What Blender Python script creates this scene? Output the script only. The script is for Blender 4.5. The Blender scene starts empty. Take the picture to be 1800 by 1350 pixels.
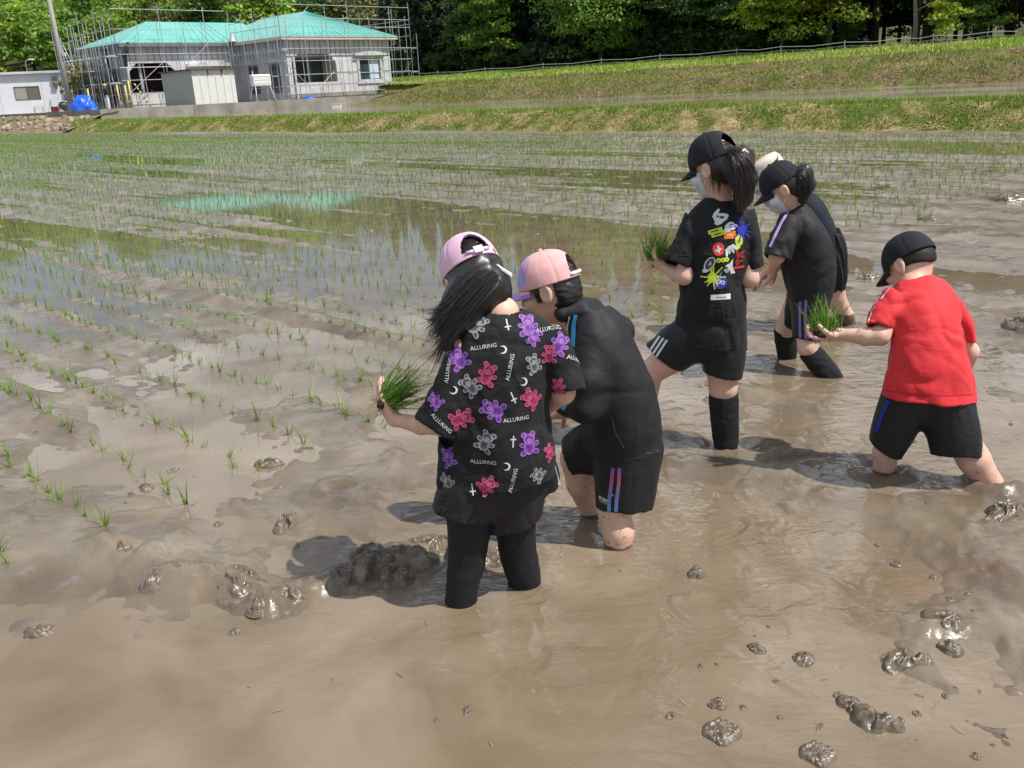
import bpy, bmesh, math, random
import numpy as np
from mathutils import Vector, Matrix, noise as mnoise
from mathutils.bvhtree import BVHTree

random.seed(7); rng = np.random.default_rng(7)
sc = bpy.context.scene
col = sc.collection
rad = math.radians

# ------------------------------------------------------------------ camera
F_PX, CAM_H = 1560.0, 1.55            # focal length in photo pixels (1800 wide), eye height over the water
ROLL, PITCH = rad(2.9), math.atan(524 / 1560.0)
cF = np.array([0, math.cos(PITCH), -math.sin(PITCH)])
_u0 = np.array([0, math.sin(PITCH), math.cos(PITCH)]); _r0 = np.array([1.0, 0, 0])
cR = math.cos(ROLL) * _r0 - math.sin(ROLL) * _u0
cU = math.sin(ROLL) * _r0 + math.cos(ROLL) * _u0
cC = np.array([0, 0, CAM_H])
cam_d = bpy.data.cameras.new('camera'); cam = bpy.data.objects.new('camera', cam_d); col.objects.link(cam)
cam_d.sensor_width = 36; cam_d.lens = 36 * F_PX / 1800; cam_d.clip_end = 3000; cam_d.clip_start = 0.05
cam.matrix_world = Matrix(((cR[0], cU[0], -cF[0], 0), (cR[1], cU[1], -cF[1], 0), (cR[2], cU[2], -cF[2], CAM_H), (0, 0, 0, 1)))
sc.camera = cam

# ------------------------------------------------------------------ sun, sky, exposure
SUN_TO = Vector((0.58, -0.20, 1.0)).normalized()
sun_d = bpy.data.lights.new('sun', 'SUN'); sun = bpy.data.objects.new('sun', sun_d); col.objects.link(sun)
sun_d.energy = 5.0; sun_d.angle = rad(0.53); sun_d.color = (1.0, 0.955, 0.89)
sun.rotation_euler = (-SUN_TO).to_track_quat('-Z', 'Y').to_euler()
sun.location = (20, -8, 40)
world = bpy.data.worlds.new('World'); sc.world = world; world.use_nodes = True
wn, wl = world.node_tree.nodes, world.node_tree.links
wn.clear()
w_out = wn.new('ShaderNodeOutputWorld'); w_bg = wn.new('ShaderNodeBackground'); w_bg.inputs[1].default_value = 0.086
sky = wn.new('ShaderNodeTexSky'); sky.sky_type = 'NISHITA'; sky.sun_disc = False
sky.sun_elevation = math.asin(SUN_TO.z); sky.sun_rotation = math.atan2(SUN_TO.x, SUN_TO.y)
sky.altitude = 250; sky.air_density = 1.0; sky.dust_density = .5; sky.ozone_density = 1.6
# fair weather cloud: noise on the sky dome, projected on a flat cloud layer
w_tc = wn.new('ShaderNodeTexCoord'); w_sep = wn.new('ShaderNodeSeparateXYZ'); wl.new(w_tc.outputs['Generated'], w_sep.inputs[0])
w_max = wn.new('ShaderNodeMath'); w_max.operation = 'MAXIMUM'; w_max.inputs[1].default_value = 0.03
w_add = wn.new('ShaderNodeMath'); w_add.operation = 'ADD'; w_add.inputs[1].default_value = 0.10
wl.new(w_sep.outputs[2], w_max.inputs[0]); wl.new(w_max.outputs[0], w_add.inputs[0])
w_dx = wn.new('ShaderNodeMath'); w_dx.operation = 'DIVIDE'; wl.new(w_sep.outputs[0], w_dx.inputs[0]); wl.new(w_add.outputs[0], w_dx.inputs[1])
w_dy = wn.new('ShaderNodeMath'); w_dy.operation = 'DIVIDE'; wl.new(w_sep.outputs[1], w_dy.inputs[0]); wl.new(w_add.outputs[0], w_dy.inputs[1])
w_cmb = wn.new('ShaderNodeCombineXYZ'); wl.new(w_dx.outputs[0], w_cmb.inputs[0]); wl.new(w_dy.outputs[0], w_cmb.inputs[1]); w_cmb.inputs[2].default_value = 6.1
w_noi = wn.new('ShaderNodeTexNoise'); w_noi.inputs['Scale'].default_value = 0.75; w_noi.inputs['Detail'].default_value = 7; w_noi.inputs['Roughness'].default_value = 0.56
wl.new(w_cmb.outputs[0], w_noi.inputs['Vector'])
w_rmp = wn.new('ShaderNodeValToRGB'); w_rmp.color_ramp.elements[0].position = 0.47; w_rmp.color_ramp.elements[1].position = 0.66
wl.new(w_noi.outputs[0], w_rmp.inputs[0])
w_mix = wn.new('ShaderNodeMixRGB'); wl.new(w_rmp.outputs[0], w_mix.inputs[0]); wl.new(sky.outputs[0], w_mix.inputs[1])
w_mix.inputs[2].default_value = (17.5, 17.5, 17.8, 1)
wl.new(w_mix.outputs[0], w_bg.inputs[0]); wl.new(w_bg.outputs[0], w_out.inputs[0])
sc.view_settings.view_transform = 'Standard'; sc.view_settings.look = 'None'
sc.view_settings.exposure = 0.24; sc.view_settings.gamma = 1.0; sc.view_settings.use_curve_mapping = False
sc.render.engine = 'CYCLES'
sc.cycles.max_bounces = 6; sc.cycles.transparent_max_bounces = 6
sc.cycles.sample_clamp_indirect = 6.0
sc.cycles.use_denoising = True

# ------------------------------------------------------------------ helpers: places
def ray(x, y): return cF + cR * (x - 900) / F_PX - cU * (y - 675) / F_PX
def ground(x, y, z=0.0):
    d = ray(x, y); return cC + d * ((z - CAM_H) / d[2])
def at(x, y, Y):
    d = ray(x, y); return cC + d * (Y / d[1])
def pxm(x, y, Y):                       # metres per photo pixel at that place
    return float(np.dot(at(x, y, Y) - cC, cF)) / F_PX
eS = np.array([-0.71, 0.7042]); eT = np.array([0.7042, 0.71])     # along and across the planted rows
def st(s, t, z=0.0): return np.array([s * eS[0] + t * eT[0], s * eS[1] + t * eT[1], z])

# ------------------------------------------------------------------ helpers: noise
def _hash(ix, iy, iz, seed):
    h = (ix.astype(np.uint32) * np.uint32(374761393) + iy.astype(np.uint32) * np.uint32(668265263)
         + iz.astype(np.uint32) * np.uint32(2147483647) + np.uint32((seed * 974634777) & 0xffffffff))
    h = (h ^ (h >> np.uint32(13))) * np.uint32(1274126177)
    h = h ^ (h >> np.uint32(16))
    return (h & np.uint32(0xffffff)).astype(np.float32) / np.float32(0xffffff) * 2 - 1
def vnoise(p, seed=0):
    p = np.asarray(p, np.float32); i = np.floor(p); f = p - i; i = i.astype(np.int64)
    u = f * f * f * (f * (f * 6 - 15) + 10)
    r = 0
    for dx in (0, 1):
        wx = u[:, 0] if dx else 1 - u[:, 0]
        for dy in (0, 1):
            wy = u[:, 1] if dy else 1 - u[:, 1]
            for dz in (0, 1):
                wz = u[:, 2] if dz else 1 - u[:, 2]
                r = r + wx * wy * wz * _hash(i[:, 0] + dx, i[:, 1] + dy, i[:, 2] + dz, seed)
    return r
def fbm(p, octv=4, seed=0, gain=0.5, lac=2.03):
    p = np.asarray(p, np.float32); a = 1.0; r = 0; n = 0
    for o in range(octv):
        r = r + a * vnoise(p, seed + o * 17); n += a; a *= gain; p = p * lac + 11.3
    return r / n

# ------------------------------------------------------------------ helpers: objects
def tag(o, label=None, cat=None, group=None, kind=None):
    if label: o['label'] = label
    if cat: o['category'] = cat
    if group: o['group'] = group
    if kind: o['kind'] = kind
    return o
def empty(name, loc=(0, 0, 0), rz=0.0):
    o = bpy.data.objects.new(name, None); col.objects.link(o); o.location = loc; o.rotation_euler = (0, 0, rz)
    o.empty_display_size = 0.1
    return o
def origin(o):
    while o.parent is not None: o = o.parent
    return Vector(o.location)
def link(name, me, parent=None, wc=True):          # wc: the mesh is in world coordinates, move it into the thing's own frame
    o = bpy.data.objects.new(name, me); col.objects.link(o)
    if parent is not None:
        o.parent = parent
        if wc: me.transform(Matrix.Translation(-origin(parent)))
    return o
def mesh_np(name, V, Fq, mat=None, smooth=True, cols=None):
    V = np.asarray(V, np.float32); me = bpy.data.meshes.new(name)
    if isinstance(Fq, np.ndarray):
        k = Fq.shape[1]; nf = len(Fq)
        me.vertices.add(len(V)); me.vertices.foreach_set('co', V.ravel())
        me.loops.add(nf * k); me.loops.foreach_set('vertex_index', Fq.astype(np.int32).ravel())
        me.polygons.add(nf); me.polygons.foreach_set('loop_start', np.arange(0, nf * k, k, dtype=np.int32))
        me.polygons.foreach_set('loop_total', np.full(nf, k, np.int32))
        me.update(calc_edges=True)
    else:
        me.from_pydata([tuple(map(float, v)) for v in V], [], [tuple(map(int, f)) for f in Fq])
    me.validate()
    if smooth: me.polygons.foreach_set('use_smooth', np.ones(len(me.polygons), bool))
    if cols is not None:
        ca = me.color_attributes.new('Col', 'FLOAT_COLOR', 'POINT')
        c4 = np.ones((len(V), 4), np.float32); c4[:, :3] = cols
        ca.data.foreach_set('color', c4.ravel())
    if mat is not None: me.materials.append(mat)
    return me
class MB:                                # collects simple solids into one mesh
    def __init__(s): s.v = []; s.f = []
    def add(s, V, Fc):
        b = len(s.v); s.v += [tuple(map(float, v)) for v in V]; s.f += [tuple(b + i for i in f) for f in Fc]; return s
    def box(s, lo, hi, M=None):
        x0, y0, z0 = lo; x1, y1, z1 = hi
        V = [(x0, y0, z0), (x1, y0, z0), (x1, y1, z0), (x0, y1, z0), (x0, y0, z1), (x1, y0, z1), (x1, y1, z1), (x0, y1, z1)]
        if M is not None: V = [M @ Vector(v) for v in V]
        return s.add(V, [(0, 3, 2, 1), (4, 5, 6, 7), (0, 1, 5, 4), (1, 2, 6, 5), (2, 3, 7, 6), (3, 0, 4, 7)])
    def tube(s, pts, r, n=6, cap=True):
        pts = [Vector(p) for p in pts]; rs = r if isinstance(r, (list, tuple)) else [r] * len(pts)
        V = []; Fc = []
        for i, p in enumerate(pts):
            d = (pts[min(i + 1, len(pts) - 1)] - pts[max(i - 1, 0)]).normalized()
            a = d.orthogonal().normalized() if i == 0 else (a - d * a.dot(d)).normalized()
            b = d.cross(a)
            for k in range(n):
                t = 2 * math.pi * k / n; V.append(p + (a * math.cos(t) + b * math.sin(t)) * rs[i])
        for i in range(len(pts) - 1):
            for k in range(n):
                Fc.append((i * n + k, i * n + (k + 1) % n, (i + 1) * n + (k + 1) % n, (i + 1) * n + k))
        if cap: Fc.append(tuple(reversed(range(n)))); Fc.append(tuple((len(pts) - 1) * n + k for k in range(n)))
        return s.add(V, Fc)
    def build(s, name, mat, parent=None, smooth=False, wc=False):
        me = mesh_np(name, s.v, s.f, mat, smooth); return link(name, me, parent, wc)

# ------------------------------------------------------------------ helpers: materials
def mat(name, base=(0.5, 0.5, 0.5), rough=0.7, spec=0.5, var=0.0, vscale=8.0, bump=0.0, bscale=40.0, attr=False, metal=0.0, sheen=0.0,
        coord='Object', detail=4, base2=None, ramp=(0.35, 0.65), ior=None, rvar=0.0, trans=0.0, objrand=0.0, stretch=None):
    m = bpy.data.materials.new(name); m.use_nodes = True; n, l = m.node_tree.nodes, m.node_tree.links
    b = n['Principled BSDF']; b.inputs['Roughness'].default_value = rough; b.inputs['Specular IOR Level'].default_value = spec
    b.inputs['Metallic'].default_value = metal
    if ior: b.inputs['IOR'].default_value = ior
    if sheen: b.inputs['Sheen Weight'].default_value = sheen
    b.inputs['Base Color'].default_value = (*base, 1)
    tc = n.new('ShaderNodeTexCoord'); src = tc.outputs[coord]
    if stretch:
        mp = n.new('ShaderNodeMapping'); mp.inputs['Scale'].default_value = stretch; l.new(src, mp.inputs[0]); src = mp.outputs[0]
    csock = None
    if attr:
        a = n.new('ShaderNodeVertexColor'); a.layer_name = 'Col'; csock = a.outputs[0]
    if base2 is not None:
        no = n.new('ShaderNodeTexNoise'); no.inputs['Scale'].default_value = vscale; no.inputs['Detail'].default_value = detail; l.new(src, no.inputs['Vector'])
        rp = n.new('ShaderNodeValToRGB'); rp.color_ramp.elements[0].position = ramp[0]; rp.color_ramp.elements[1].position = ramp[1]
        rp.color_ramp.elements[0].color = (*base, 1); rp.color_ramp.elements[1].color = (*base2, 1)
        l.new(no.outputs[0], rp.inputs[0]); csock = rp.outputs[0]
    if var > 0:
        no = n.new('ShaderNodeTexNoise'); no.inputs['Scale'].default_value = vscale * 2.3; no.inputs['Detail'].default_value = detail; l.new(src, no.inputs['Vector'])
        mr = n.new('ShaderNodeMapRange'); mr.inputs[1].default_value = 0.25; mr.inputs[2].default_value = 0.75; mr.inputs[3].default_value = 1 - var; mr.inputs[4].default_value = 1 + var
        l.new(no.outputs[0], mr.inputs[0])
        vm = n.new('ShaderNodeVectorMath'); vm.operation = 'SCALE'
        if csock: l.new(csock, vm.inputs[0])
        else: vm.inputs[0].default_value = base
        l.new(mr.outputs[0], vm.inputs['Scale']); csock = vm.outputs[0]
    if objrand > 0:
        oi = n.new('ShaderNodeObjectInfo'); hs = n.new('ShaderNodeHueSaturation')
        mr = n.new('ShaderNodeMapRange'); mr.inputs[3].default_value = 1 - objrand; mr.inputs[4].default_value = 1 + objrand; l.new(oi.outputs['Random'], mr.inputs[0])
        l.new(mr.outputs[0], hs.inputs['Value'])
        mh = n.new('ShaderNodeMapRange'); mh.inputs[3].default_value = 0.5 - objrand * 0.05; mh.inputs[4].default_value = 0.5 + objrand * 0.05; l.new(oi.outputs['Random'], mh.inputs[0]); l.new(mh.outputs[0], hs.inputs['Hue'])
        if csock: l.new(csock, hs.inputs['Color'])
        else: hs.inputs['Color'].default_value = (*base, 1)
        csock = hs.outputs[0]
    if csock: l.new(csock, b.inputs['Base Color'])
    if rvar > 0:
        no = n.new('ShaderNodeTexNoise'); no.inputs['Scale'].default_value = vscale * 1.7; no.inputs['Detail'].default_value = 5; l.new(src, no.inputs['Vector'])
        mr = n.new('ShaderNodeMapRange'); mr.inputs[1].default_value = 0.3; mr.inputs[2].default_value = 0.7; mr.inputs[3].default_value = max(0, rough - rvar); mr.inputs[4].default_value = rough + rvar
        l.new(no.outputs[0], mr.inputs[0]); l.new(mr.outputs[0], b.inputs['Roughness'])
    if bump > 0:
        no = n.new('ShaderNodeTexNoise'); no.inputs['Scale'].default_value = bscale; no.inputs['Detail'].default_value = 5; l.new(src, no.inputs['Vector'])
        bp = n.new('ShaderNodeBump'); bp.inputs['Strength'].default_value = min(1, bump); bp.inputs['Distance'].default_value = 0.02 if bump <= 1 else 0.02 * bump
        l.new(no.outputs[0], bp.inputs['Height']); l.new(bp.outputs[0], b.inputs['Normal'])
    if trans > 0:
        t = n.new('ShaderNodeBsdfTranslucent'); mx = n.new('ShaderNodeMixShader'); mx.inputs[0].default_value = trans
        if csock: l.new(csock, t.inputs[0])
        else: t.inputs[0].default_value = (*base, 1)
        l.new(b.outputs[0], mx.inputs[1]); l.new(t.outputs[0], mx.inputs[2]); l.new(mx.outputs[0], n['Material Output'].inputs[0])
    return m
# ================================================================== the setting: field, water, banks, meadow, hill
def gauss(P2, c, r):
    return np.exp(-((P2[:, 0] - c[0]) ** 2 + (P2[:, 1] - c[1]) ** 2) / (r * r))
def seg_d(P2, a, b):
    a = np.asarray(a)[:2]; b = np.asarray(b)[:2]; ab = b - a
    t = np.clip(((P2 - a) @ ab) / (ab @ ab), 0, 1); return np.linalg.norm(P2 - (a + t[:, None] * ab), axis=1)
STIR = [(ground(*p)[:2], r) for p, r in (((850, 1050), .55), ((1070, 950), .6), ((1275, 800), .6), ((1430, 660), .6), ((1640, 850), .7), ((1480, 580), .6), ((1250, 1050), .7), ((1500, 950), .7))]
MUDSPOT = [(ground(*p)[:2], r, h) for p, r, h in (
    ((600, 905), .30, .022), ((520, 880), .25, .018), ((700, 690), .5, .03), ((560, 720), .4, .026), ((250, 620), .6, .03), ((60, 720), .5, .03), ((640, 860), .3, .014),
    ((1780, 1000), .35, .006), ((1760, 1150), .3, .004), ((1690, 1290), .35, .003), ((1790, 1320), .35, .004), ((1500, 1300), .28, .006), ((1330, 1310), .2, .006),
    ((1640, 1110), .12, .02), ((1590, 1170), .10, .02), ((1360, 700), .3, .02), ((1260, 600), .4, .025), ((1060, 580), .35, .03), ((1010, 700), .3, .012), ((1330, 1000), .16, .01),
    ((1530, 520), .6, .04), ((1740, 430), 1.2, .05), ((1790, 560), .45, .05), ((1600, 340), 1.6, .03), ((1720, 520), .4, .01), ((330, 500), .8, .03), ((460, 560), .6, .035), ((1240, 960), .15, .008), ((60, 1110), .12, .012))]
WETSPOT = [(ground(*p)[:2], r, h) for p, r, h in (
    ((100, 420), 2.2, .06), ((250, 470), 1.2, .04), ((120, 660), .55, .05), ((420, 660), .8, .05), ((500, 620), .7, .04), ((250, 780), .55, .07), ((480, 780), .35, .03), ((560, 410), 1.6, .05), ((480, 355), 2.2, .05),
    ((900, 420), 2.0, .05), ((1050, 450), 1.5, .04), ((1550, 430), 1.0, .05), ((1500, 330), 1.5, .04), ((60, 310), 4.0, .05), ((650, 290), 3.0, .05), ((1720, 620), .8, .05), ((700, 480), 1.2, .03),
    ((200, 1150), .9, .05), ((500, 1200), .9, .05), ((900, 1200), .8, .04), ((1200, 1000), .6, .03), ((1400, 900), .6, .03))]
def mud_height(P2):
    S = P2 @ eS; T = P2 @ eT; Z = np.zeros_like(S); D = np.hypot(P2[:, 0], P2[:, 1])
    strips = fbm(np.stack([S * .16, T * 1.15, Z], 1), 3, 3)
    tracks = 1 - np.abs(vnoise(np.stack([S * .10, T * 1.9 + .3 * strips, Z + 5], 1), 9))
    blot = fbm(np.stack([P2[:, 0] * .9, P2[:, 1] * .9, Z + 2], 1), 4, 21)
    h = -.006 + .052 * strips + .030 * (tracks - .55) + .016 * blot
    far = np.clip((D - 6) / 10, 0, 1)
    h += far * .012
    edge = np.clip((T - 20.6) / 1.6, 0, 1); h += edge * .05
    for c, r, a in MUDSPOT: h += a * gauss(P2, c, r)
    for c, r, a in WETSPOT: h -= .34 * a * gauss(P2, c, r)
    wig = .10 * vnoise(np.stack([S * .25, T * .3, Z], 1), 71) + .03 * vnoise(np.stack([S * 1.1, T * .5, Z], 1), 72)
    lane = np.cos(2 * np.pi * (T + wig) / .675); lm = np.clip(.55 + 1.1 * vnoise(np.stack([S * .22, T * .9, Z + 3], 1), 73), 0, 1.2)
    h += np.clip(lane, -.3, 1) ** 1 * .027 * lm * np.clip((S - 2.6) / 1.2, 0, 1) * np.clip((D - 3.2) / 2, 0, 1) - .004 * np.clip((S - 2.6), 0, 1)
    h += .007 * np.cos(2 * np.pi * (T - .70 + wig * .4) / .3375) * np.clip((S - 3) / 1, 0, 1) * np.clip((D - 3.5) / 2, 0, 1)
    near = np.clip((3.3 - D) / 1.2, 0, 1) * np.clip((1.05 - P2[:, 0]) / .5, 0, 1)
    h -= near * .05 * (1 - np.clip(sum(gauss(P2, c, .5) for c, r in CHURN[3:6]), 0, 1))                                             # stirred open water at the photographer's feet
    plough = fbm(np.stack([P2[:, 0] * 5, P2[:, 1] * 5, Z], 1), 4, 33, .55)
    h += .016 * plough * (.55 + .45 * np.clip(D / 6, 0, 1))
    lump = np.clip(fbm(np.stack([P2[:, 0] * 11, P2[:, 1] * 11, Z + 4], 1), 3, 41) - .22, 0, 1)
    h += .055 * lump * np.clip(D / 5, .35, 1)
    ch = 0
    for p_, r_ in CHURN: ch = ch + gauss(P2, p_, r_)
    bill = 1 - np.abs(fbm(np.stack([P2[:, 0] * 4.2, P2[:, 1] * 4.2, Z + 8], 1), 4, 57, .6)) * 2.2
    h += np.clip(ch, 0, 1.2) * (.024 * np.clip(bill - .45, -.4, 1) + .006 * plough)
    for c in LEGS: dl = np.hypot(P2[:, 0] - c[0], P2[:, 1] - c[1]); h += np.exp(-((dl - .085) / .035) ** 2) * .05 * np.clip(plough * 1.6 + .25, 0, 1)
    dr = np.full(len(P2), 9.0)
    for a_, b_ in zip(RIDGE, RIDGE[1:]): dr = np.minimum(dr, seg_d(P2, a_, b_))
    rb = 1 - np.abs(fbm(np.stack([P2[:, 0] * 7, P2[:, 1] * 7, Z + 3], 1), 4, 58, .6)) * 2.2
    h += np.exp(-(dr / .085) ** 2) * (.020 + .045 * np.clip(rb, -.4, 1)) + np.exp(-(dr / .22) ** 2) * .010
    return h
LEGS = [ground(*p)[:2] for p in ((810, 1060), (922, 1028), (1087, 968), (1040, 905), (1275, 788), (1555, 830), (1745, 852), (1385, 632), (1460, 664))]
RIDGE = [ground(*p)[:2] for p in ((185, 972), (250, 985), (290, 1022), (400, 1030), (480, 1062), (560, 1030), (640, 1000), (720, 985), (800, 955), (880, 965))]
CHURN = [(ground(*p)[:2], r) for p, r in (((1720, 1130), .30), ((1640, 1290), .28), ((1780, 950), .35), ((560, 900), .35), ((380, 1010), .22), ((700, 980), .28), ((1350, 690), .4), ((480, 690), .5), ((300, 640), .6), ((1080, 600), .4))]
def radial_grid(az0, az1, na, r0, r1, nr):
    az = np.linspace(rad(az0), rad(az1), na); r = np.geomspace(r0, r1, nr)
    A, Rr = np.meshgrid(az, r, indexing='ij')
    P2 = np.stack([np.sin(A) * Rr, np.cos(A) * Rr], -1).reshape(-1, 2)
    i = np.arange(na - 1)[:, None] * nr + np.arange(nr - 1)[None, :]
    Fq = np.stack([i, i + nr, i + nr + 1, i + 1], -1).reshape(-1, 4)[:, ::-1]
    return P2, Fq
m_mud = mat('wet_mud', (.108, .083, .056), .28, .5, base2=(.182, .146, .103), vscale=2.2, var=.18, bump=.55, bscale=11, rvar=.18, detail=6)
P2, Fq = radial_grid(-58, 52, 560, 1.0, 92, 620)
T = P2 @ eT
h = mud_height(P2)
ok = (T[Fq].max(1) < 23.3) & (h[Fq].max(1) > -.03)
Fq = Fq[ok]; used = np.unique(Fq); remap = np.zeros(len(P2), np.int64); remap[used] = np.arange(len(used))
mud = link('paddy_mud', mesh_np('paddy_mud', np.column_stack([P2, h])[used], remap[Fq], m_mud))
tag(mud, kind='structure')

# ---- flooded water: turbid with mud, a still mirror where nobody walks
def water_material():
    m = bpy.data.materials.new('muddy_water'); m.use_nodes = True; n, l = m.node_tree.nodes, m.node_tree.links
    b = n['Principled BSDF']; b.inputs['Roughness'].default_value = .025; b.inputs['IOR'].default_value = 1.42
    tc = n.new('ShaderNodeTexCoord'); vc = n.new('ShaderNodeVertexColor'); vc.layer_name = 'Col'; sp = n.new('ShaderNodeSeparateColor'); l.new(vc.outputs[0], sp.inputs[0])
    # swirls of sediment
    wq = n.new('ShaderNodeTexNoise'); wq.inputs['Scale'].default_value = 1.6; wq.inputs['Detail'].default_value = 6; wq.inputs['Distortion'].default_value = 1.6; l.new(tc.outputs['Object'], wq.inputs['Vector'])
    r = n.new('ShaderNodeValToRGB'); e = r.color_ramp.elements
    e[0].position = .30; e[0].color = (.138, .103, .063, 1); e[1].position = .70; e[1].color = (.218, .171, .119, 1)
    l.new(wq.outputs[0], r.inputs[0])
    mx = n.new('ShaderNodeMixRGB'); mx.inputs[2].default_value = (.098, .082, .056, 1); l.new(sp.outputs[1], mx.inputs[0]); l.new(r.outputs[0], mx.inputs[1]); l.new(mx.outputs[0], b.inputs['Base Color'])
    # ripples: long soft swell plus short chop, strength painted by where the children stir it
    n1 = n.new('ShaderNodeTexNoise'); n1.inputs['Scale'].default_value = 5.5; n1.inputs['Detail'].default_value = 2; n1.inputs['Distortion'].default_value = .8; l.new(tc.outputs['Object'], n1.inputs['Vector'])
    mp = n.new('ShaderNodeMapping'); mp.inputs['Rotation'].default_value = (0, 0, .5); mp.inputs['Scale'].default_value = (9, 26, 1); l.new(tc.outputs['Object'], mp.inputs[0])
    n2 = n.new('ShaderNodeTexNoise'); n2.inputs['Scale'].default_value = 1.0; n2.inputs['Detail'].default_value = 3; n2.inputs['Distortion'].default_value = 1.2; l.new(mp.outputs[0], n2.inputs['Vector'])
    ad = n.new('ShaderNodeMath'); ad.operation = 'MULTIPLY_ADD'; ad.inputs[1].default_value = .20; l.new(n2.outputs[0], ad.inputs[0]); l.new(n1.outputs[0], ad.inputs[2])
    ml = n.new('ShaderNodeMath'); ml.operation = 'MULTIPLY'; l.new(ad.outputs[0], ml.inputs[0]); l.new(sp.outputs[0], ml.inputs[1])
    bp = n.new('ShaderNodeBump'); bp.inputs['Strength'].default_value = 1; bp.inputs['Distance'].default_value = .022; l.new(ml.outputs[0], bp.inputs['Height']); l.new(bp.outputs[0], b.inputs['Normal'])
    return m
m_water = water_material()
P2, Fq = radial_grid(-75, 75, 300, .25, 120, 300)
T = P2 @ eT; ok = T[Fq].max(1) < 23.2; Fq = Fq[ok]
used = np.unique(Fq); remap = np.zeros(len(P2), np.int64); remap[used] = np.arange(len(used)); P2 = P2[used]; Fq = remap[Fq]
rip = np.full(len(P2), .02); dark = np.zeros(len(P2)); D = np.hypot(P2[:, 0], P2[:, 1])
for c, r in STIR: rip += .48 * gauss(P2, c, r * 1.15)
rip += .16 * np.clip(fbm(np.stack([P2[:, 0] * .8, P2[:, 1] * .8, D * 0], 1), 3, 77) - .05, 0, 1) * np.clip((6 - D) / 3, 0, 1)
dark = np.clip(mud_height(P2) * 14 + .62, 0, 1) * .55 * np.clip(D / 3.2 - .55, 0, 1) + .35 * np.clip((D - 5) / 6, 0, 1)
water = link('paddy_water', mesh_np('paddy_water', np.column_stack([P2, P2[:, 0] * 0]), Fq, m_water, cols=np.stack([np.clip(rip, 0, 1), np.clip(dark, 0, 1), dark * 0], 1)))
tag(water, kind='structure')

# ---- banks and terraces behind the field
def prof(t):
    return np.interp(t, [22.2, 22.55, 22.8, 23.6, 23.9, 24.35, 24.8, 25.2, 44.6, 45.0, 46.6, 47.0, 47.6, 48.3, 49.2, 49.7, 52, 58, 62, 66, 76, 90, 120],
                        [-.12, .02, .12, .60, .68, .68, .62, .52, .52, .66, 1.46, 1.55, 1.60, 1.70, 2.05, 2.12, 2.28, 2.62, 2.80, 2.88, 3.1, 3.5, 6])
def bank_strip(name, s0, s1, t0, t1, ds, dt, material, amp=.03, fr=3.0, lim=None):
    ss = np.arange(s0, s1 + ds, ds); tt = np.arange(t0, t1 + dt * .5, dt)
    A, B = np.meshgrid(ss, tt, indexing='ij'); S = A.ravel(); T = B.ravel()
    wob = .35 * vnoise(np.stack([S * .12, S * 0, S * 0], 1), 51) + .12 * vnoise(np.stack([S * .6, S * 0, S * 0], 1), 52)
    z = prof(T + wob * (T < 60)); z = np.where((S > 56) & (T > 44), z - (z - .6) * np.clip((S - 56) / 7, 0, 1) ** 1.5 * (T < 49.75), z) if name == 'terrace_bank' else z; z = z + amp * fbm(np.stack([S * fr, T * fr, S * 0], 1), 4, 5)
    X = S * eS[0] + T * eT[0]; Y = S * eS[1] + T * eT[1]
    n = len(tt); i = np.arange(len(ss) - 1)[:, None] * n + np.arange(n - 1)[None, :]
    q = np.stack([i, i + n, i + n + 1, i + 1], -1).reshape(-1, 4)
    o = link(name, mesh_np(name, np.column_stack([X, Y, z]), q, material)); tag(o, kind='structure'); return o
m_bank = mat('bank_turf', (.085, .115, .022), .95, .1, base2=(.30, .225, .115), vscale=1.3, var=.35, bump=1.6, bscale=14, detail=8, ramp=(.42, .60))
m_bank2 = mat('mown_bank', (.15, .115, .06), .95, .1, base2=(.10, .125, .03), vscale=.9, var=.35, bump=1.6, bscale=12, detail=8, ramp=(.46, .66))
m_meadow = mat('meadow', (.11, .185, .022), .95, .1, base2=(.19, .225, .045), vscale=.22, var=.25, bump=1.2, bscale=9, detail=8)
bank_strip('paddy_bank', -30, 64, 22.2, 25.4, .22, .16, m_bank, .06, 3.2)
bank_strip('terrace_bank', -40, 63, 44.4, 49.8, .4, .22, m_bank2, .07, 2.0)
bank_strip('meadow', -50, 110, 49.7, 68, .9, .6, m_meadow, .08, .8)
m_water2 = mat('upper_paddy_water', (.13, .115, .09), .06, .5, base2=(.33, .305, .275), vscale=.22, ior=1.34, bump=.05, bscale=3, detail=7, rvar=.05, ramp=(.40, .60))
a0, a1, a2, a3 = st(-60, 24.6, .61), st(90, 24.6, .61), st(90, 45.6, .61), st(-60, 45.6, .61)
o = link('upper_paddy_water', mesh_np('upper_paddy_water', [a0, a1, a2, a3], [(3, 2, 1, 0)], m_water2)); tag(o, kind='structure')
m_ground = mat('far_ground', (.08, .10, .03), .95, .1, base2=(.13, .12, .05), vscale=.05, detail=6)
o = link('ground', mesh_np('ground', [(-1500, -1500, -.6), (1500, -1500, -.6), (1500, 1500, -.6), (-1500, 1500, -.6)], [(0, 1, 2, 3)], m_ground)); tag(o, kind='structure')
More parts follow.
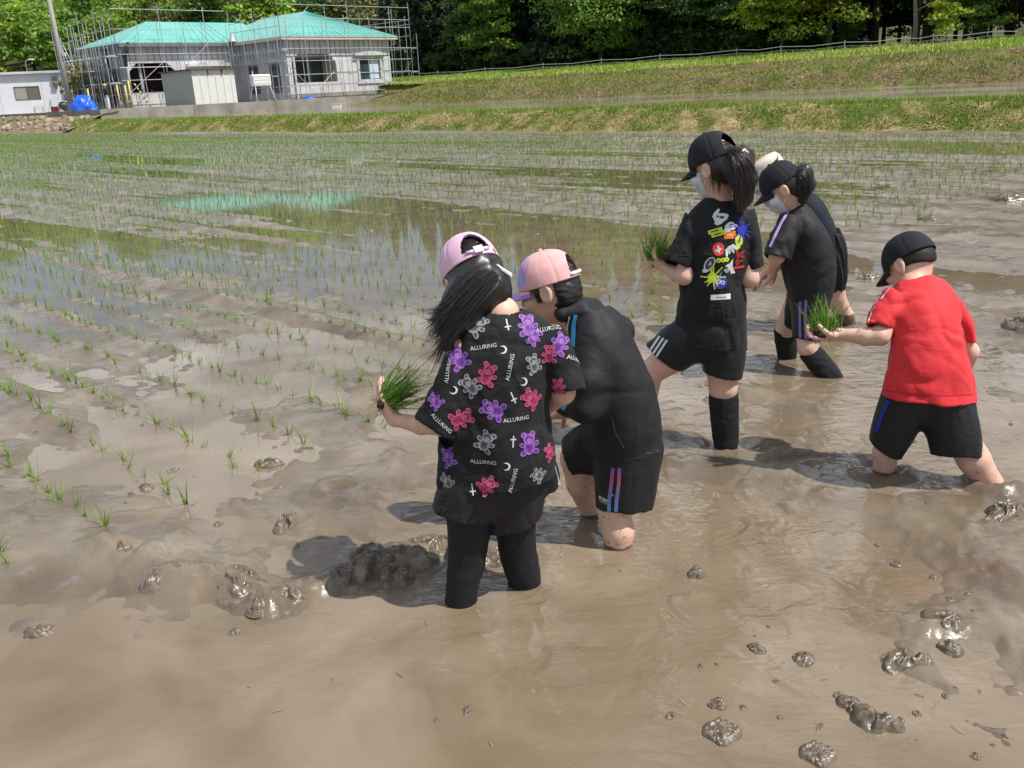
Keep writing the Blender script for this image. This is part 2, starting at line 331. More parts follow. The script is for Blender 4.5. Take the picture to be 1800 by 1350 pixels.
# near bank behind the photographer closes the field
# ---- wooded hill
def hill_z(x, y):
    D = np.hypot(x, y); az = np.degrees(np.arctan2(x, y)); t = x * eT[0] + y * eT[1]
    k = np.interp(az, [-50, -31, -22, -10, 0, 20, 40], [.045, .072, .125, .16, .16, .15, .15])
    zl = 1.0 + np.clip(D - 78, 0, 300) * k
    zr = prof(np.clip(t, 50, 120)) + np.clip(t - 120, 0, 400) * .15
    w = np.clip((az + 12) / 8, 0, 1)
    return np.minimum(zl * (1 - w) + zr * w, 60)
m_hill = mat('forest_floor', (.045, .055, .018), .95, .1, base2=(.09, .08, .035), vscale=.3, detail=6, bump=1, bscale=1.5)
az = np.linspace(rad(-60), rad(50), 120); rr = np.linspace(72, 330, 70)
A, Rr = np.meshgrid(az, rr, indexing='ij'); x = (np.sin(A) * Rr).ravel(); y = (np.cos(A) * Rr).ravel()
t = x * eT[0] + y * eT[1]; azd = np.degrees(np.arctan2(x, y))
z = hill_z(x, y) - .25; z = np.where((azd > -14) & (t < 66), np.minimum(z, prof(t) - .5), z); z = np.where(t < 30, np.minimum(z, 1.12 - (30 - t) * .6), z)
n = 70; i = np.arange(119)[:, None] * n + np.arange(69)[None, :]
q = np.stack([i, i + n, i + n + 1, i + 1], -1).reshape(-1, 4)[:, ::-1]
o = link('wooded_hill', mesh_np('wooded_hill', np.column_stack([x, y, z]), q, m_hill)); tag(o, kind='structure')

# ---- cut and growing grass on the banks, the dry straw left after mowing
def grass_field(name, n, sampler, hmin, hmax, wid, green, straw, strawfrac, mname, lean=.5, clump=2.0):
    S, T = sampler(n)
    pick = fbm(np.stack([S * clump, T * clump, S * 0], 1), 3, 91)
    isst = pick + .35 * rng.standard_normal(n) > strawfrac
    wob = .35 * vnoise(np.stack([S * .12, S * 0, S * 0], 1), 51) + .12 * vnoise(np.stack([S * .6, S * 0, S * 0], 1), 52)
    z = prof(T + wob * (T < 60)) - .01
    base = np.column_stack([S * eS[0] + T * eT[0], S * eS[1] + T * eT[1], z])
    hh = rng.uniform(hmin, hmax, n) * np.where(isst, .8, 1); ang = rng.uniform(0, 2 * np.pi, n)
    dirv = np.column_stack([np.cos(ang), np.sin(ang), np.zeros(n)])
    le = np.where(isst, rng.uniform(.5, 1.6, n), rng.uniform(.0, .8, n)) * lean * 2
    tip = base + np.column_stack([dirv[:, 0] * le * hh, dirv[:, 1] * le * hh, hh * np.where(isst, .55, 1)])
    side = np.column_stack([-dirv[:, 1], dirv[:, 0], np.zeros(n)]) * (wid * rng.uniform(.6, 1.3, n))[:, None]
    V = np.stack([base - side, base + side, tip], 1).reshape(-1, 3); Fc = np.arange(3 * n).reshape(-1, 3)
    g = np.array(green) * rng.uniform(.6, 1.5, (n, 1)) * np.array([1, 1, 1]); w = np.array(straw) * rng.uniform(.6, 1.4, (n, 1))
    c = np.where(isst[:, None], w, g); c = np.repeat(c, 3, 0)
    o = link(name, mesh_np(name, V, Fc, mat(mname, attr=True, rough=.7, spec=.2, trans=.25), False, cols=c)); return o
def sam1(n):
    S = -8 + 72 * rng.random(n) ** 1.45; return S, rng.uniform(22.5, 24.5, n)
o = grass_field('bank_grass', 95000, sam1, .05, .15, .014, (.17, .25, .035), (.52, .43, .24), -.02, 'bank_grass', clump=1.1)
tag(o, 'mown green and straw-coloured grass on the near paddy bank', 'grass', kind='stuff')
def sam1b(n):
    S = -8 + 72 * rng.random(n) ** 1.4; return S, rng.uniform(23.7, 24.4, n)
o = grass_field('crest_grass', 14000, sam1b, .08, .2, .014, (.20, .31, .035), (.3, .28, .1), .5, 'crest_grass')
tag(o, 'bright green grass fringe along the near bank crest', 'grass', kind='stuff')
def sam2(n): return rng.uniform(-8, 57, n), rng.uniform(44.8, 49.6, n)
o = grass_field('terrace_grass', 45000, sam2, .06, .2, .03, (.19, .23, .05), (.42, .34, .19), -.02, 'terrace_grass', clump=.7)
tag(o, 'browned mown grass on the terrace bank', 'grass', kind='stuff')
def sam3(n): return rng.uniform(-8, 95, n), 49.4 + 13 * rng.random(n)
o = grass_field('meadow_grass', 40000, sam3, .1, .3, .04, (.25, .34, .055), (.45, .41, .17), .10, 'meadow_grass', clump=.25)
tag(o, 'fresh green grass of the meadow below the wood', 'grass', kind='stuff')

def sam2b(n): return rng.uniform(-8, 60, n), rng.choice([47.35, 49.55], n) + rng.normal(size=n) * .12
o = grass_field('terrace_crest_grass', 9000, sam2b, .08, .22, .03, (.30, .36, .06), (.42, .36, .17), .3, 'terrace_crest_grass', clump=.5)
tag(o, 'yellow-green grass lines along the terrace crests', 'grass', kind='stuff')
# ================================================================== trees
def leaf_quads(C, Nrm, size, r):
    n = len(C); rv = r.standard_normal((n, 3)); a = np.cross(Nrm, rv); a /= np.linalg.norm(a, axis=1, keepdims=True) + 1e-6
    b = np.cross(Nrm, a); b /= np.linalg.norm(b, axis=1, keepdims=True) + 1e-6
    s = size[:, None]; V = np.stack([C - a * s * .5, C + b * s * .32, C + a * s * .62, C - b * s * .32], 1).reshape(-1, 3)
    return V, np.arange(4 * n).reshape(-1, 4)
def decid_mesh(name, seed, H, W, base, nclump, per, lsz, material, lean=0.0, thin=0.0):
    r = np.random.default_rng(seed); cz = H * (base + 1) / 2; hz = H * (1 - base) / 2
    d = r.standard_normal((nclump, 3)); d /= np.linalg.norm(d, axis=1, keepdims=True)
    q = r.random(nclump) ** .45
    wob = 1 + .28 * r.standard_normal(nclump)
    cc = d * (q * np.clip(wob, .6, 1.35))[:, None] * np.array([W / 2 * .82, W / 2 * .82, hz * .86]) + np.array([0, 0, cz])
    up = (cc[:, 2] - (cz - hz)) / (2 * hz); cc[:, :2] *= (1.12 - .55 * np.clip(up, 0, 1) ** 2)[:, None]; cc[:, 0] += lean * (cc[:, 2])
    cr = W * r.uniform(.10, .19, nclump)
    dirs = r.standard_normal((nclump * per, 3)); dirs /= np.linalg.norm(dirs, axis=1, keepdims=True); dirs[:, 2] = np.abs(dirs[:, 2]) * .9 + dirs[:, 2] * .1
    own = np.repeat(np.arange(nclump), per)
    C = cc[own] + dirs * (cr[own] * r.uniform(.55, 1.12, len(own)))[:, None] * np.array([1.15, 1.15, .75])
    nr = dirs * .7 + r.standard_normal(dirs.shape) * .5 + np.array([0, 0, .35]); nr /= np.linalg.norm(nr, axis=1, keepdims=True)
    V, Fq = leaf_quads(C, nr, lsz * r.uniform(.7, 1.35, len(own)), r)
    tint = (r.uniform(.75, 1.25, nclump)[own] * r.uniform(.8, 1.2, len(own)))
    warm = r.uniform(-.12, .16, nclump)[own]
    cols = np.stack([tint * (1 + warm), tint, tint * (1 - warm * .5)], 1)
    me = mesh_np(name, V, Fq, material, False, cols=np.repeat(cols, 4, 0))
    mb = MB(); top = np.array([lean * H * .8, 0, H * .82])
    mb.tube([(0, 0, -.4), (0, 0, H * .15), top * .5 + np.array([r.normal() * .15, r.normal() * .15, 0]), top], [H * .021, H * .017, H * .011, .02], 7)
    for k in r.choice(nclump, min(14, nclump), replace=False):
        z0 = min(cc[k, 2] * .72, H * .7); p0 = np.array([lean * z0, 0, z0]); mid = (p0 + cc[k]) / 2 + np.array([0, 0, -.1])
        mb.tube([p0, mid, cc[k]], [H * .008, H * .005, .015], 5)
    return me, mb
def cedar_mesh(name, seed, H, W, base, ntier, lsz, material):
    r = np.random.default_rng(seed); Cs = []; Ns = []; Ts = []
    for k in range(ntier):
        f = (k + r.random()) / ntier; z = H * (base + (1 - base) * f); rad_ = W / 2 * (1 - f) ** .75 * r.uniform(.7, 1.12) + .25
        nb = max(3, int(7 * (1 - f) + 3)); off = r.random() * 6.28
        for b in range(nb):
            a = off + 6.283 * b / nb + r.normal() * .3; L = rad_ * r.uniform(.65, 1.15); m = int(14 + 16 * L); tt = r.random(m) ** .7
            px = np.cos(a) * L * tt + r.normal(size=m) * .16; py = np.sin(a) * L * tt + r.normal(size=m) * .16; pz = z - .42 * L * tt ** 1.5 + r.normal(size=m) * .16 + .3 * tt * (r.random(m) < .3)
            Cs.append(np.stack([px, py, pz], 1)); nn = np.stack([np.cos(a) * np.ones(m) * .7, np.sin(a) * np.ones(m) * .7, np.full(m, .6)], 1) + r.normal(size=(m, 3)) * .45
            Ns.append(nn / np.linalg.norm(nn, axis=1, keepdims=True)); Ts.append(np.full(m, r.uniform(.65, 1.35)))
    C = np.concatenate(Cs); N = np.concatenate(Ns); tint = np.concatenate(Ts) * r.uniform(.8, 1.2, len(C))
    V, Fq = leaf_quads(C, N, lsz * r.uniform(.7, 1.4, len(C)), r)
    br = r.random(len(C)) < .12; cols = np.stack([tint, tint, tint], 1); cols[br] *= np.array([2.0, 1.25, .9])
    me = mesh_np(name, V, Fq, material, False, cols=np.repeat(cols, 4, 0))
    mb = MB(); mb.tube([(0, 0, -.4), (0, 0, H * .3), (0, 0, H * .97)], [H * .013, H * .010, .02], 7)
    for k in range(10):                     # dead stubs on the bare lower trunk
        z = H * base * r.uniform(.35, 1.0); a = r.random() * 6.28; mb.tube([(0, 0, z), (math.cos(a) * .7, math.sin(a) * .7, z - .15)], [.03, .01], 4)
    return me, mb
def leaf_mat(name, c, tr=.3, orand=.18):
    m = mat(name, attr=True, rough=.55, spec=.25, objrand=orand)
    n, l = m.node_tree.nodes, m.node_tree.links; b = n['Principled BSDF']
    hs = b.inputs['Base Color'].links[0].from_socket
    mx = n.new('ShaderNodeMixRGB'); mx.blend_type = 'MULTIPLY'; mx.inputs[0].default_value = 1; l.new(hs, mx.inputs[1]); mx.inputs[2].default_value = (*c, 1); l.new(mx.outputs[0], b.inputs['Base Color'])
    t = n.new('ShaderNodeBsdfTranslucent'); l.new(mx.outputs[0], t.inputs[0]); ms = n.new('ShaderNodeMixShader'); ms.inputs[0].default_value = tr
    l.new(b.outputs[0], ms.inputs[1]); l.new(t.outputs[0], ms.inputs[2]); l.new(ms.outputs[0], n['Material Output'].inputs[0]); return m
L_spring = leaf_mat('spring_leaves', (.225, .345, .040)); L_mid = leaf_mat('green_leaves', (.140, .255, .036)); L_deep = leaf_mat('deep_leaves', (.075, .150, .034)); L_olive = leaf_mat('olive_buds', (.20, .20, .075))
L_yel = leaf_mat('yellow_green_leaves', (.29, .38, .04)); L_cedar = leaf_mat('cedar_needles', (.020, .036, .016), .12, .25); L_grey = leaf_mat('grey_twigs', (.17, .155, .12), .1)
m_bark = mat('bark', (.075, .058, .042), .9, .2, var=.3, vscale=3, bump=1, bscale=12)
m_bark_pale = mat('pale_bark', (.20, .18, .15), .9, .2, var=.3, vscale=3, bump=.6, bscale=12)
KINDS = {}
def kind(key, me, mb, bark=m_bark): KINDS[key] = (me, mesh_np(key + '_trunk', mb.v, mb.f, bark, True))
for k in range(3): kind('spring%d' % k, *decid_mesh('crown', 100 + k, 8.5, 7.6, .0, 52, 70, .34, L_spring))
for k in range(3): kind('mid%d' % k, *decid_mesh('crown', 110 + k, 8.8, 7.4, .0, 52, 70, .34, L_mid))
for k in range(2): kind('deep%d' % k, *decid_mesh('crown', 120 + k, 9.5, 7.6, .0, 52, 70, .34, L_deep))
for k in range(2): kind('olive%d' % k, *decid_mesh('crown', 130 + k, 8.0, 7.2, .0, 42, 34, .34, L_olive))
kind('grey0', *decid_mesh('crown', 140, 8.0, 6.0, .2, 40, 26, .22, L_grey), bark=m_bark_pale)
for k in range(4): kind('cedar%d' % k, *cedar_mesh('crown', 150 + k, 20 + k, 5.0 + .3 * k, .03 + .01 * k, 54, .50, L_cedar))
for k in range(2): kind('cedarbare%d' % k, *cedar_mesh('crown', 160 + k, 21 + k, 4.6, .34 + .05 * k, 38, .50, L_cedar))
kind('tall_green', *decid_mesh('crown', 170, 11.5, 5.6, -.02, 120, 90, .26, L_mid, .01))
kind('tall_deep', *decid_mesh('crown', 171, 11.5, 7.0, -.02, 140, 90, .26, L_deep))
kind('broad_green', *decid_mesh('crown', 172, 11.5, 10.5, .02, 210, 95, .27, L_mid))
kind('broad_yellow', *decid_mesh('crown', 173, 11.0, 8.2, .02, 150, 90, .28, L_yel))
kind('shrub', *decid_mesh('crown', 174, 3.6, 3.2, .05, 36, 46, .22, L_yel))
kind('round_shrub', *decid_mesh('crown', 175, 4.4, 4.6, .02, 44, 50, .22, L_olive))
def tree(name, key, x, y, z, sc_, label, group=None, cat='tree', rz=None):
    o = empty(name, (x, y, z), random.random() * 6.28 if rz is None else rz); o.scale = (sc_, sc_, sc_ * random.uniform(.94, 1.06))
    cm, tm = KINDS[key]
    for nm, me in (('crown', cm), ('trunk', tm)):
        c = bpy.data.objects.new(nm, me); col.objects.link(c); c.parent = o
    tag(o, label, cat, group); return o
def on_t(px, tval):                    # the place on the line t = tval seen in photo column px
    d = ray(px, 150); k = tval / (d[0] * eT[0] + d[1] * eT[1]); return cC[0] + d[0] * k, cC[1] + d[1] * k
# hillside wood on the left
rr_ = random.Random(5); spots = []
for row, Dm in enumerate(np.geomspace(84, 190, 11)):
    n = int((rad(40) * Dm) / 5.4)
    for k in range(n):
        a = -42 + 40 * (k + .5 * (row % 2) + rr_.uniform(-.25, .25)) / n; D = Dm + rr_.uniform(-2.5, 2.5); x = math.sin(rad(a)) * D; y = math.cos(rad(a)) * D
        s_, t_ = x * eS[0] + y * eS[1], x * eT[0] + y * eT[1]
        if (t_ < 66 and a > -13) or (s_ < 88 and 18 < t_ < 58) or (s_ < 104 and t_ < 30): continue
        spots.append((x, y, row, a))
for x, y, row, a in spots:
    px_ = 900 + F_PX * ((x * cR[0] + y * cR[1]) / (x * cF[0] + y * cF[1])); wh = ('high up ' if row > 5 else 'low down ') + ('above the white cabin' if px_ < 95 else 'above the blue tarpaulin' if px_ < 200 else 'behind the left roof' if px_ < 410 else 'behind the right roof' if px_ < 700 else 'behind the cedar stand')
    u = rr_.random(); gr = 'broadleaf trees on the hill behind the house'
    if u < .40: key, lab = 'spring%d' % rr_.randrange(3), 'fresh spring-green broadleaf tree in the hillside wood'
    elif u < .66: key, lab = 'mid%d' % rr_.randrange(3), 'mid-green broadleaf tree in the hillside wood'
    elif u < .80: key, lab = 'deep%d' % rr_.randrange(2), 'dark green broadleaf tree in the hillside wood'
    elif u < .93: key, lab = 'olive%d' % rr_.randrange(2), 'olive-brown tree just leafing out in the hillside wood'
    else: key, lab = 'grey0', 'grey half-bare tree in the hillside wood'
    tree('broadleaf_tree', key, x, y, float(hill_z(np.array([x]), np.array([y]))[0]) - .3, rr_.uniform(.95, 1.35), (lab + ' ' + wh).replace('in the hillside wood ', 'on the hill '), gr + ', ' + lab.split(' ')[0] + ', ' + wh)
for px, D in ((8, 196), (22, 200), (30, 194)):          # three spires against the sky on the ridge
    d = ray(px, 150); k = D / math.hypot(d[0], d[1]); x, y = d[0] * k, d[1] * k
    tree('conifer_tree', 'cedar0', x, y, float(hill_z(np.array([x]), np.array([y]))[0]), .55, 'dark conifer spire on the ridge at the top left corner', 'conifer spires on the ridge')
# cedar stand beyond the meadow
for row, tv in enumerate((66.5, 69.5, 73, 77, 82)):
    px = (690 if row < 1 else 606) + row * 9
    while px < 2080:
        x, y = on_t(px, tv + rr_.uniform(-1, 1)); D = math.hypot(x, y)
        bare = px > 1490
        key = ('cedarbare%d' % rr_.randrange(2)) if bare else 'cedar%d' % rr_.randrange(4)
        col_ = 'behind the slender bright tree' if px < 930 else 'behind the broad mid-green tree' if px < 1180 else 'behind the yellow-green pair'
        lab = 'dark cedar with a bare trunk in the %s row of the stand at the right' % (('front', 'second', 'third', 'fourth', 'rearmost')[row]) if bare else 'tall dark cedar, %s row, %s' % (('front', 'second', 'third', 'fourth', 'rearmost')[row], col_)
        tree('cedar_tree', key, x, y, float(prof(np.array([min(tv, 120)]))[0]) - .2, (rr_.uniform(.66, .84) if not bare else rr_.uniform(.6,.74)) * (1.0 + .04 * row) * float(np.interp(px, [600, 690, 930], [.60, .74, 1.0])), lab, ('cedars with bare trunks, row %d' if bare else 'dense dark cedars, row %d') % (row + 1))
        px += (3.5 if not bare else 4.6) * F_PX / D * rr_.uniform(.8, 1.2)
def ft(px, tv, key, s, label, name='broadleaf_tree', group=None, rz=None):
    x, y = on_t(px, tv); tree(name, key, x, y, float(prof(np.array([tv]))[0]) - .15, s, label, group, rz=rz)
ft(868, 64.5, 'tall_green', 1.12, 'slender bright green tree in front of the cedars, left of the broad one')
ft(826, 65.5, 'tall_deep', .80, 'bluish dark green tree just left of the slender bright tree')
ft(1058, 63.5, 'broad_green', .95, 'broad mid-green tree, largest crown at the meadow edge')
#ft(985, 64.5, 'tall_green', .98, 'narrow pale-barked green tree left of the broad crown')
ft(1215, 65, 'tall_deep', 1.05, 'dark green tree just right of the broad crown')
ft(1290, 64.5, 'tall_deep', .86, 'deep green tree between the broad crown and the yellow-green trees')
ft(1372, 63, 'broad_yellow', .80, 'yellow-green tree with drooping sprays, left of the sunlit pair')
ft(1452, 63, 'broad_yellow', .92, 'yellow-green tree with drooping sprays, right of the sunlit pair')
ft(1655, 61.5, 'shrub', .95, 'small light green shrub before the cedar trunks', 'shrub')
ft(1600, 64, 'grey0', 1.15, 'grey half-bare tree among the cedar trunks')
ft(1715, 66, 'tall_green', .9, 'sunlit young tree seen through the cedar trunks')
x, y = (lambda p: (p[0], p[1]))(at(152, 150, 74)); tree('shrub', 'round_shrub', x, y, 1.2, .95, 'round olive-green bush between the pole and the scaffold', rz=1.0)

for k in range(46):                                   # dark undergrowth along the wood edge
    px = 705 + k * 17.5
    if px > 1500: break
    x, y = on_t(px + rr_.uniform(-6, 6), 64.8 + rr_.uniform(-.5, .8)); tree('bush', 'deep%d' % rr_.randrange(2), x, y, 3.2, rr_.uniform(.12, .24), 'low dark bush in the undergrowth at the foot of the cedars', 'undergrowth bushes at the wood edge', 'bush')

for row, tv in enumerate((87, 92)):                   # darker trees closing the view behind the cedar trunks
    px = 1440 + row * 20
    while px < 2100:
        x, y = on_t(px, tv); tree('broadleaf_tree', 'deep%d' % rr_.randrange(2), x, y, float(prof(np.array([tv]))[0]) - .3, rr_.uniform(.8, 1.1), 'dark green tree behind the bare cedar trunks at the right', 'dark trees behind the cedar trunks')
        px += 62 * rr_.uniform(.8, 1.2)
# ================================================================== the yard and the house under scaffolding
YZ = 1.30; S1, T0 = 63.5, 41.0; HROT = math.atan2(eT[1], eT[0])
def st_root(name, s, t, z): return empty(name, tuple(st(s, t, z)), HROT)      # local x runs with t, local y with s
def hit_s(x, y, s):
    d = ray(x, y); p = cC + d * (s / (d[0] * eS[0] + d[1] * eS[1])); return p
def hl(x, y, ylocal):                                       # photo point on the house plane y = ylocal -> local (x, z)
    p = hit_s(x, y, S1 + ylocal); return float(p[0] * eT[0] + p[1] * eT[1] - T0), float(p[2] - YZ)
m_conc = mat('concrete', (.30, .275, .235), .9, .2, base2=(.20, .185, .155), vscale=.9, var=.12, bump=.5, bscale=25, detail=7)
m_gravel = mat('yard_gravel', (.30, .27, .23), .95, .1, base2=(.20, .18, .15), vscale=1.5, var=.25, bump=1.5, bscale=30, detail=7)
m_white = mat('white_siding', (.60, .595, .60), .65, .3, base2=(.48, .475, .475), vscale=.5, var=.08, detail=6)
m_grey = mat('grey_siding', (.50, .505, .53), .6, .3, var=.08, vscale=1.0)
m_batten = mat('dark_joint', (.16, .16, .17), .7, .3)
m_teal = mat('teal_metal_roof', (.125, .40, .345), .42, .5, base2=(.16, .43, .38), var=.07, vscale=.35, detail=7)
m_cream = mat('cream_fascia', (.56, .50, .40), .6, .3, var=.08, vscale=2)
m_dark = mat('dark_interior', (.035, .022, .018), .9, .1)
m_brown = mat('brown_panelling', (.075, .036, .026), .7, .3, var=.3, vscale=2)
m_glass = mat('window_glass', (.05, .065, .075), .05, .6)
m_curt = mat('curtain', (.52, .60, .72), .8, .1, var=.15, vscale=6, stretch=(1, 1, .1))
m_frame = mat('window_frame', (.10, .10, .105), .4, .5)
m_pipe = mat('galvanised_pipe', (.46, .48, .50), .42, .5, metal=.55, var=.15, vscale=2)
m_plank = mat('scaffold_plank', (.55, .56, .57), .5, .5, metal=.35, var=.15, vscale=2)

def prism(mb, poly, z0, z1):
    n = len(poly); V = [(x, y, z0) for x, y in poly] + [(x, y, z1) for x, y in poly]
    mb.add(V, [tuple(reversed(range(n))), tuple(range(n, 2 * n))] + [(i, (i + 1) % n, n + (i + 1) % n, n + i) for i in range(n)])
# yard: a gravel platform held by a concrete wall
yard = MB(); pts = [st(61.6, 25.3), st(61.6, 51.0), st(92, 51.0), st(110, 25.3)]
prism(yard, [(p[0], p[1]) for p in pts], -.3, YZ); o = yard.build('yard', m_gravel); tag(o, kind='structure')
rw = st_root('retaining_wall', 61.6, 25.0, 0)
for k in range(4):
    b = MB(); b.box((k * 6.55, -.32, -.3), (k * 6.55 + 6.53, 0, YZ + .06 - .02 * (k % 2))); b.build('wall_panel', m_conc, rw)
b = MB(); b.box((0, .004, -.3), (.3, 9, YZ + .05)); b.build('return_wall', m_conc, rw)
tag(rw, 'long grey concrete retaining wall below the scaffolded house', 'retaining wall')

H = st_root('house', S1, T0, YZ)
W_, D1, D2, XL, EZ = 10.2, 7.3, 15.0, -9.5, 4.55
op1 = (hl(517, 146, 0), hl(589, 94, 0)); wn1 = (hl(634, 140, 0), hl(666, 102, 0)); op2 = (hl(233, 163, D1), hl(307, 110, D1))
def wall_with_holes(name, x0, x1, y0, y1, z0, z1, holes, m):
    b = MB(); xs = sorted({x0, x1, *[h[0] for h in holes], *[h[1] for h in holes]})
    for a, c in zip(xs, xs[1:]):
        hz = sorted([(h[2], h[3]) for h in holes if h[0] <= a + 1e-6 and h[1] >= c - 1e-6]); z = z0
        for q0, q1 in hz:
            if q0 > z: b.box((a, y0, z), (c, y1, q0))
            z = q1
        if z < z1: b.box((a, y0, z), (c, y1, z1))
    return b.build(name, m, H)
A1 = (op1[0][0], op1[1][0], op1[0][1], op1[1][1]); B1 = (wn1[0][0], wn1[1][0], wn1[0][1], wn1[1][1]); A2 = (op2[0][0], op2[1][0], max(.3, op2[0][1]), op2[1][1])
wall_with_holes('front_wall', 0, W_, 0, .25, 0, EZ, [A1, B1], m_white)
wall_with_holes('left_wing_wall', XL, 0, D1, D1 + .25, 0, EZ, [A2], m_white)
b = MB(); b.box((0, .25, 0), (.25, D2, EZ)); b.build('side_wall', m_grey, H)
b = MB(); b.box((W_ - .25, .25, 0), (W_, D2, EZ)); b.build('right_wall', m_white, H)
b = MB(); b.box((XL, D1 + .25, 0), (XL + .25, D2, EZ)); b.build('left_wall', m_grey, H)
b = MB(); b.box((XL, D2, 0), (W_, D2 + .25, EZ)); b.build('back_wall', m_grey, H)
b = MB(); b.box((XL + .3, D1 + .3, -.01), (W_ - .3, D2, .25)); b.box((.3, .3, -.01), (W_ - .3, D1 + .3, .25)); b.build('floor_slab', m_conc, H)
b = MB(); b.box((-.03, -.03, 0), (W_ + .03, -.002, .42)); b.build('plinth', m_conc, H)
# roof: one hip over the projecting wing, one over the left wing
ov = .55
def roof_solid(name, V, Fc, parent=H):
    b = MB(); b.add(V, Fc); return b.build(name, m_teal, parent)
rz = 6.95
V = [(-ov, -ov, EZ + .12), (W_ + ov, -ov, EZ + .12), (W_ + ov, D2 + ov, EZ + .12), (-ov, D2 + ov, EZ + .12), (5.1, 4.4, rz), (5.1, 10.6, rz)]
wing_roof = roof_solid('roof', V, [(0, 1, 4), (1, 2, 5, 4), (2, 3, 5), (3, 0, 4, 5), (3, 2, 1, 0)])
rz2 = 6.55; ym = (D1 + D2) / 2
V = [(XL - ov, D1 - ov, EZ + .115), (3.2, D1 - ov, EZ + .115), (3.2, D2 + ov - .01, EZ + .115), (XL - ov, D2 + ov - .01, EZ + .115), (XL + 3.9, ym, rz2), (3.2, ym, rz2)]
left_roof = roof_solid('roof', V, [(0, 1, 5, 4), (1, 2, 5), (2, 3, 4, 5), (3, 0, 4), (3, 2, 1, 0)])
# standing seams of the metal roof
def seams(parent, e0, e1, r0, r1, n):
    b = MB(); e0, e1, r0, r1 = map(Vector, (e0, e1, r0, r1))
    for k in range(n + 1):
        u = k / n; p = e0.lerp(e1, u); q = r0.lerp(r1, u); nz = Vector((0, 0, .022)); b.tube([p + nz, q + nz], .018, 4)
    b.build('seams', m_teal, parent)
seams(wing_roof, (-ov, -ov, EZ + .12), (W_ + ov, -ov, EZ + .12), (5.1, 4.4, rz), (5.1, 4.4, rz), 18)
seams(left_roof, (XL - ov, D1 - ov, EZ + .115), (-.6, D1 - ov, EZ + .115), (XL + 3.9, ym, rz2), (-.6, ym, rz2), 14)
b = MB()
b.box((-ov, -ov - .03, EZ - .12), (W_ + ov, -ov, EZ + .115)); b.box((-ov - .03, -ov, EZ - .12), (-ov, D1 - ov, EZ + .115)); b.box((W_ + ov, -ov, EZ - .12), (W_ + ov + .03, D2, EZ + .115))
b.build('fascia', m_cream, H)
b = MB(); b.box((XL - ov, D1 - ov - .03, EZ - .14), (-ov - .03, D1 - ov, EZ + .10)); b.box((XL - ov - .03, D1 - ov, EZ - .14), (XL - ov, D2, EZ + .10)); b.build('dark_fascia', m_batten, H)
b = MB(); b.box((-ov + .01, -ov + .01, EZ + .01), (W_ + ov - .01, -.01, EZ + .06)); b.build('soffit', m_cream, H)
# upper siding strips with their joints
b = MB()
for k in range(21): x = .25 + k * .485; b.box((x, -.035, EZ - 1.25), (x + .035, -.002, EZ - .13))
b.box((0, -.05, EZ - 1.33), (W_, -.003, EZ - 1.27))
b.build('siding_joints', m_batten, H)
b = MB()
for k in range(19): x = XL + .3 + k * .49; b.box((x, D1 - .035, EZ - 1.15), (x + .035, D1 - .002, EZ - .15))
b.build('siding_joints', m_batten, H)
b = MB()
for k in range(14): y = .3 + k * .5; b.box((-.035, y, EZ - 1.2), (-.002, y + .035, EZ - .13))
for k in range(14): y = D1 + .4 + k * .5; b.box((XL - .035, y, .2), (XL - .002, y + .035, EZ - .13))
b.build('siding_joints', m_batten, H)
# corner haunches that give the two big openings their stepped tops
def haunch(x, s, y, z):
    b = MB(); P_ = [(0, 0), (.62, 0), (.55, -.16), (.34, -.22), (.28, -.42), (.1, -.5), (0, -.75)]
    n = len(P_); V = [(x + s * p[0], y - .004, z + p[1]) for p in P_] + [(x + s * p[0], y + .25, z + p[1]) for p in P_]
    Fc = [tuple(range(n)), tuple(reversed(range(n, 2 * n)))] + [(i, n + i, n + (i + 1) % n, (i + 1) % n) for i in range(n)]
    b.add(V, Fc); b.build('opening_haunch', m_white, H)
haunch(A1[0], 1, 0, A1[3]); haunch(A1[1], -1, 0, A1[3]); haunch(A2[0], 1, D1, A2[3]); haunch(A2[1], -1, D1, A2[3])
b = MB(); b.box((A1[0] - .25, 1.9, .25), (A1[1] + .5, 1.95, EZ)); b.box((A1[1] + .05, .26, .25), (A1[1] + .1, 1.9, EZ)); b.build('porch_wall', m_cream, H)
b = MB(); b.box((A2[0] - .3, D1 + 3.0, .25), (A2[1] + .6, D1 + 3.05, EZ)); b.build('room_wall', m_brown, H)
def window(x0, x1, y, z0, z1, curtain=False, n=2):
    w = MB(); t = .06
    w.box((x0, y, z0), (x0 + t, y + .08, z1)); w.box((x1 - t, y, z0), (x1, y + .08, z1)); w.box((x0 + t, y, z0), (x1 - t, y + .08, z0 + t)); w.box((x0 + t, y, z1 - t), (x1 - t, y + .08, z1))
    for k in range(1, n): xm = x0 + (x1 - x0) * k / n; w.box((xm - t / 2, y + .002, z0 + t), (xm + t / 2, y + .078, z1 - t))
    f = w.build('window', m_frame, H)
    for k in range(n):
        a = x0 + (x1 - x0) * k / n + t / 2; c = x0 + (x1 - x0) * (k + 1) / n - t / 2
        p = MB(); p.box((a, y + .035, z0 + t), (c, y + .05, z1 - t)); p.build('pane', m_curt if (curtain and k == n - 1) else m_glass, f)
    return f
window(B1[0], B1[1], .04, B1[2], B1[3], True)
window(A1[0] + .3, A1[0] + 2.6, 1.78, .6, 3.1); window(A1[1] - 1.3, A1[1] - .1, 1.78, .6, 3.1, n=1)
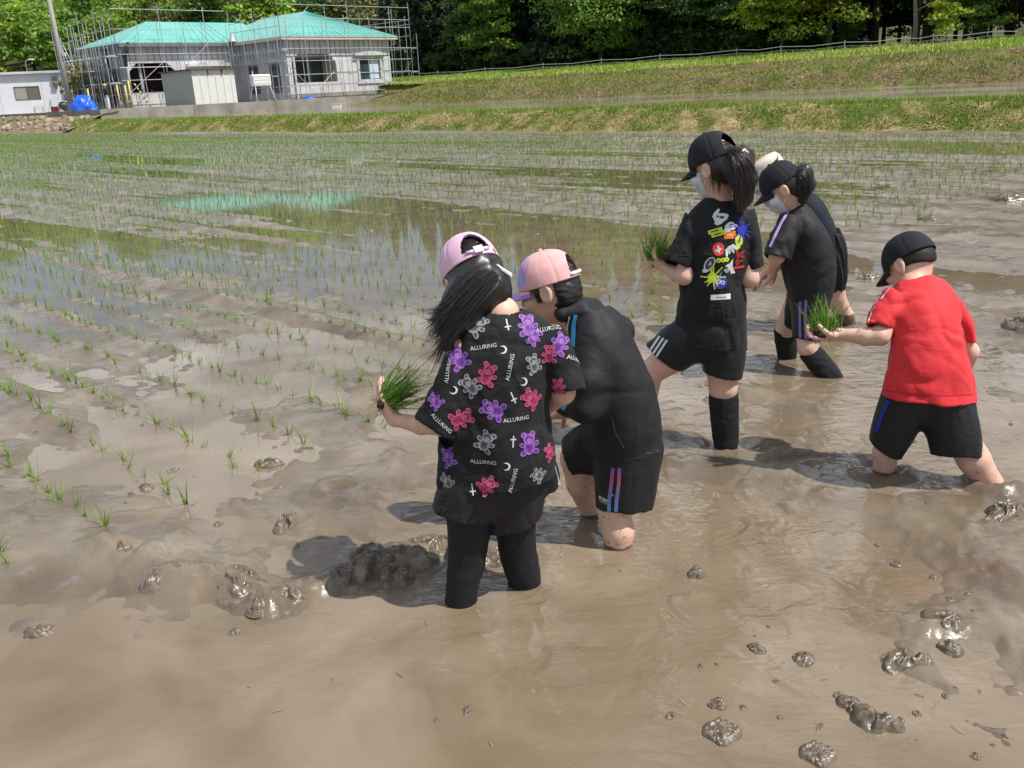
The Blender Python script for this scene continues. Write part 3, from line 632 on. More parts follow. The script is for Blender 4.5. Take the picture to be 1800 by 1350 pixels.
def pediment(x0, x1, y, z, parent=H, axis='x'):
    b = MB(); xm = (x0 + x1) / 2
    prof_ = [(x0, z), (x1, z), (x1, z + .16), (xm + .2, z + .34), (xm - .2, z + .34), (x0, z + .16)]
    if axis == 'x': V = [(p[0], y - .3, p[1]) for p in prof_] + [(p[0], y - .003, p[1]) for p in prof_]
    else: V = [(y - .3, p[0], p[1]) for p in prof_] + [(y - .003, p[0], p[1]) for p in prof_]
    n = len(prof_); Fc = [tuple(range(n)), tuple(reversed(range(n, 2 * n)))] + [(i, n + i, n + (i + 1) % n, (i + 1) % n) for i in range(n)]
    b.add(V, Fc); b.build('pediment', m_white, parent)
pediment(B1[0] - .55, B1[1] + .55, 0, B1[3] + .22)
b = MB(); b.box((B1[0] - .22, -.09, B1[2] - .1), (B1[0] - .02, -.003, B1[3] + .2)); b.box((B1[1] + .02, -.09, B1[2] - .1), (B1[1] + .22, -.003, B1[3] + .2)); b.box((B1[0] - .3, -.12, B1[2] - .28), (B1[1] + .3, -.003, B1[2] - .1)); b.build('window_trim', m_white, H)
pediment(A2[1] + .9, -.7, D1, 2.95)
for y0 in (1.2, 4.4):
    pediment(y0 - .3, y0 + 1.7, 0, 2.9, axis='y')
    f = MB(); f.box((-.05, y0, .6), (-.002, y0 + 1.4, 2.75)); fo = f.build('window', m_frame, H); p = MB(); p.box((-.06, y0 + .08, .7), (-.051, y0 + 1.32, 2.65)); p.build('pane', m_glass, fo)
f = MB(); f.box((XL - .05, D1 + 1.6, .5), (XL - .002, D1 + 2.8, 3.0)); fo = f.build('window', m_frame, H); p = MB(); p.box((XL - .06, D1 + 1.68, .6), (XL - .051, D1 + 2.72, 2.9)); p.build('pane', m_glass, fo)
b = MB(); b.tube([(A1[0] + .12, -.12, 0), (A1[0] + .12, -.12, 3.2)], .09, 10); b.build('porch_column', m_white, H)
b = MB(); b.tube([(A2[0] + 1.1, D1 + .5, .25), (A2[0] + 1.1, D1 + .5, A2[3] + .3)], .12, 10); b.build('room_column', m_grey, H)
b = MB(); prism(b, [(-.9, D1 - .9), (-.45, D1 - .9), (-.45, D1 - .5), (-.9, D1 - .5)], EZ + .16, EZ + .2); b.add([(-.95, D1 - .95, EZ + .2), (-.4, D1 - .95, EZ + .2), (-.4, D1 - .45, EZ + .2), (-.95, D1 - .45, EZ + .2), (-.62, D1 - .7, EZ + 1.0)], [(0, 1, 4), (1, 2, 4), (2, 3, 4), (3, 0, 4)]); b.build('sheet_bundle', m_white, H)
tag(H, 'single-storey white house with teal hip roof inside pipe scaffolding', 'house')

# ---- scaffolding: every standard, ledger, brace and plank is its own piece
SC = st_root('scaffolding', S1, T0, YZ)
_cache = {}
def pipe(a, b_, r=.028, name='ledger', mm=None):
    a = Vector(a); b_ = Vector(b_); L = (b_ - a).length; key = (round(L, 2), r)
    if key not in _cache:
        q = MB(); q.tube([(0, 0, 0), (0, 0, L)], r, 6); _cache[key] = mesh_np(name, q.v, q.f, m_pipe, False)
    o = bpy.data.objects.new(name, _cache[key]); col.objects.link(o); o.parent = SC; o.location = a
    o.rotation_mode = 'QUATERNION'; o.rotation_quaternion = (b_ - a).to_track_quat('Z', 'Y'); return o
def face(p0, p1, n, top, levels, planks=(), braces=(), inner=None):
    p0 = Vector(p0); p1 = Vector(p1)
    for k in range(n + 1):
        p = p0.lerp(p1, k / n); tp = top[k % len(top)]; pipe(p, p + Vector((0, 0, tp)), name='standard')
        if inner is not None:
            q = p + Vector(inner); pipe(q, q + Vector((0, 0, tp - 1.0)), name='standard')
            for z in (1.8, 3.7):
                pipe(p + Vector((0, 0, z)), q + Vector((0, 0, z)), .022, 'transom')
    for z in levels: pipe(p0 + Vector((0, 0, z)), p1 + Vector((0, 0, z)), .024)
    for z in planks:
        d = (p1 - p0); nn = Vector(inner) if inner is not None else Vector((0, 0, 0)); q = MB()
        for u0, u1 in ((.05, .15), (.2, .3)): pass
        a = p0 + nn * .15; c = p1 + nn * .15; e = nn * .6
        q.add([a + Vector((0, 0, z)), c + Vector((0, 0, z)), c + e + Vector((0, 0, z)), a + e + Vector((0, 0, z)), a + Vector((0, 0, z + .05)), c + Vector((0, 0, z + .05)), c + e + Vector((0, 0, z + .05)), a + e + Vector((0, 0, z + .05))],
              [(0, 3, 2, 1), (4, 5, 6, 7), (0, 1, 5, 4), (1, 2, 6, 5), (2, 3, 7, 6), (3, 0, 4, 7)]); q.build('plank', m_plank, SC)
    for u0, z0, u1, z1 in braces: pipe(p0.lerp(p1, u0) + Vector((0, 0, z0)), p0.lerp(p1, u1) + Vector((0, 0, z1)), .022, 'brace')
g = 1.0
face((-g, -g, 0), (W_ + 1.6, -g, 0), 6, (7.3, 5.9, 7.0), (.45, 1.0, 1.85, 2.85, 3.75, 5.35, 5.95, 6.9), (), ((.02, 2.7, .2, .5), (.2, .5, .36, 2.0), (0, 4.4, .22, 6.8), (.66, 2.0, .86, .5)), (0, .55, 0))
face((-g, -g, 0), (-g, D1 - g, 0), 4, (6.9, 6.2), (1.0, 1.85, 2.85, 3.75, 5.35, 6.0), (3.6,), ((.3, 4.6, .9, 6.6),), (.55, 0, 0))
face((XL - g, D1 - g, 0), (-g - .3, D1 - g, 0), 5, (7.3, 6.2), (.5, 1.0, 2.0, 2.9, 3.85, 5.6, 7.0), (2.9,), ((.04, 1.0, .4, 3.4), (.62, 3.2, .88, 5.1)), (0, .55, 0))
face((XL - g, D1 - g, 0), (XL - g, D2 - 1, 0), 5, (7.2, 6.6), (1.0, 1.9, 2.9, 3.8, 4.7, 5.6, 6.6), (1.85, 3.75), ((.1, .3, .3, 3.6),), (-.9, 0, 0))
face((XL - 2.5, D1 + 1, 0), (XL - 2.5, D2 - 1, 0), 4, (5.4, 6.0, 5.0), (1.6, 2.8, 3.9, 5.0), (2.75,), ((.05, .1, .7, 5.0), (.15, .1, .8, 5.0)), (.6, 0, 0))
face((W_ + 1.6, -g, 0), (W_ + 1.6, D2, 0), 7, (5.9, 7.0), (1.0, 1.85, 2.85, 3.75, 4.7, 5.6, 5.95), (1.8, 3.7), ((0, 2.7, .2, .3), (.3, .3, .5, 3.0)), (.7, 0, 0))
tag(SC, 'galvanised pipe scaffolding wrapped round the teal-roofed house', 'scaffolding')

# ---- things standing in the yard
def sheet_shed():
    p = hit_s(345, 182, 62.2); t_ = float(p[0] * eT[0] + p[1] * eT[1]); o = st_root('storage_shed', 62.3, t_, YZ)
    m_sh = mat('cream_sheet_steel', (.62, .62, .57), .5, .4, var=.06, vscale=1.5); m_rr = mat('brown_sheet_roof', (.10, .06, .05), .6, .4)
    w, d, h = 3.35, 4.6, 2.35; b = MB(); n = 44; V = []; Fc = []
    for k in range(n + 1):                         # ribbed front
        x = w * k / n; y = 0 if (k % 8) else -.05; V += [(x, y, 0), (x, y, h)]
    for k in range(n): Fc.append((2 * k, 2 * k + 2, 2 * k + 3, 2 * k + 1))
    b.add(V, Fc); b.build('front_sheet', m_sh, o)
    b = MB(); b.box((0, .01, 0), (.05, d, h)); b.build('side_sheet', mat('grey_sheet_steel', (.30, .33, .30), .55, .4, var=.12, vscale=2), o)
    b = MB(); b.box((w - .05, .01, 0), (w, d, h)); b.box((.051, d - .05, 0), (w - .051, d, h)); b.build('back_sheet', m_sh, o)
    b = MB(); b.box((-.15, -.22, h + .01), (w + .1, d + .1, h + .09)); b.build('roof', m_rr, o)
    b = MB(); b.box((1.2, -.09, h - .35), (1.28, -.055, h)); b.build('hanger', m_rr, o); b = MB(); b.box((2.3, -.09, h - .35), (2.38, -.055, h)); b.build('hanger', m_rr, o)
    b = MB(); b.box((-.1, -.1, -.01), (w + .1, d, .0)); b.build('base', m_conc, o)
    tag(o, 'cream ribbed steel storage shed with brown roof before the house', 'shed')
sheet_shed()
def oil_tank():
    p = hit_s(465, 177, 62.2); t_ = float(p[0] * eT[0] + p[1] * eT[1]); o = st_root('oil_tank', 62.4, t_, YZ); m_t = mat('white_painted_tank', (.66, .66, .63), .5, .4, var=.08, vscale=3)
    b = bmesh.new(); bmesh.ops.create_cube(b, size=1); bmesh.ops.scale(b, vec=(1.55, .55, .85), verts=b.verts); bmesh.ops.bevel(b, geom=b.edges[:], offset=.11, segments=3, affect='EDGES', profile=.5)
    bmesh.ops.translate(b, vec=(0, 0, 1.52), verts=b.verts); me = bpy.data.meshes.new('tank_body'); b.to_mesh(me); b.free(); me.materials.append(m_t); link('tank_body', me, o, False)
    for z in (1.32, 1.56, 1.8):
        q = MB(); q.box((-.66, -.292, z - .012), (.66, -.272, z + .012)); q.build('rib', m_t, o)
    for x in (-.62, .62):
        for y, dy in ((-.2, -.28), (.2, .28)):
            q = MB(); q.tube([(x, y, 1.75), (x, y, 1.1), (x * 1.08, y + dy * .4, .8), (x * 1.3, y + dy, .02)], .035, 6); q.build('leg', m_t, o, True)
            q = MB(); q.box((x * 1.3 - .1, y + dy - .1, 0), (x * 1.3 + .1, y + dy + .1, .12)); q.build('foot_block', m_conc, o)
    q = MB(); q.tube([(-.6, 0, 1.9), (-.6, 0, 2.2)], .03, 6); q.build('vent_pipe', m_t, o)
    tag(o, 'white ribbed oil tank on four splayed legs before the house', 'oil tank')
oil_tank()
def blob_sheet(name, loc, size, seed, material, label, cat, nfold=26):
    o = empty(name, loc); r = np.random.default_rng(seed); nu, nv = 40, 16
    u = np.linspace(0, 2 * np.pi, nu, endpoint=False); v = np.linspace(0, np.pi / 2, nv); U_, V_ = np.meshgrid(u, v, indexing='ij')
    d = np.stack([np.cos(U_) * np.cos(V_), np.sin(U_) * np.cos(V_), np.sin(V_)], -1).reshape(-1, 3)
    k = 1 + .28 * fbm(d * 2.2 + seed, 3, seed) + .10 * (1 - np.abs(vnoise(d * 5 + 3, seed + 1)))
    Vv = d * k[:, None] * np.array(size); i = np.arange(nu)[:, None]; j = np.arange(nv - 1)[None, :]
    q = np.stack([i * nv + j, ((i + 1) % nu) * nv + j, ((i + 1) % nu) * nv + j + 1, i * nv + j + 1], -1).reshape(-1, 4)
    link('sheet', mesh_np(name, Vv, q, material), o, False); tag(o, label, cat); return o
m_tarp = mat('blue_tarp', (.012, .10, .62), .38, .5, var=.3, vscale=2.5, bump=.8, bscale=6)
p = at(148, 193, 68.5); blob_sheet('tarp_heap', (p[0], p[1], YZ - .1), (.9, .7, 1.05), 3, m_tarp, 'crumpled blue tarpaulin heap left of the scaffolding', 'tarp')
p = hit_s(542, 171, 62.0); blob_sheet('tarp', (p[0], p[1], YZ), (.5, .3, .22), 5, m_tarp, 'small blue tarpaulin on the yard before the porch', 'tarp')
m_yel = mat('yellow_paint', (.62, .50, .10), .5, .4)
for px, y0, y1, s_ in ((160, 155, 190, 'beside the blue tarpaulin heap'), (212, 148, 188, 'at the left corner of the house'), (226, 150, 188, 'behind the tallest yellow post'), (233, 143, 188, 'before the big dark opening'), (268, 142, 165, 'inside the big dark opening')):
    dpt = 70 if px < 250 else 76; a = at(px, y1, dpt); o = empty('guard_post', (a[0], a[1], YZ if px < 250 else YZ + .25)); L = (y1 - y0) * pxm(px, y1, dpt)
    b = MB(); b.tube([(0, 0, 0), (0, 0, L)], .06, 8); b.build('post', m_yel, o, True); b = MB(); b.tube([(0, 0, L + .002), (0, 0, L + .04)], [.06, .03], 8); b.build('cap', m_yel, o); tag(o, 'yellow guard post ' + s_, 'post')
def striped_bar():
    a, c = at(236, 147, 69.5), at(265, 187, 69.2); o = empty('striped_bar', tuple(c)); m_b = mat('black_paint', (.03, .03, .03), .5)
    a = Vector(a - c); n = 12
    for k in range(n):
        b = MB(); b.tube([a * (k / n), a * ((k + 1) / n)], .05, 7); b.build('band', m_yel if k % 2 else m_b, o)
    tag(o, 'black and yellow striped bar leaning against the scaffolding', 'bar')
striped_bar()
m_box = mat('white_plastic', (.7, .7, .68), .5); p = hit_s(592, 187, 60.0); o = empty('floating_box', (p[0], p[1], .62)); b = MB(); b.box((-.32, -.2, -.04), (.32, .2, .22)); b.build('box_body', m_box, o); b = MB(); b.box((-.34, -.22, .221), (.34, .22, .26)); b.build('lid', m_box, o); tag(o, 'small white box lying in the upper paddy before the wall', 'box')
p = at(717, 166, 80); o = empty('dark_panel', (p[0], p[1], 1.35), .4); b = MB(); b.box((-.75, -.04, 0), (.75, .04, .62)); b.build('panel', m_frame, o); b = MB(); b.box((-.7, .05, 0), (-.62, .4, .05)); b.box((.62, .05, 0), (.7, .4, .05)); b.build('foot', m_frame, o); tag(o, 'low dark grey panel at the right end of the house yard', 'panel')

# ---- prefab cabin with its pipes
def cabin():
    L, R = at(-70, 206, 75), at(94, 200, 75); z0 = 1.16; CR = .36; o = empty('prefab_cabin', (L[0], L[1], z0), CR); w = float(R[0] - L[0]) * 1.12; h = 3.15; d = 3.0
    m_w = mat('white_panel', (.70, .71, .76), .5, .4, var=.05, vscale=1.0)
    px = lambda x: float(at(x, 160, 75)[0] - L[0]) * 1.10; pz = lambda x, y: float(at(x, y, 75)[2] - z0)
    wx0, wx1, wz0, wz1 = px(5), px(43), pz(24, 176), pz(24, 152)
    b = MB(); xs = [0, wx0, wx1, w]
    b.box((0, 0, 0), (wx0, .12, h)); b.box((wx1, 0, 0), (w, .12, h)); b.box((wx0, 0, 0), (wx1, .12, wz0)); b.box((wx0, 0, wz1), (wx1, .12, h)); b.build('front_wall', m_w, o)
    b = MB(); b.box((w - .12, .121, 0), (w, d, h)); b.box((0, .121, 0), (.12, d, h)); b.box((.121, d - .12, 0), (w - .121, d, h)); b.build('side_wall', m_w, o)
    b = MB()
    for k in range(1, 8): b.box((w * k / 8 - .012, -.012, .05), (w * k / 8 + .012, -.002, h - .3)) if not (wx0 - .1 < w * k / 8 < wx1 + .1) else None
    b.build('panel_joint', m_grey, o)
    b = MB(); b.box((-.1, -.18, h + .002), (w + .12, d + .1, h + .2)); b.build('roof', m_grey, o); b = MB(); b.box((-.1, -.26, h + .02), (w + .15, -.185, h + .16)); b.build('gutter', m_white, o)
    t = .05; b = MB(); b.box((wx0, -.03, wz0), (wx0 + t, .05, wz1)); b.box((wx1 - t, -.03, wz0), (wx1, .05, wz1)); b.box((wx0 + t, -.03, wz0), (wx1 - t, .05, wz0 + t)); b.box((wx0 + t, -.03, wz1 - t), (wx1 - t, .05, wz1)); xm = (wx0 + wx1) / 2; b.box((xm - .025, -.028, wz0 + t), (xm + .025, .048, wz1 - t)); f = b.build('window', m_frame, o)
    for a, c, mm in ((wx0 + t, xm - .025, mat('pale_blind', (.33, .31, .26), .7)), (xm + .025, wx1 - t, mat('brown_glass', (.16, .13, .12), .15))): b = MB(); b.box((a, .0, wz0 + t), (c, .02, wz1 - t)); b.build('pane', mm, f)
    b = MB(); b.tube([(w - .55, -.1, 0), (w - .55, -.1, h)], .05, 8); b.build('downpipe', m_grey, o, True); b = MB(); b.tube([(w - 1.05, -.08, 1.9), (w - 1.05, -.08, 2.9)], .04, 6); b.build('conduit', m_grey, o)
    for zz in (2.1, 2.6): b = MB(); b.box((w - 1.2, -.22, zz), (w - .85, -.003, zz + .3)); b.build('meter_box', m_frame, o)
    b = MB(); b.tube([(w - 2.9, .3, h + .2), (w - 2.9, .3, h + 1.0)], .035, 6); b.tube([(w - 2.9, .3, h + 1.0), (w - 2.55, .05, h + 1.15)], .03, 6); lp = b.build('lamp_arm', m_pipe, o); b = MB(); b.box((w - 2.62, -.1, h + 1.06), (w - 2.2, .1, h + 1.18)); b.build('lamp_head', m_white, lp)
    tag(o, 'white prefab cabin with a sliding window at the left edge', 'cabin')
    # small things along its foot
    def along(x, d_=-.5): return (L[0] + px(x) * math.cos(CR) - d_ * math.sin(CR), L[1] + px(x) * math.sin(CR) + d_ * math.cos(CR), z0)
    s = empty('stool', along(37), CR); b = MB(); b.box((-.35, -.2, .55), (.35, .2, .61)); b.build('seat', m_cream, s)
    for a, c in ((-1, -1), (-1, 1), (1, -1), (1, 1)): b = MB(); b.tube([(a * .3, c * .16, .55), (a * .36, c * .2, 0)], .025, 5); b.build('leg', m_pipe, s)
    tag(s, 'small low stool standing against the cabin wall', 'stool')
    s = empty('red_crate', along(61), CR); b = MB(); mr_ = mat('dark_red_plastic', (.16, .02, .02), .5)
    b.box((-.28, -.2, 0), (.28, .2, .04)); b.build('base', mr_, s)
    for a in ((-.28, -.2, .28, -.17), (-.28, .17, .28, .2)): b = MB(); b.box((a[0], a[1], .041), (a[2], a[3], .55)); b.build('side', mr_, s)
    for a in (-.28, .25): b = MB(); b.box((a, -.169, .041), (a + .03, .169, .55)); b.build('end', mr_, s)
    tag(s, 'dark red crate between the stool and the round basin', 'crate')
    s = empty('basin', along(76), CR); b = MB(); n = 20; b.tube([(0, -.1 + .0, .48), (0, .06, .5)], [.46, .30], n, False); b.tube([(0, .061, .5), (0, .09, .5)], [.30, .28], n); b.build('bowl', mat('grey_plastic', (.20, .21, .21), .5), s, True)
    b = MB(); b.tube([(.46 * math.cos(6.283 * k / n), -.1, .48 + .46 * math.sin(6.283 * k / n)) for k in range(n + 1)], .03, 5); b.build('rim', m_pipe, s); tag(s, 'round grey basin propped against the cabin wall', 'basin')
    s = empty('bicycle', (lambda q: (q[0], q[1], 1.2))(along(110, -.6)), CR); m_t = mat('bike_tyre', (.03, .03, .03), .7)
    for x in (-.5, .5):
        b = MB(); b.tube([(x + .31 * math.cos(6.283 * k / 18), 0, .33 + .31 * math.sin(6.283 * k / 18)) for k in range(19)], .025, 5); wh = b.build('wheel', m_t, s)
    b = MB()
    for a, c in (((-.5, .33), (-.1, .8)), ((-.1, .8), (.4, .8)), ((.5, .33), (.38, .95)), ((-.5, .33), (0, .3)), ((0, .3), (.4, .78)), ((0, .3), (-.12, .9))): b.tube([(a[0], 0, a[1]), (c[0], 0, c[1])], .025, 5)
    b.build('frame', m_pipe, s); b = MB(); b.box((-.24, -.07, .9), (.02, .07, .95)); b.build('saddle', m_t, s); b = MB(); b.tube([(.3, -.28, 1.02), (.38, 0, .97), (.3, .28, 1.02)], .02, 5); b.build('handlebar', m_pipe, s); tag(s, 'parked bicycle between the cabin and the utility pole', 'bicycle')
cabin()
def utility_pole():
    B = at(125, 197, 69.5); o = empty('utility_pole', tuple(B)); m_p = mat('pole_concrete', (.36, .34, .31), .85, .2, var=.12, vscale=2)
    b = MB(); b.tube([(0, 0, -.2), (0, 0, 5), (0, 0, 11.5)], [.19, .17, .13], 14); b.build('pole', m_p, o, True)
    b = MB(); b.tube([(0, -.2, 10.8), (0, .2, 10.8)], .05, 6); b.box((-.9, -.06, 10.6), (.9, .06, 10.72)); b.build('cross_arm', m_pipe, o)
    b = MB(); b.box((.2, -.12, 3.9), (.42, .12, 4.15)); b.build('junction_box', m_white, o)
    for z, dz in ((4.55, -.35), (3.35, -.05)):
        b = MB(); b.tube([(0, 0, z), (2.5, 1.2, z + dz - .15), (5.4, 2.6, z + dz)], .012, 4); b.build('cable', m_frame, o)
    tag(o, 'tall grey concrete utility pole between cabin and blue tarpaulin', 'utility pole')
utility_pole()
def far_house():
    B = at(104, 190, 92); o = empty('small_house', (B[0], B[1], 1.1)); b = MB(); b.box((-2.2, 0, 0), (1.4, 4, 2.4)); b.build('wall', mat('beige_wall', (.42, .36, .29), .8), o)
    b = MB(); b.add([(-2.6, -.5, 2.45), (1.9, -.5, 2.45), (1.9, 4.5, 2.45), (-2.6, 4.5, 2.45), (-2.6, 2, 3.6), (1.9, 2, 3.6)], [(0, 1, 5, 4), (2, 3, 4, 5), (1, 2, 5), (3, 0, 4), (3, 2, 1, 0)]); b.build('roof', mat('brown_tile', (.09, .06, .05), .7), o)
    b = MB(); b.box((-.2, -.04, .7), (.7, -.005, 1.6)); b.build('window', m_glass, o); tag(o, 'small house with brown gable roof behind the cabin', 'house')
far_house()
# rubble and bare soil on the slope below the cabin
m_soil = mat('bare_soil', (.24, .185, .125), .95, .1, base2=(.15, .13, .06), vscale=1.2, var=.3, bump=1.5, bscale=12, detail=7)
ss = np.linspace(61.2, 112, 130); tt = np.linspace(21.6, 26.2, 26); A_, B_ = np.meshgrid(ss, tt, indexing='ij'); S = A_.ravel(); T = B_.ravel()
z = np.interp(T, [21.6, 22.3, 23.2, 24.4, 25.2, 26.2], [-.2, .05, .32, .78, 1.14, 1.20]) + .10 * fbm(np.stack([S * 1.6, T * 1.6, S * 0], 1), 4, 61)
i = np.arange(129)[:, None] * 26 + np.arange(25)[None, :]; q = np.stack([i, i + 26, i + 27, i + 1], -1).reshape(-1, 4)
o = link('rubble_slope', mesh_np('rubble_slope', np.column_stack([S * eS[0] + T * eT[0], S * eS[1] + T * eT[1], z]), q, m_soil)); tag(o, kind='structure')
m_stone = mat('rubble_stone', (.29, .245, .19), .9, .2, var=.25, vscale=3, bump=.8, bscale=10, objrand=.25)
STONES = []
for k in range(6):
    b = bmesh.new(); bmesh.ops.create_icosphere(b, subdivisions=2, radius=1)
    for v in b.verts: v.co *= 1 + .35 * mnoise.noise(v.co * 1.7 + Vector((k * 9, 0, 0))); v.co.z *= .62
    me = bpy.data.meshes.new('stone'); b.to_mesh(me); b.free(); me.materials.append(m_stone); STONES.append(me)
rs = random.Random(3)
for k in range(80):
    o = bpy.data.objects.new('rubble_stone', STONES[k % 6]); col.objects.link(o); s_ = 61.6 + 22 * rs.random() ** 1.6; t_ = rs.uniform(22.7, 24.9)
    zz = float(np.interp(t_, [21.6, 22.3, 23.2, 24.4, 25.2, 26.2], [-.2, .05, .32, .78, 1.14, 1.20])); o.location = st(s_, t_, zz + .04); o.scale = [rs.uniform(.08, .25)] * 3; o.rotation_euler = (rs.random(), rs.random(), rs.random() * 6)
    tag(o, 'pale rubble stone on the bare slope below the white cabin', 'stone', 'rubble stones below the cabin')
# ---- net fence at the top of the meadow
def net_fence():
    o = empty('net_fence', tuple(st(70, 58, 3.0))); m_po = mat('fence_post', (.35, .34, .31), .7); m_ro = mat('white_rope', (.72, .72, .68), .6)
    path = []
    for px, yb, yt in ((724, 160, 127), (770, 149, 130), (853, 138, 129), (955, 132, 122), (1057, 128, 114), (1160, 124, 106), (1295, 112, 91), (1372, 104, 84), (1484, 92, 80), (1590, 86, 72), (1640, 80, 68), (1748, 76, 58), (1830, 70, 54)):
        tv = float(np.interp(px, [724, 1160, 1830], [55, 58.5, 60])); d = ray(px, (yb + yt) / 2); k = tv / (d[0] * eT[0] + d[1] * eT[1]); zb = float(prof(np.array([tv]))[0]); x, y = d[0] * k, d[1] * k
        d2 = ray(px, yt); ztop = CAM_H + d2[2] * (tv / (d2[0] * eT[0] + d2[1] * eT[1])); ztop = min(max(ztop, zb + .5), zb + 1.9); path.append((x, y, zb, ztop))
    for x, y, zb, zt in path: b = MB(); b.tube([(x, y, zb - .1), (x, y, zt + .12)], .03, 5); b.build('fence_post', m_po, o, wc=True)
    for f, r in ((1.0, .02), (.55, .009), (.12, .009)):
        b = MB(); pts = []
        for (a, c) in zip(path, path[1:]):
            for u in (0, .5): pts.append((a[0] + (c[0] - a[0]) * u, a[1] + (c[1] - a[1]) * u, a[2] + (c[2] - a[2]) * u + f * ((a[3] - a[2]) * (1 - u) + (c[3] - c[2]) * u) - (.10 if u else 0)))
        b.tube(pts, r, 4); b.build('rope', m_ro, o, wc=True)
    tag(o, 'thin roped net fence along the top of the green meadow', 'fence')
net_fence()
# ================================================================== people: smooth implicit bodies and garments
f32 = np.float32
def rcone(p, a, b, ra, rb):
    a = np.asarray(a, f32); b = np.asarray(b, f32); ab = b - a; L2 = float(ab @ ab) + 1e-12
    t = np.clip(((p - a) @ ab) / L2, 0, 1); q = p - a - t[:, None] * ab
    return np.sqrt((q * q).sum(1)) - (ra + (rb - ra) * t)
def chain(p, pts, k=.0):
    d = None
    for (a, ra), (b, rb) in zip(pts, pts[1:]):
        e = rcone(p, a, b, ra, rb); d = e if d is None else (np.minimum(d, e) if k <= 0 else smin(d, e, k))
    return d
def smin(a, b, k):
    h = np.clip(.5 + .5 * (b - a) / k, 0, 1); return b + (a - b) * h - k * h * (1 - h)
def smax(a, b, k): return -smin(-a, -b, k)
def ell(p, c, Rm, r):                         # Rm rows are the local axes
    q = (p - np.asarray(c, f32)) @ np.asarray(Rm, f32).T; r = np.asarray(r, f32)
    k0 = np.sqrt(((q / r) ** 2).sum(1)) + 1e-6; k1 = np.sqrt(((q / (r * r)) ** 2).sum(1)) + 1e-6
    return k0 * (k0 - 1) / k1
def unit(v): v = np.asarray(v, float); return v / (np.linalg.norm(v) + 1e-12)
def frame(fwd, up):                           # rows: side (the person's left -> +), forward, up
    f = unit(fwd); u = np.asarray(up, float); u = unit(u - f * (u @ f)); s = np.cross(f, u); return np.array([s, f, u])
class Loft:
    """tube with elliptical sections: each section is (left point, right point, half depth); sections are blended smoothly"""
    def __init__(s, secs):
        s.L = [np.asarray(a, float) for a, b, d in secs]; s.R = [np.asarray(b, float) for a, b, d in secs]; s.d = [d for a, b, d in secs]
        s.C = [(a + b) / 2 for a, b in zip(s.L, s.R)]; s.w = [np.linalg.norm(b - a) / 2 for a, b in zip(s.L, s.R)]
        s.n = unit(s.C[-1] - s.C[0]); n = len(secs)
        X = np.array([np.concatenate([l, r, [d]]) for l, r, d in zip(s.L, s.R, s.d)]); Y = []
        for i in range(n - 1):
            p0, p1, p2, p3 = X[max(i - 1, 0)], X[i], X[i + 1], X[min(i + 2, n - 1)]
            for t in np.arange(0, 1, .125): Y.append(.5 * (2 * p1 + (p2 - p0) * t + (2 * p0 - 5 * p1 + 4 * p2 - p3) * t * t + (3 * p1 - p0 - 3 * p2 + p3) * t ** 3))
        Y.append(X[-1]); Y = np.array(Y); C = (Y[:, :3] + Y[:, 3:6]) / 2; U_ = Y[:, 3:6] - Y[:, :3]
        s.s = np.maximum.accumulate((C - s.C[0]) @ s.n + np.arange(len(C)) * 1e-6)
        W = np.linalg.norm(U_ - np.outer(U_ @ s.n, s.n), axis=1) / 2; U_ = U_ - np.outer(U_ @ s.n, s.n); U_ /= np.linalg.norm(U_, axis=1, keepdims=True)
        s.T = np.column_stack([C, U_, W, Y[:, 6]]); s.len = float(s.s[-1])
        def endn(i, j): ax = s.C[j] - s.C[i]; u = unit(s.R[i] - s.L[i]); return unit(ax - u * (ax @ u))
        s.m0 = endn(0, 1); s.m1 = endn(n - 1, n - 2)
    def __call__(s, p, off=0.0, ext0=0.0, ext1=0.0, first=None, last=None):
        sv = ((p - s.C[0].astype(f32)) @ s.n.astype(f32)); g = [np.interp(sv, s.s, s.T[:, i]).astype(f32) for i in range(8)]
        U_ = np.stack(g[3:6], 1); U_ /= np.linalg.norm(U_, axis=1, keepdims=True); Vv = np.cross(np.broadcast_to(s.n.astype(f32), U_.shape), U_)
        q = p - np.stack(g[:3], 1); q = q - (q @ s.n.astype(f32))[:, None] * s.n.astype(f32)
        pu = (q * U_).sum(1); pv = (q * Vv).sum(1); w = g[6] + off; d = g[7] + off
        k0 = np.sqrt((pu / w) ** 2 + (pv / d) ** 2) + 1e-6; k1 = np.sqrt((pu / (w * w)) ** 2 + (pv / (d * d)) ** 2) + 1e-6
        e = k0 * (k0 - 1) / k1
        o0 = (s.C[0].astype(f32) - p) @ s.m0.astype(f32) - ext0; o1 = (s.C[-1].astype(f32) - p) @ s.m1.astype(f32) - ext1
        over = np.maximum(o0, o1)
        if first is not None: over = np.maximum(over, sv - first)
        if last is not None: over = np.maximum(over, (s.len - last) - sv)
        return np.where(over > 0, np.where(e > 0, np.sqrt(np.maximum(e, 0) ** 2 + over ** 2), over), np.maximum(e, over))
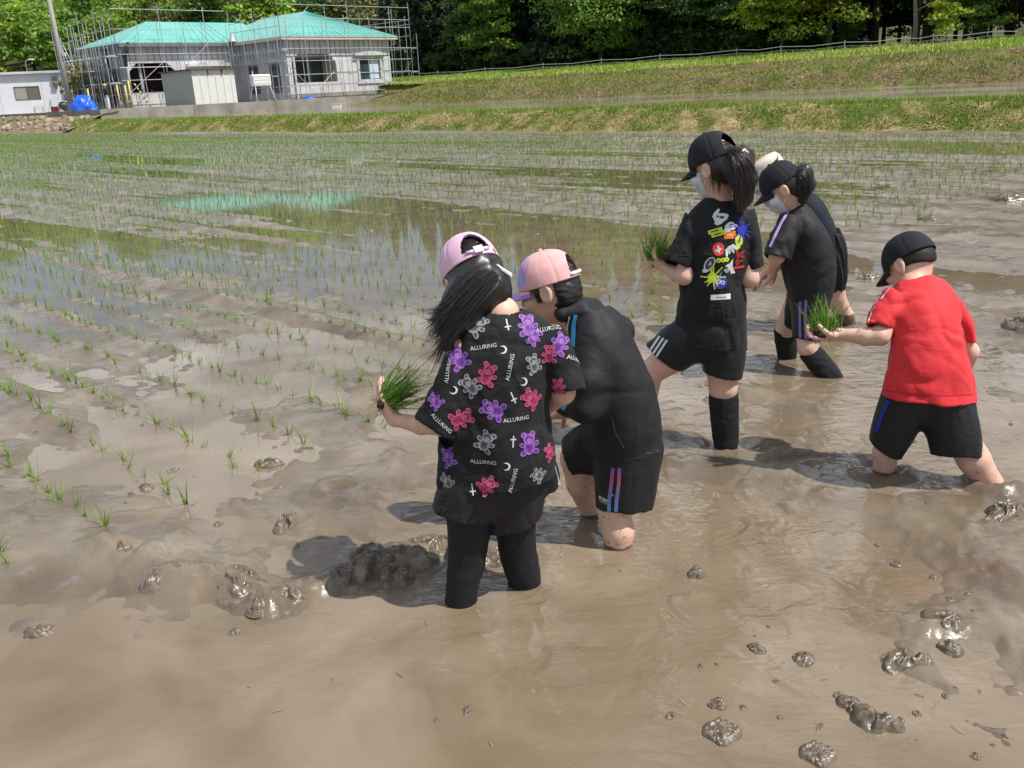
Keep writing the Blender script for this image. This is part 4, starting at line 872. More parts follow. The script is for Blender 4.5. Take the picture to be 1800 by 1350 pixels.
def net(sdf, lo, hi, h):
    """surface nets over a block-sparse grid"""
    lo = np.asarray(lo, float); hi = np.asarray(hi, float); B = 8
    nb = np.ceil((hi - lo) / (h * B)).astype(int) + 1; n = nb * B + 1
    gx = [lo[i] + h * B * (np.arange(nb[i]) + .5) for i in range(3)]
    Cb = np.stack(np.meshgrid(*gx, indexing='ij'), -1).reshape(-1, 3).astype(f32)
    dc = np.concatenate([sdf(c) for c in np.array_split(Cb, max(1, len(Cb) // 60000))])
    act = np.abs(dc) < h * B * 1.1
    vals = np.where(dc < 0, f32(-1), f32(1)).reshape(nb)
    G = np.repeat(np.repeat(np.repeat(vals, B, 0), B, 1), B, 2); G = np.pad(G, ((0, 1),) * 3, mode='edge').astype(f32)
    idx = np.argwhere(act.reshape(nb)); loc = np.stack(np.meshgrid(*[np.arange(B + 1)] * 3, indexing='ij'), -1).reshape(-1, 3)
    for ch in np.array_split(idx, max(1, len(idx) // 250)):
        if len(ch) == 0: continue
        gi = (ch[:, None, :] * B + loc[None]).reshape(-1, 3); key = np.unique((gi[:, 0] * n[1] + gi[:, 1]) * n[2] + gi[:, 2])
        gi = np.stack([key // (n[1] * n[2]), (key // n[2]) % n[1], key % n[2]], 1)
        G[gi[:, 0], gi[:, 1], gi[:, 2]] = sdf((lo + gi * h).astype(f32))
    s = G < 0
    c8 = [s[dx:n[0] - 1 + dx, dy:n[1] - 1 + dy, dz:n[2] - 1 + dz] for dx in (0, 1) for dy in (0, 1) for dz in (0, 1)]
    cnt = sum(c.astype(np.int8) for c in c8); cells = np.argwhere((cnt > 0) & (cnt < 8))
    ids = np.full(n - 1, -1, np.int64); ids[cells[:, 0], cells[:, 1], cells[:, 2]] = np.arange(len(cells))
    corner = np.array([(dx, dy, dz) for dx in (0, 1) for dy in (0, 1) for dz in (0, 1)])
    cv = np.stack([G[cells[:, 0] + c[0], cells[:, 1] + c[1], cells[:, 2] + c[2]] for c in corner], 1)
    acc = np.zeros((len(cells), 3)); num = np.zeros(len(cells))
    for i in range(8):
        for j in range(i + 1, 8):
            if np.abs(corner[i] - corner[j]).sum() != 1: continue
            m = (cv[:, i] < 0) != (cv[:, j] < 0); a = cv[:, i]; b = cv[:, j]
            t = np.where(m, a / np.where(m, a - b, 1), 0); pt = corner[i] + t[:, None] * (corner[j] - corner[i])
            acc += np.where(m[:, None], pt, 0); num += m
    V = lo + (cells + acc / num[:, None]) * h
    Q = []
    for ax in range(3):
        sl0 = [slice(None)] * 3; sl1 = [slice(None)] * 3; sl0[ax] = slice(0, -1); sl1[ax] = slice(1, None)
        a = s[tuple(sl0)]; b = s[tuple(sl1)]; e = np.argwhere(a != b)
        o1, o2 = [i for i in range(3) if i != ax]
        e = e[(e[:, o1] > 0) & (e[:, o2] > 0) & (e[:, o1] < n[o1] - 1) & (e[:, o2] < n[o2] - 1)]
        def cid(d1, d2):
            k = e.copy(); k[:, o1] -= d1; k[:, o2] -= d2; return ids[k[:, 0], k[:, 1], k[:, 2]]
        q = np.stack([cid(1, 1), cid(0, 1), cid(0, 0), cid(1, 0)], 1)
        flip = a[e[:, 0], e[:, 1], e[:, 2]]
        if ax == 1: flip = ~flip
        q = np.where(flip[:, None], q, q[:, ::-1]); Q.append(q[(q >= 0).all(1)])
    Q = np.concatenate(Q)
    for _ in range(2):                                   # one gentle relaxation pair to even out the facets
        S_ = np.zeros_like(V); c_ = np.zeros(len(V))
        for i, j in ((0, 1), (1, 2), (2, 3), (3, 0)):
            np.add.at(S_, Q[:, i], V[Q[:, j]]); np.add.at(c_, Q[:, i], 1); np.add.at(S_, Q[:, j], V[Q[:, i]]); np.add.at(c_, Q[:, j], 1)
        V = V + (.45 if _ == 0 else -.30) * (S_ / np.maximum(c_, 1)[:, None] - V)
    return V, Q
def folds(p, seed, amp=.005, fr=(22, 22, 7), tilt=(0, 0)):
    q = p.copy(); q[:, 0] = p[:, 0] + tilt[0] * p[:, 2]; q[:, 1] = p[:, 1] + tilt[1] * p[:, 2]
    w = vnoise(p * 6, seed + 40) * .9
    r = 1 - 2 * np.abs(vnoise(q * np.array(fr, f32) + w[:, None], seed)); s = vnoise(q * np.array(fr, f32) * .45 + 7, seed + 3)
    return amp * (.55 * r + .75 * s)

# materials for people
m_skin = mat('skin', attr=True, rough=.48, spec=.4, var=.05, vscale=20)
_b = m_skin.node_tree.nodes['Principled BSDF']; _b.inputs['Subsurface Weight'].default_value = .12; _b.inputs['Subsurface Radius'].default_value = (.012, .005, .003); _b.inputs['Subsurface Scale'].default_value = .6
m_black = mat('black_cotton', (.0125, .0125, .0145), .82, .25, var=.15, vscale=30, bump=.08, bscale=700, sheen=.03)
m_jersey = mat('black_tricot', (.0115, .0115, .014), .55, .35, var=.12, vscale=25, bump=.12, bscale=500)
m_track = mat('black_track_fabric', (.0115, .0115, .0145), .66, .35, var=.12, vscale=20, bump=.15, bscale=420)
m_legging = mat('legging_knit', (.012, .0125, .016), .68, .3, var=.1, vscale=30, bump=.3, bscale=600)
m_sock = mat('black_ribbed_sock', (.014, .014, .016), .8, .25, var=.15, vscale=30, bump=.35, bscale=500)
m_red = mat('red_jersey', (.60, .026, .033), .72, .3, var=.06, vscale=20, bump=.08, bscale=700, sheen=.08)
m_hair = mat('black_hair', (.010, .008, .0075), .40, .6, var=.25, vscale=30)
m_hairb = mat('brown_black_hair', (.020, .012, .009), .36, .6, var=.25, vscale=30)
m_navycap = mat('navy_black_cap', (.011, .012, .017), .75, .3, var=.1, vscale=30, bump=.3, bscale=500)
m_print = mat('garment_print', attr=True, rough=.6, spec=.3)
m_mask = mat('white_mask', (.60, .63, .67), .8, .2, var=.04, vscale=20)
m_whitec = mat('white_cloth', (.70, .70, .72), .75, .25, var=.06, vscale=20)
def wrinkle(m, scale=9.0, dist=.010, dist2=.004):
    n, l = m.node_tree.nodes, m.node_tree.links; b = n['Principled BSDF']; tc = n.new('ShaderNodeTexCoord'); prev = b.inputs['Normal'].links[0].from_socket if b.inputs['Normal'].links else None
    for sc_, st_, di in ((scale, (1.0, 1.0, .45), dist), (scale * 2.3, (.7, .7, 1.1), dist2)):
        mp = n.new('ShaderNodeMapping'); mp.inputs['Scale'].default_value = st_; mp.inputs['Rotation'].default_value = (.3, .35, .2); l.new(tc.outputs['Object'], mp.inputs[0])
        no = n.new('ShaderNodeTexNoise'); no.inputs['Scale'].default_value = sc_; no.inputs['Detail'].default_value = 2.5; no.inputs['Roughness'].default_value = .45; no.inputs['Distortion'].default_value = 1.1; l.new(mp.outputs[0], no.inputs['Vector'])
        a = n.new('ShaderNodeMath'); a.operation = 'SUBTRACT'; a.inputs[1].default_value = .5; l.new(no.outputs[0], a.inputs[0]); c = n.new('ShaderNodeMath'); c.operation = 'ABSOLUTE'; l.new(a.outputs[0], c.inputs[0])
        e = n.new('ShaderNodeMath'); e.operation = 'POWER'; e.inputs[1].default_value = 1.15; l.new(c.outputs[0], e.inputs[0]); g = n.new('ShaderNodeMath'); g.operation = 'MULTIPLY'; g.inputs[1].default_value = -2.2; l.new(e.outputs[0], g.inputs[0])
        bp = n.new('ShaderNodeBump'); bp.inputs['Strength'].default_value = .9; bp.inputs['Distance'].default_value = di; l.new(g.outputs[0], bp.inputs['Height'])
        if prev is not None: l.new(prev, bp.inputs['Normal'])
        prev = bp.outputs[0]
    l.new(prev, b.inputs['Normal'])
wrinkle(m_black, 7.0, .020, .005); wrinkle(m_red, 5.5, .015, .003)
wrinkle(m_track, 4.5, .018, .003); wrinkle(m_jersey, 7, .014, .003); wrinkle(m_legging, 14, .005, .002); wrinkle(m_sock, 16, .006, .002)
SKIN = np.array([.60, .385, .295]); MUDC = np.array([.12, .085, .055])

class Person:
    def __init__(s, base, label):
        s.root = empty('person', tuple(base)); tag(s.root, label, 'person', None); s.prims = []; s.bvh = {}; s.paint = []
    def limb(s, nodes, k=.018, f=1.0):                # nodes (px, py, Y, half width px)
        pts = [(at(x, y, Y), f * hw * pxm(x, y, Y)) for x, y, Y, hw in nodes]; s.prims.append((lambda p, pts=pts: chain(p, pts, .012), k, [q for q, r in pts], max(r for q, r in pts))); return pts
    def limb3(s, pts, k=.018): s.prims.append((lambda p, pts=pts: chain(p, pts, .010), k, [np.asarray(q) for q, r in pts], max(r for q, r in pts)))
    def add(s, fn, k, pts, r): s.prims.append((fn, k, [np.asarray(q) for q in pts], r))
    def head(s, c, fwd, up, sc_=1.0, neck=None):
        s.hc = np.asarray(c); s.hR = frame(fwd, up); s.hs = sc_; R_ = s.hR; S_, F_, U_ = R_
        P = lambda a, b, c_: s.hc + sc_ * (a * S_ + b * F_ + c_ * U_)
        def fn(p):
            d = ell(p, P(0, -.008, .02), R_, np.array([.074, .092, .095]) * sc_)
            d = smin(d, ell(p, P(0, .028, -.055), R_, np.array([.054, .058, .060]) * sc_), .035 * sc_)
            d = smin(d, ell(p, P(0, .060, -.092), R_, np.array([.022, .020, .016]) * sc_), .025 * sc_)                       # chin
            d = smin(d, rcone(p, P(0, .090, .012), P(0, .101, -.030), .008 * sc_, .012 * sc_), .014 * sc_)                   # nose
            for q in (-1, 1):
                d = smax(d, -(np.sqrt(((p - P(q * .032, .098, .008)) ** 2).sum(1)) - .016 * sc_), .012 * sc_)                # eye sockets
                d = smin(d, np.sqrt(((p - P(q * .032, .079, .006)) ** 2).sum(1)) - .0125 * sc_, .004 * sc_)                  # eyeballs
                d = smin(d, ell(p, P(q * .045, .065, -.030), R_, np.array([.022, .020, .024]) * sc_), .02 * sc_)             # cheeks
                e = ell(p, P(q * .081, -.012, -.008), R_, np.array([.011, .022, .034]) * sc_)
                e = smax(e, -ell(p, P(q * .091, -.008, -.006), R_, np.array([.008, .013, .022]) * sc_), .006 * sc_)
                d = smin(d, e, .008 * sc_)
            d = smin(d, ell(p, P(0, .088, -.058), R_, np.array([.022, .008, .009]) * sc_), .006 * sc_)                       # lips
            return d
        s.add(fn, .02, [s.hc], .125 * sc_)
        if neck is not None: s.limb3([(P(0, -.018, -.055), .044 * sc_), (np.asarray(neck), .050 * sc_)], .03)
        def pt(V, C):
            for q in (-1, 1):
                d_ = np.linalg.norm(V - P(q * .032, .090, .006), axis=1); C[d_ < .0095 * sc_] = (.55, .53, .5); C[d_ < .0060 * sc_] = (.015, .01, .008)
                b = np.linalg.norm((V - P(q * .033, .088, .030)) * 1.0, axis=1); C[(b < .011 * sc_)] = (.03, .02, .015)
            l_ = np.abs((V - P(0, .094, -.058)) @ U_) < .007 * sc_; l_ &= np.linalg.norm(V - P(0, .094, -.058), axis=1) < .024 * sc_; C[l_] = (.42, .15, .12)
        s.paint.append(pt); return P
    def hand(s, wrist, palm_dir, normal, thumb_side, curl=.8, sc_=1.0, spread=.06, thumb_curl=.5):
        """normal points out of the palm; fingers curl towards it"""
        D = unit(palm_dir); N = np.asarray(normal, float); N = unit(N - D * (N @ D)); T = np.cross(D, N) * thumb_side
        w = np.asarray(wrist, float); g = sc_
        s.limb3([(w, .021 * g), (w + D * .03 * g, .023 * g)], .015)
        R_ = np.array([T, D, N]); s.add(lambda p: ell(p, w + D * .045 * g, R_, np.array([.034, .044, .015]) * g), .014, [w + D * .045 * g], .05)
        for i, (o, L, r) in enumerate(((.024, .060, .0078), (.008, .067, .0080), (-.008, .063, .0078), (-.023, .050, .0070))):
            a = w + (D * .078 + T * o * 1.05) * g; d = unit(D + T * o * spread * 40); pts = [(a - d * .02 * g, r * g * 1.1), (a, r * g * 1.08)]; ang = 0
            for f, l in ((.45, L * .45), (.62, L * .32), (.45, L * .25)):
                ang += curl * f * (1 + .08 * i); dd = d * math.cos(ang) + N * math.sin(ang); a = a + dd * l * g; pts.append((a, r * g * (.98 if f != .45 else .92)))
            s.add(lambda p, pts=pts: chain(p, pts), .005, [q for q, _ in pts], .012)
        a = w + (D * .022 + T * .022 + N * .004) * g; d1 = unit(D * .55 + T * .75 + N * .35); d2 = unit(d1 + N * thumb_curl + D * .35); d3 = unit(d2 + N * thumb_curl + D * .2)
        b = a + d1 * .030 * g; c = b + d2 * .028 * g; e = c + d3 * .022 * g
        s.add(lambda p: chain(p, [(a, .0125 * g), (b, .0110 * g), (c, .0095 * g), (e, .0080 * g)]), .010, [a, b, c, e], .014)
    def body(s, h=.0046, muds=()):
        allp = np.array([q for _, _, ps, r in s.prims for q in ps]); R_ = max(r for *_, r in s.prims); lo = allp.min(0) - R_ - .01; hi = allp.max(0) + R_ + .01; lo[2] = max(lo[2], -.16)
        boxes = [(np.min(ps, 0) - r - .04, np.max(ps, 0) + r + .04) for _, _, ps, r in s.prims]
        def sdf(p):
            out = np.full(len(p), 1.0, f32)
            for (fn, k, ps, r), (b0, b1) in zip(s.prims, boxes):
                m = ((p > b0 - .02) & (p < b1 + .02)).all(1) if len(p) > 50 else np.ones(len(p), bool)
                if m.any(): e = fn(p[m]); out[m] = smin(out[m], e, k)
            return out
        def coarse(p):                     # far from every primitive: use the plain box distance so that blocks are culled safely
            out = np.full(len(p), 1.0, f32)
            for (fn, k, ps, r), (b0, b1) in zip(s.prims, boxes):
                m = ((p > b0 - .06) & (p < b1 + .06)).all(1)
                if m.any(): out[m] = smin(out[m], fn(p[m]), k)
            return out
        V, Q = net(coarse, lo, hi, h); C = np.tile(SKIN, (len(V), 1)) * (1 + .08 * fbm(V * 22, 3, 3))[:, None]
        red = np.clip(fbm(V * 9, 3, 31) + .15, 0, 1)[:, None]; C = C * (1 - red * np.array([.02, .16, .18]))
        wl_ = V[:, 2] < .012 + .012 * fbm(V * 25, 3, 12); C[wl_] = MUDC * 1.1; dm = (fbm(V * 40, 3, 77) > .52) & (V[:, 2] < .16); C[dm] = C[dm] * .45 + MUDC * .55
        for pt in s.paint: pt(V, C)
        for fn in muds: fn(V, C)
        me = mesh_np('body', V, Q, m_skin, cols=np.clip(C, 0, 1)); o = link('body', me, s.root); s.bodyo = o; return o
    def cloth(s, name, sdf, pts, pad, material, h=.0062, parent=None, cols=None):
        pts = np.array(pts); V, Q = net(sdf, pts.min(0) - pad, pts.max(0) + pad, h)
        s.bvh[name] = BVHTree.FromPolygons([Vector(v) for v in V], [tuple(map(int, q)) for q in Q])
        me = mesh_np(name, V, Q, material, cols=None if cols is None else cols(V)); return link(name, me, parent or s.root)
def sec(xl, yl, xr, yr, Y, d): return (at(xl, yl, Y), at(xr, yr, Y), d)
class Tube:
    """bent sleeve: round chain with a flat open end; nodes (px, py, Y, half width px)"""
    def __init__(s, nodes):
        s.pts = [(at(x, y, Y), hw * pxm(x, y, Y)) for x, y, Y, hw in nodes]; s.ax = unit(s.pts[-1][0] - s.pts[-2][0]); s.L = [q - r for q, r in s.pts]; s.R = [q + r for q, r in s.pts]; s.C = [q for q, r in s.pts]; s.d = [r for q, r in s.pts]
    def __call__(s, p, off=0.0, ext0=0, ext1=0.0, first=None, last=None):
        pts = [(q, r + off) for q, r in s.pts]; e = s.pts[-1]; pts = pts + [(e[0] + s.ax * .06, e[1] + off)]
        if last is not None: pts = pts[-3:]
        d = chain(p, pts, .012); a = (p - e[0].astype(f32)) @ s.ax.astype(f32); d = np.maximum(d, a - ext1)
        if last is not None: d = np.maximum(d, -last - a)
        return d
def garment(torso, sleeves=(), k=.03, foldf=None, thick=.013, depth=.07, cuff=.05, wave=.010, seed=1):
    """torso loft (first section = hem) plus sleeve lofts (last section = cuff), hollow at hem and cuffs"""
    def fn(p):
        d = torso(p)
        for sl in sleeves: d = smin(d, sl(p), k)
        fo = np.zeros(len(p), f32)
        if foldf is not None:
            m = np.abs(d) < .045
            if m.any(): fo[m] = foldf(p[m])
        d = d + fo
        d = np.maximum(d, -(torso(p, off=-thick, ext0=.04, first=depth) + fo))
        for sl in sleeves: d = np.maximum(d, -(sl(p, off=-thick, ext1=.04, last=cuff) + fo))
        return d
    return fn
def lpts(*lofts): return [q for l in lofts for q in (l.L + l.R + [c + np.array([0, k * d, 0]) for c, d in zip(l.C, l.d) for k in (-1, 1)] + [c + np.array([0, 0, k * d * .5]) for c, d in zip(l.C, l.d) for k in (-1, 1)])]

# ---- caps
def cap(person, P, R_, sc_, material, brim_mat=None, size=1.0, tilt=0.0, hole=False, brim_len=.072, brim_half=62, brim_drop=.018, colfn=None, lift=.012, yaw=0.0, peak=1.0):
    S_, F_, U_ = R_
    if yaw: S_, F_ = S_ * math.cos(yaw) + F_ * math.sin(yaw), F_ * math.cos(yaw) - S_ * math.sin(yaw)
    if tilt: F_, U_ = F_ * math.cos(tilt) + U_ * math.sin(tilt), U_ * math.cos(tilt) - F_ * math.sin(tilt)
    c = P(0, -.006, .012) + U_ * lift * sc_; r = np.array([.084, .104, .106 * peak]) * sc_ * size
    nu, nv = 180, 48; u = np.linspace(0, 2 * np.pi, nu, endpoint=False); v = np.linspace(0, np.pi / 2, nv) ** 1.0
    A, B = np.meshgrid(u, v, indexing='ij'); A = A.ravel(); B = B.ravel()
    seam = np.min(np.abs(((A[:, None] - np.arange(6) * np.pi / 3 - np.pi / 6 + np.pi) % (2 * np.pi)) - np.pi), axis=1)
    k = 1 - .020 * np.exp(-(seam / .05) ** 2) * np.cos(B) + .012 * fbm(np.stack([np.cos(A) * 2, np.sin(A) * 2, B * 2], 1), 3, 5)
    sq = np.cos(B) ** .80
    V = c + (np.cos(A) * sq * k * r[0])[:, None] * S_ + (np.sin(A) * sq * k * r[1])[:, None] * F_ + (np.sin(B) * k * r[2])[:, None] * U_
    i = np.arange(nu)[:, None]; j = np.arange(nv - 1)[None, :]
    Q = np.stack([i * nv + j, ((i + 1) % nu) * nv + j, ((i + 1) % nu) * nv + j + 1, i * nv + j + 1], -1).reshape(-1, 4)
    if hole:
        Am = A[Q].mean(1); Am = np.where(A[Q].max(1) - A[Q].min(1) > 3, 0, Am); Bm = B[Q].mean(1); da = np.abs(Am - 1.5 * np.pi)
        Q = Q[~((da < .52) & (Bm > .17) & (Bm < .17 + .62 * np.sqrt(np.clip(1 - (da / .52) ** 2, 0, 1))))]
    # double the shell for thickness
    Vin = c + (V - c) * .965; n0 = len(V); V2 = np.concatenate([V, Vin]); rim = np.stack([(np.arange(nu) * nv), ((np.arange(nu) + 1) % nu) * nv, ((np.arange(nu) + 1) % nu) * nv + n0, np.arange(nu) * nv + n0], 1)[:, ::-1]
    Q2 = np.concatenate([Q, Q[:, ::-1] + n0, rim])
    cols = None if colfn is None else colfn(np.concatenate([A, A]), np.concatenate([B, B]))
    cap_o = link('cap', mesh_np('cap', V2, Q2, material, cols=cols), person.root)
    # brim
    na, nr = 40, 12; a = np.linspace(-rad(brim_half), rad(brim_half), na); t = np.linspace(0, 1, nr); A_, T_ = np.meshgrid(a, t, indexing='ij'); A_ = A_.ravel(); T_ = T_.ravel()
    ln = brim_len * sc_ * np.clip(np.cos(A_ / rad(brim_half) * np.pi / 2), 0, 1) ** .55
    rad0 = .97; x = np.sin(A_) * r[0] * rad0; y = np.cos(A_) * r[1] * rad0 + T_ * ln
    z = .004 * sc_ - brim_drop * sc_ * T_ - .22 * (x ** 2) / (r[0]) * (.6 + .4 * T_)
    V = c + x[:, None] * S_ + y[:, None] * F_ + z[:, None] * U_
    i = np.arange(na - 1)[:, None]; j = np.arange(nr - 1)[None, :]; Q = np.stack([i * nr + j, i * nr + j + 1, (i + 1) * nr + j + 1, (i + 1) * nr + j], -1).reshape(-1, 4)
    V2 = np.concatenate([V + .0022 * U_, V - .0022 * U_]); n0 = len(V); e = np.concatenate([np.arange(na - 1)]) * nr + nr - 1
    Q2 = np.concatenate([Q, Q[:, ::-1] + n0, np.stack([e, e + nr, e + nr + n0, e + n0], 1)[:, ::-1]])
    bc = None if colfn is None else colfn(np.concatenate([np.pi / 2 - A_] * 2), np.concatenate([-T_ * .5] * 2))
    link('brim', mesh_np('brim', V2, Q2, brim_mat or material, cols=bc), cap_o)
    b = MB(); top = c + U_ * r[2] * 1.0; b.tube([top, top + U_ * .006 * sc_], [.009 * sc_, .005 * sc_], 8); b.build('button', brim_mat or material, cap_o, True, wc=True) if colfn is None else None
    return cap_o, c, r, (S_, F_, U_)

# ---- hair strands: tapered ribbons following a guide
def strands(name, guides, n, width, material, parent, seed=0, jit=.012, taper=.35, segs=10, curl=.004, drape=None):
    r = np.random.default_rng(seed); V = []; Q = []
    gs = [np.asarray(g, float) for g in guides]
    for k in range(n):
        w = r.dirichlet(np.ones(len(gs)) * .45); m = min(len(g) for g in gs); G = sum(wi * g[:m] for wi, g in zip(w, gs))
        tt = np.linspace(0, m - 1, segs); pts = np.stack([np.interp(tt, np.arange(m), G[:, i]) for i in range(3)], 1)
        for _ in range(2): pts[1:-1] = .25 * pts[:-2] + .5 * pts[1:-1] + .25 * pts[2:]
        f = np.linspace(0, 1, segs)[:, None]; off = r.standard_normal(3) * jit; pts = pts + off * (.35 + .65 * f) + r.standard_normal(3) * jit * 1.2 * f ** 2 + curl * 2.6 * f * np.sin(f * r.uniform(3, 8) + r.uniform(0, 6)) * r.standard_normal(3)
        ln = r.uniform(.55, 1.0); f_ = np.linspace(0, ln, segs) * (segs - 1); pts = np.stack([np.interp(f_, np.arange(segs), pts[:, i]) for i in range(3)], 1)
        if drape is not None:                     # lift strands that would run inside the hair mass onto its surface
            for i in range(segs):
                dv = Vector(pts[i] - cC); L_ = dv.length; hit = drape.ray_cast(Vector(cC), dv / L_)
                if hit[0] is not None and hit[3] < L_ + .006: pts[i] = cC + np.array(dv / L_) * (hit[3] - r.uniform(-.001, .004))
        d = np.gradient(pts, axis=0); view = pts - cC; sd = np.cross(d, r.standard_normal(3) * .5 + unit(view.mean(0))); sd /= np.linalg.norm(sd, axis=1, keepdims=True) + 1e-9
        wd = width * r.uniform(.6, 1.4) * (1 - (1 - taper * .3) * f ** 2.2); b = len(V)
        nrm = np.cross(sd, d); nrm /= np.linalg.norm(nrm, axis=1, keepdims=True) + 1e-9
        for i in range(segs): V += [pts[i] - sd[i] * wd[i], pts[i] + nrm[i] * wd[i] * .45, pts[i] + sd[i] * wd[i], pts[i] - nrm[i] * wd[i] * .45]
        for i in range(segs - 1):
            for q in range(4): Q.append((b + 4 * i + q, b + 4 * i + (q + 1) % 4, b + 4 * i + 4 + (q + 1) % 4, b + 4 * i + 4 + q))
    return link(name, mesh_np(name, V, np.array(Q), material), parent)

# ---- flat prints laid on a garment: shapes in a small tangent plane, dropped onto the cloth
def surf(bvh, x, y):
    d = Vector(ray(x, y)).normalized(); h = bvh.ray_cast(Vector(cC), d)
    return h[0], h[1]
class Print:
    def __init__(s, bvh, x, y, ang=0.0, off=.0011):
        s.ok = False; p, n = surf(bvh, x, y)
        if p is None: return
        s.ok = True; s.bvh = bvh; s.n = n if n.dot(Vector(cC) - p) > 0 else -n; s.p = p; s.off = off
        v = Vector(cR); t = (v - s.n * v.dot(s.n)).normalized(); b = s.n.cross(t); s.T = t * math.cos(ang) + b * math.sin(ang); s.B = s.n.cross(s.T); s.V = []; s.F = []; s.C = []; s.lv = 0; s.mott = 0.0
        s.m = pxm(x, y, float(p.y))
    def drop(s, u, v, extra=0):
        o = s.p + s.T * u + s.B * v; h = s.bvh.ray_cast(o + s.n * .05, -s.n, .12)
        if h[0] is None: return o + s.n * (s.off + extra)
        nn = h[1] if h[1].dot(s.n) > 0 else -h[1]; return h[0] + nn * (s.off + extra)
    def disk(s, u, v, ru, rv, c_in, c_out, rot=0.0, n=14, rings=3, wob=0.0, seed=0):
        s.lv += 1; ex = .0002 * s.lv; b = len(s.V); r = random.Random(seed * 7 + s.lv); ph = [r.uniform(0, 6.28) for _ in range(3)]
        def pt(f, t):
            k = 1 + wob * (math.sin(3 * t + ph[0]) + .6 * math.sin(5 * t + ph[1]) + .4 * math.sin(8 * t + ph[2])); x = f * ru * k * math.cos(t); y = f * rv * k * math.sin(t)
            return u + x * math.cos(rot) - y * math.sin(rot), v + x * math.sin(rot) + y * math.cos(rot)
        s.V.append(s.drop(u, v, ex)); s.C.append(c_in)
        for q in range(1, rings + 1):
            f = q / rings
            for i in range(n): s.V.append(s.drop(*pt(f, 6.2832 * i / n), ex)); kk = s.mott * r.uniform(-1, .5) + 1; s.C.append(tuple((a + (e - a) * f ** 2.2) * kk for a, e in zip(c_in, c_out)))
        for i in range(n): s.F.append((b, b + 1 + i, b + 1 + (i + 1) % n))
        for q in range(rings - 1):
            for i in range(n): a = b + 1 + q * n; s.F.append((a + i, a + n + i, a + n + (i + 1) % n, a + (i + 1) % n))
    def quad(s, u0, v0, u1, v1, c, rot=0.0, nx=6, ny=3):
        s.lv += 1; ex = .0002 * s.lv; b = len(s.V); uc, vc = (u0 + u1) / 2, (v0 + v1) / 2
        for i in range(nx + 1):
            for j in range(ny + 1):
                x = u0 + (u1 - u0) * i / nx - uc; y = v0 + (v1 - v0) * j / ny - vc
                s.V.append(s.drop(uc + x * math.cos(rot) - y * math.sin(rot), vc + x * math.sin(rot) + y * math.cos(rot), ex)); s.C.append(c)
        for i in range(nx):
            for j in range(ny): a = b + i * (ny + 1) + j; s.F.append((a, a + ny + 1, a + ny + 2, a + 1))
    def text(s, txt, size, c, font_shear=0.0, sx=1.0, bold=0.0, u=0.0, v=0.0):
        cu = bpy.data.curves.new('print', 'FONT'); cu.body = txt; cu.size = size; cu.align_x = 'CENTER'; cu.align_y = 'CENTER'; cu.resolution_u = 2; cu.offset = bold; ob = bpy.data.objects.new('tmp', cu); col.objects.link(ob)
        dg = bpy.context.evaluated_depsgraph_get(); me = bpy.data.meshes.new_from_object(ob.evaluated_get(dg)); bpy.data.objects.remove(ob)
        bm = bmesh.new(); bm.from_mesh(me); bmesh.ops.triangulate(bm, faces=bm.faces[:]); bm.verts.index_update(); b = len(s.V); s.lv += 1
        for q in bm.verts: s.V.append(s.drop(u + q.co.x * sx, v + q.co.y, .0002 * s.lv + .0006)); s.C.append(c)
        for f in bm.faces: s.F.append(tuple(b + q.index for q in f.verts))
        bm.free(); bpy.data.meshes.remove(me)
    def poly(s, pts, c):
        s.lv += 1; b = len(s.V)
        for u, v in pts: s.V.append(s.drop(u, v, .0002 * s.lv)); s.C.append(c)
        s.F.append(tuple(range(b, b + len(pts))))
    def build(s, name, parent):
        if s.V: return link(name, mesh_np(name, s.V, s.F, m_print, True, cols=np.array(s.C)), parent)
def stripe(person, gname, path, halfpx, c0, parent, name='stripe', c1=None, off=.0022, n=26):
    """a sewn stripe that follows photo points over the garment"""
    bvh = person.bvh[gname]; path = np.array(path, float); t = np.linspace(0, len(path) - 1, n); X = np.interp(t, np.arange(len(path)), path[:, 0]); Y = np.interp(t, np.arange(len(path)), path[:, 1])
    V = []; C = []; F = []; last = None
    dx = np.gradient(X); dy = np.gradient(Y); L = np.hypot(dx, dy); nx, ny = -dy / L, dx / L
    for i in range(n):
        for s_ in (-1, 1):
            p, nn = surf(bvh, X[i] + s_ * halfpx * nx[i], Y[i] + s_ * halfpx * ny[i])
            if p is None: p = last or Vector(at(X[i], Y[i], 3)); nn = Vector((0, -1, 0))
            if nn.dot(Vector(cC) - p) < 0: nn = -nn
            last = p; V.append(p + nn * off); f = i / (n - 1)
            if callable(c1): C.append(c1(f))
            else: C.append(tuple(c0) if c1 is None else tuple(a + (b - a) * f for a, b in zip(c0, c1)))
    for i in range(n - 1): F.append((2 * i, 2 * i + 2, 2 * i + 3, 2 * i + 1))
    return link(name, mesh_np(name, V, F, m_print, True, cols=np.array(C)), parent)
def wet_line(z0, z1, c=MUDC):
    def fn(V, C):
        m = V[:, 2] < (z0 + .03 * fbm(V * 14, 3, 12)); C[m] = c
    return fn
def spatter(seed, amount=.35, zmax=.6):
    def fn(V, C):
        n_ = vnoise(V * 75, seed); m = (n_ > 1 - amount * .8) & (V[:, 2] < zmax); C[m] = MUDC * 1.2
    return fn
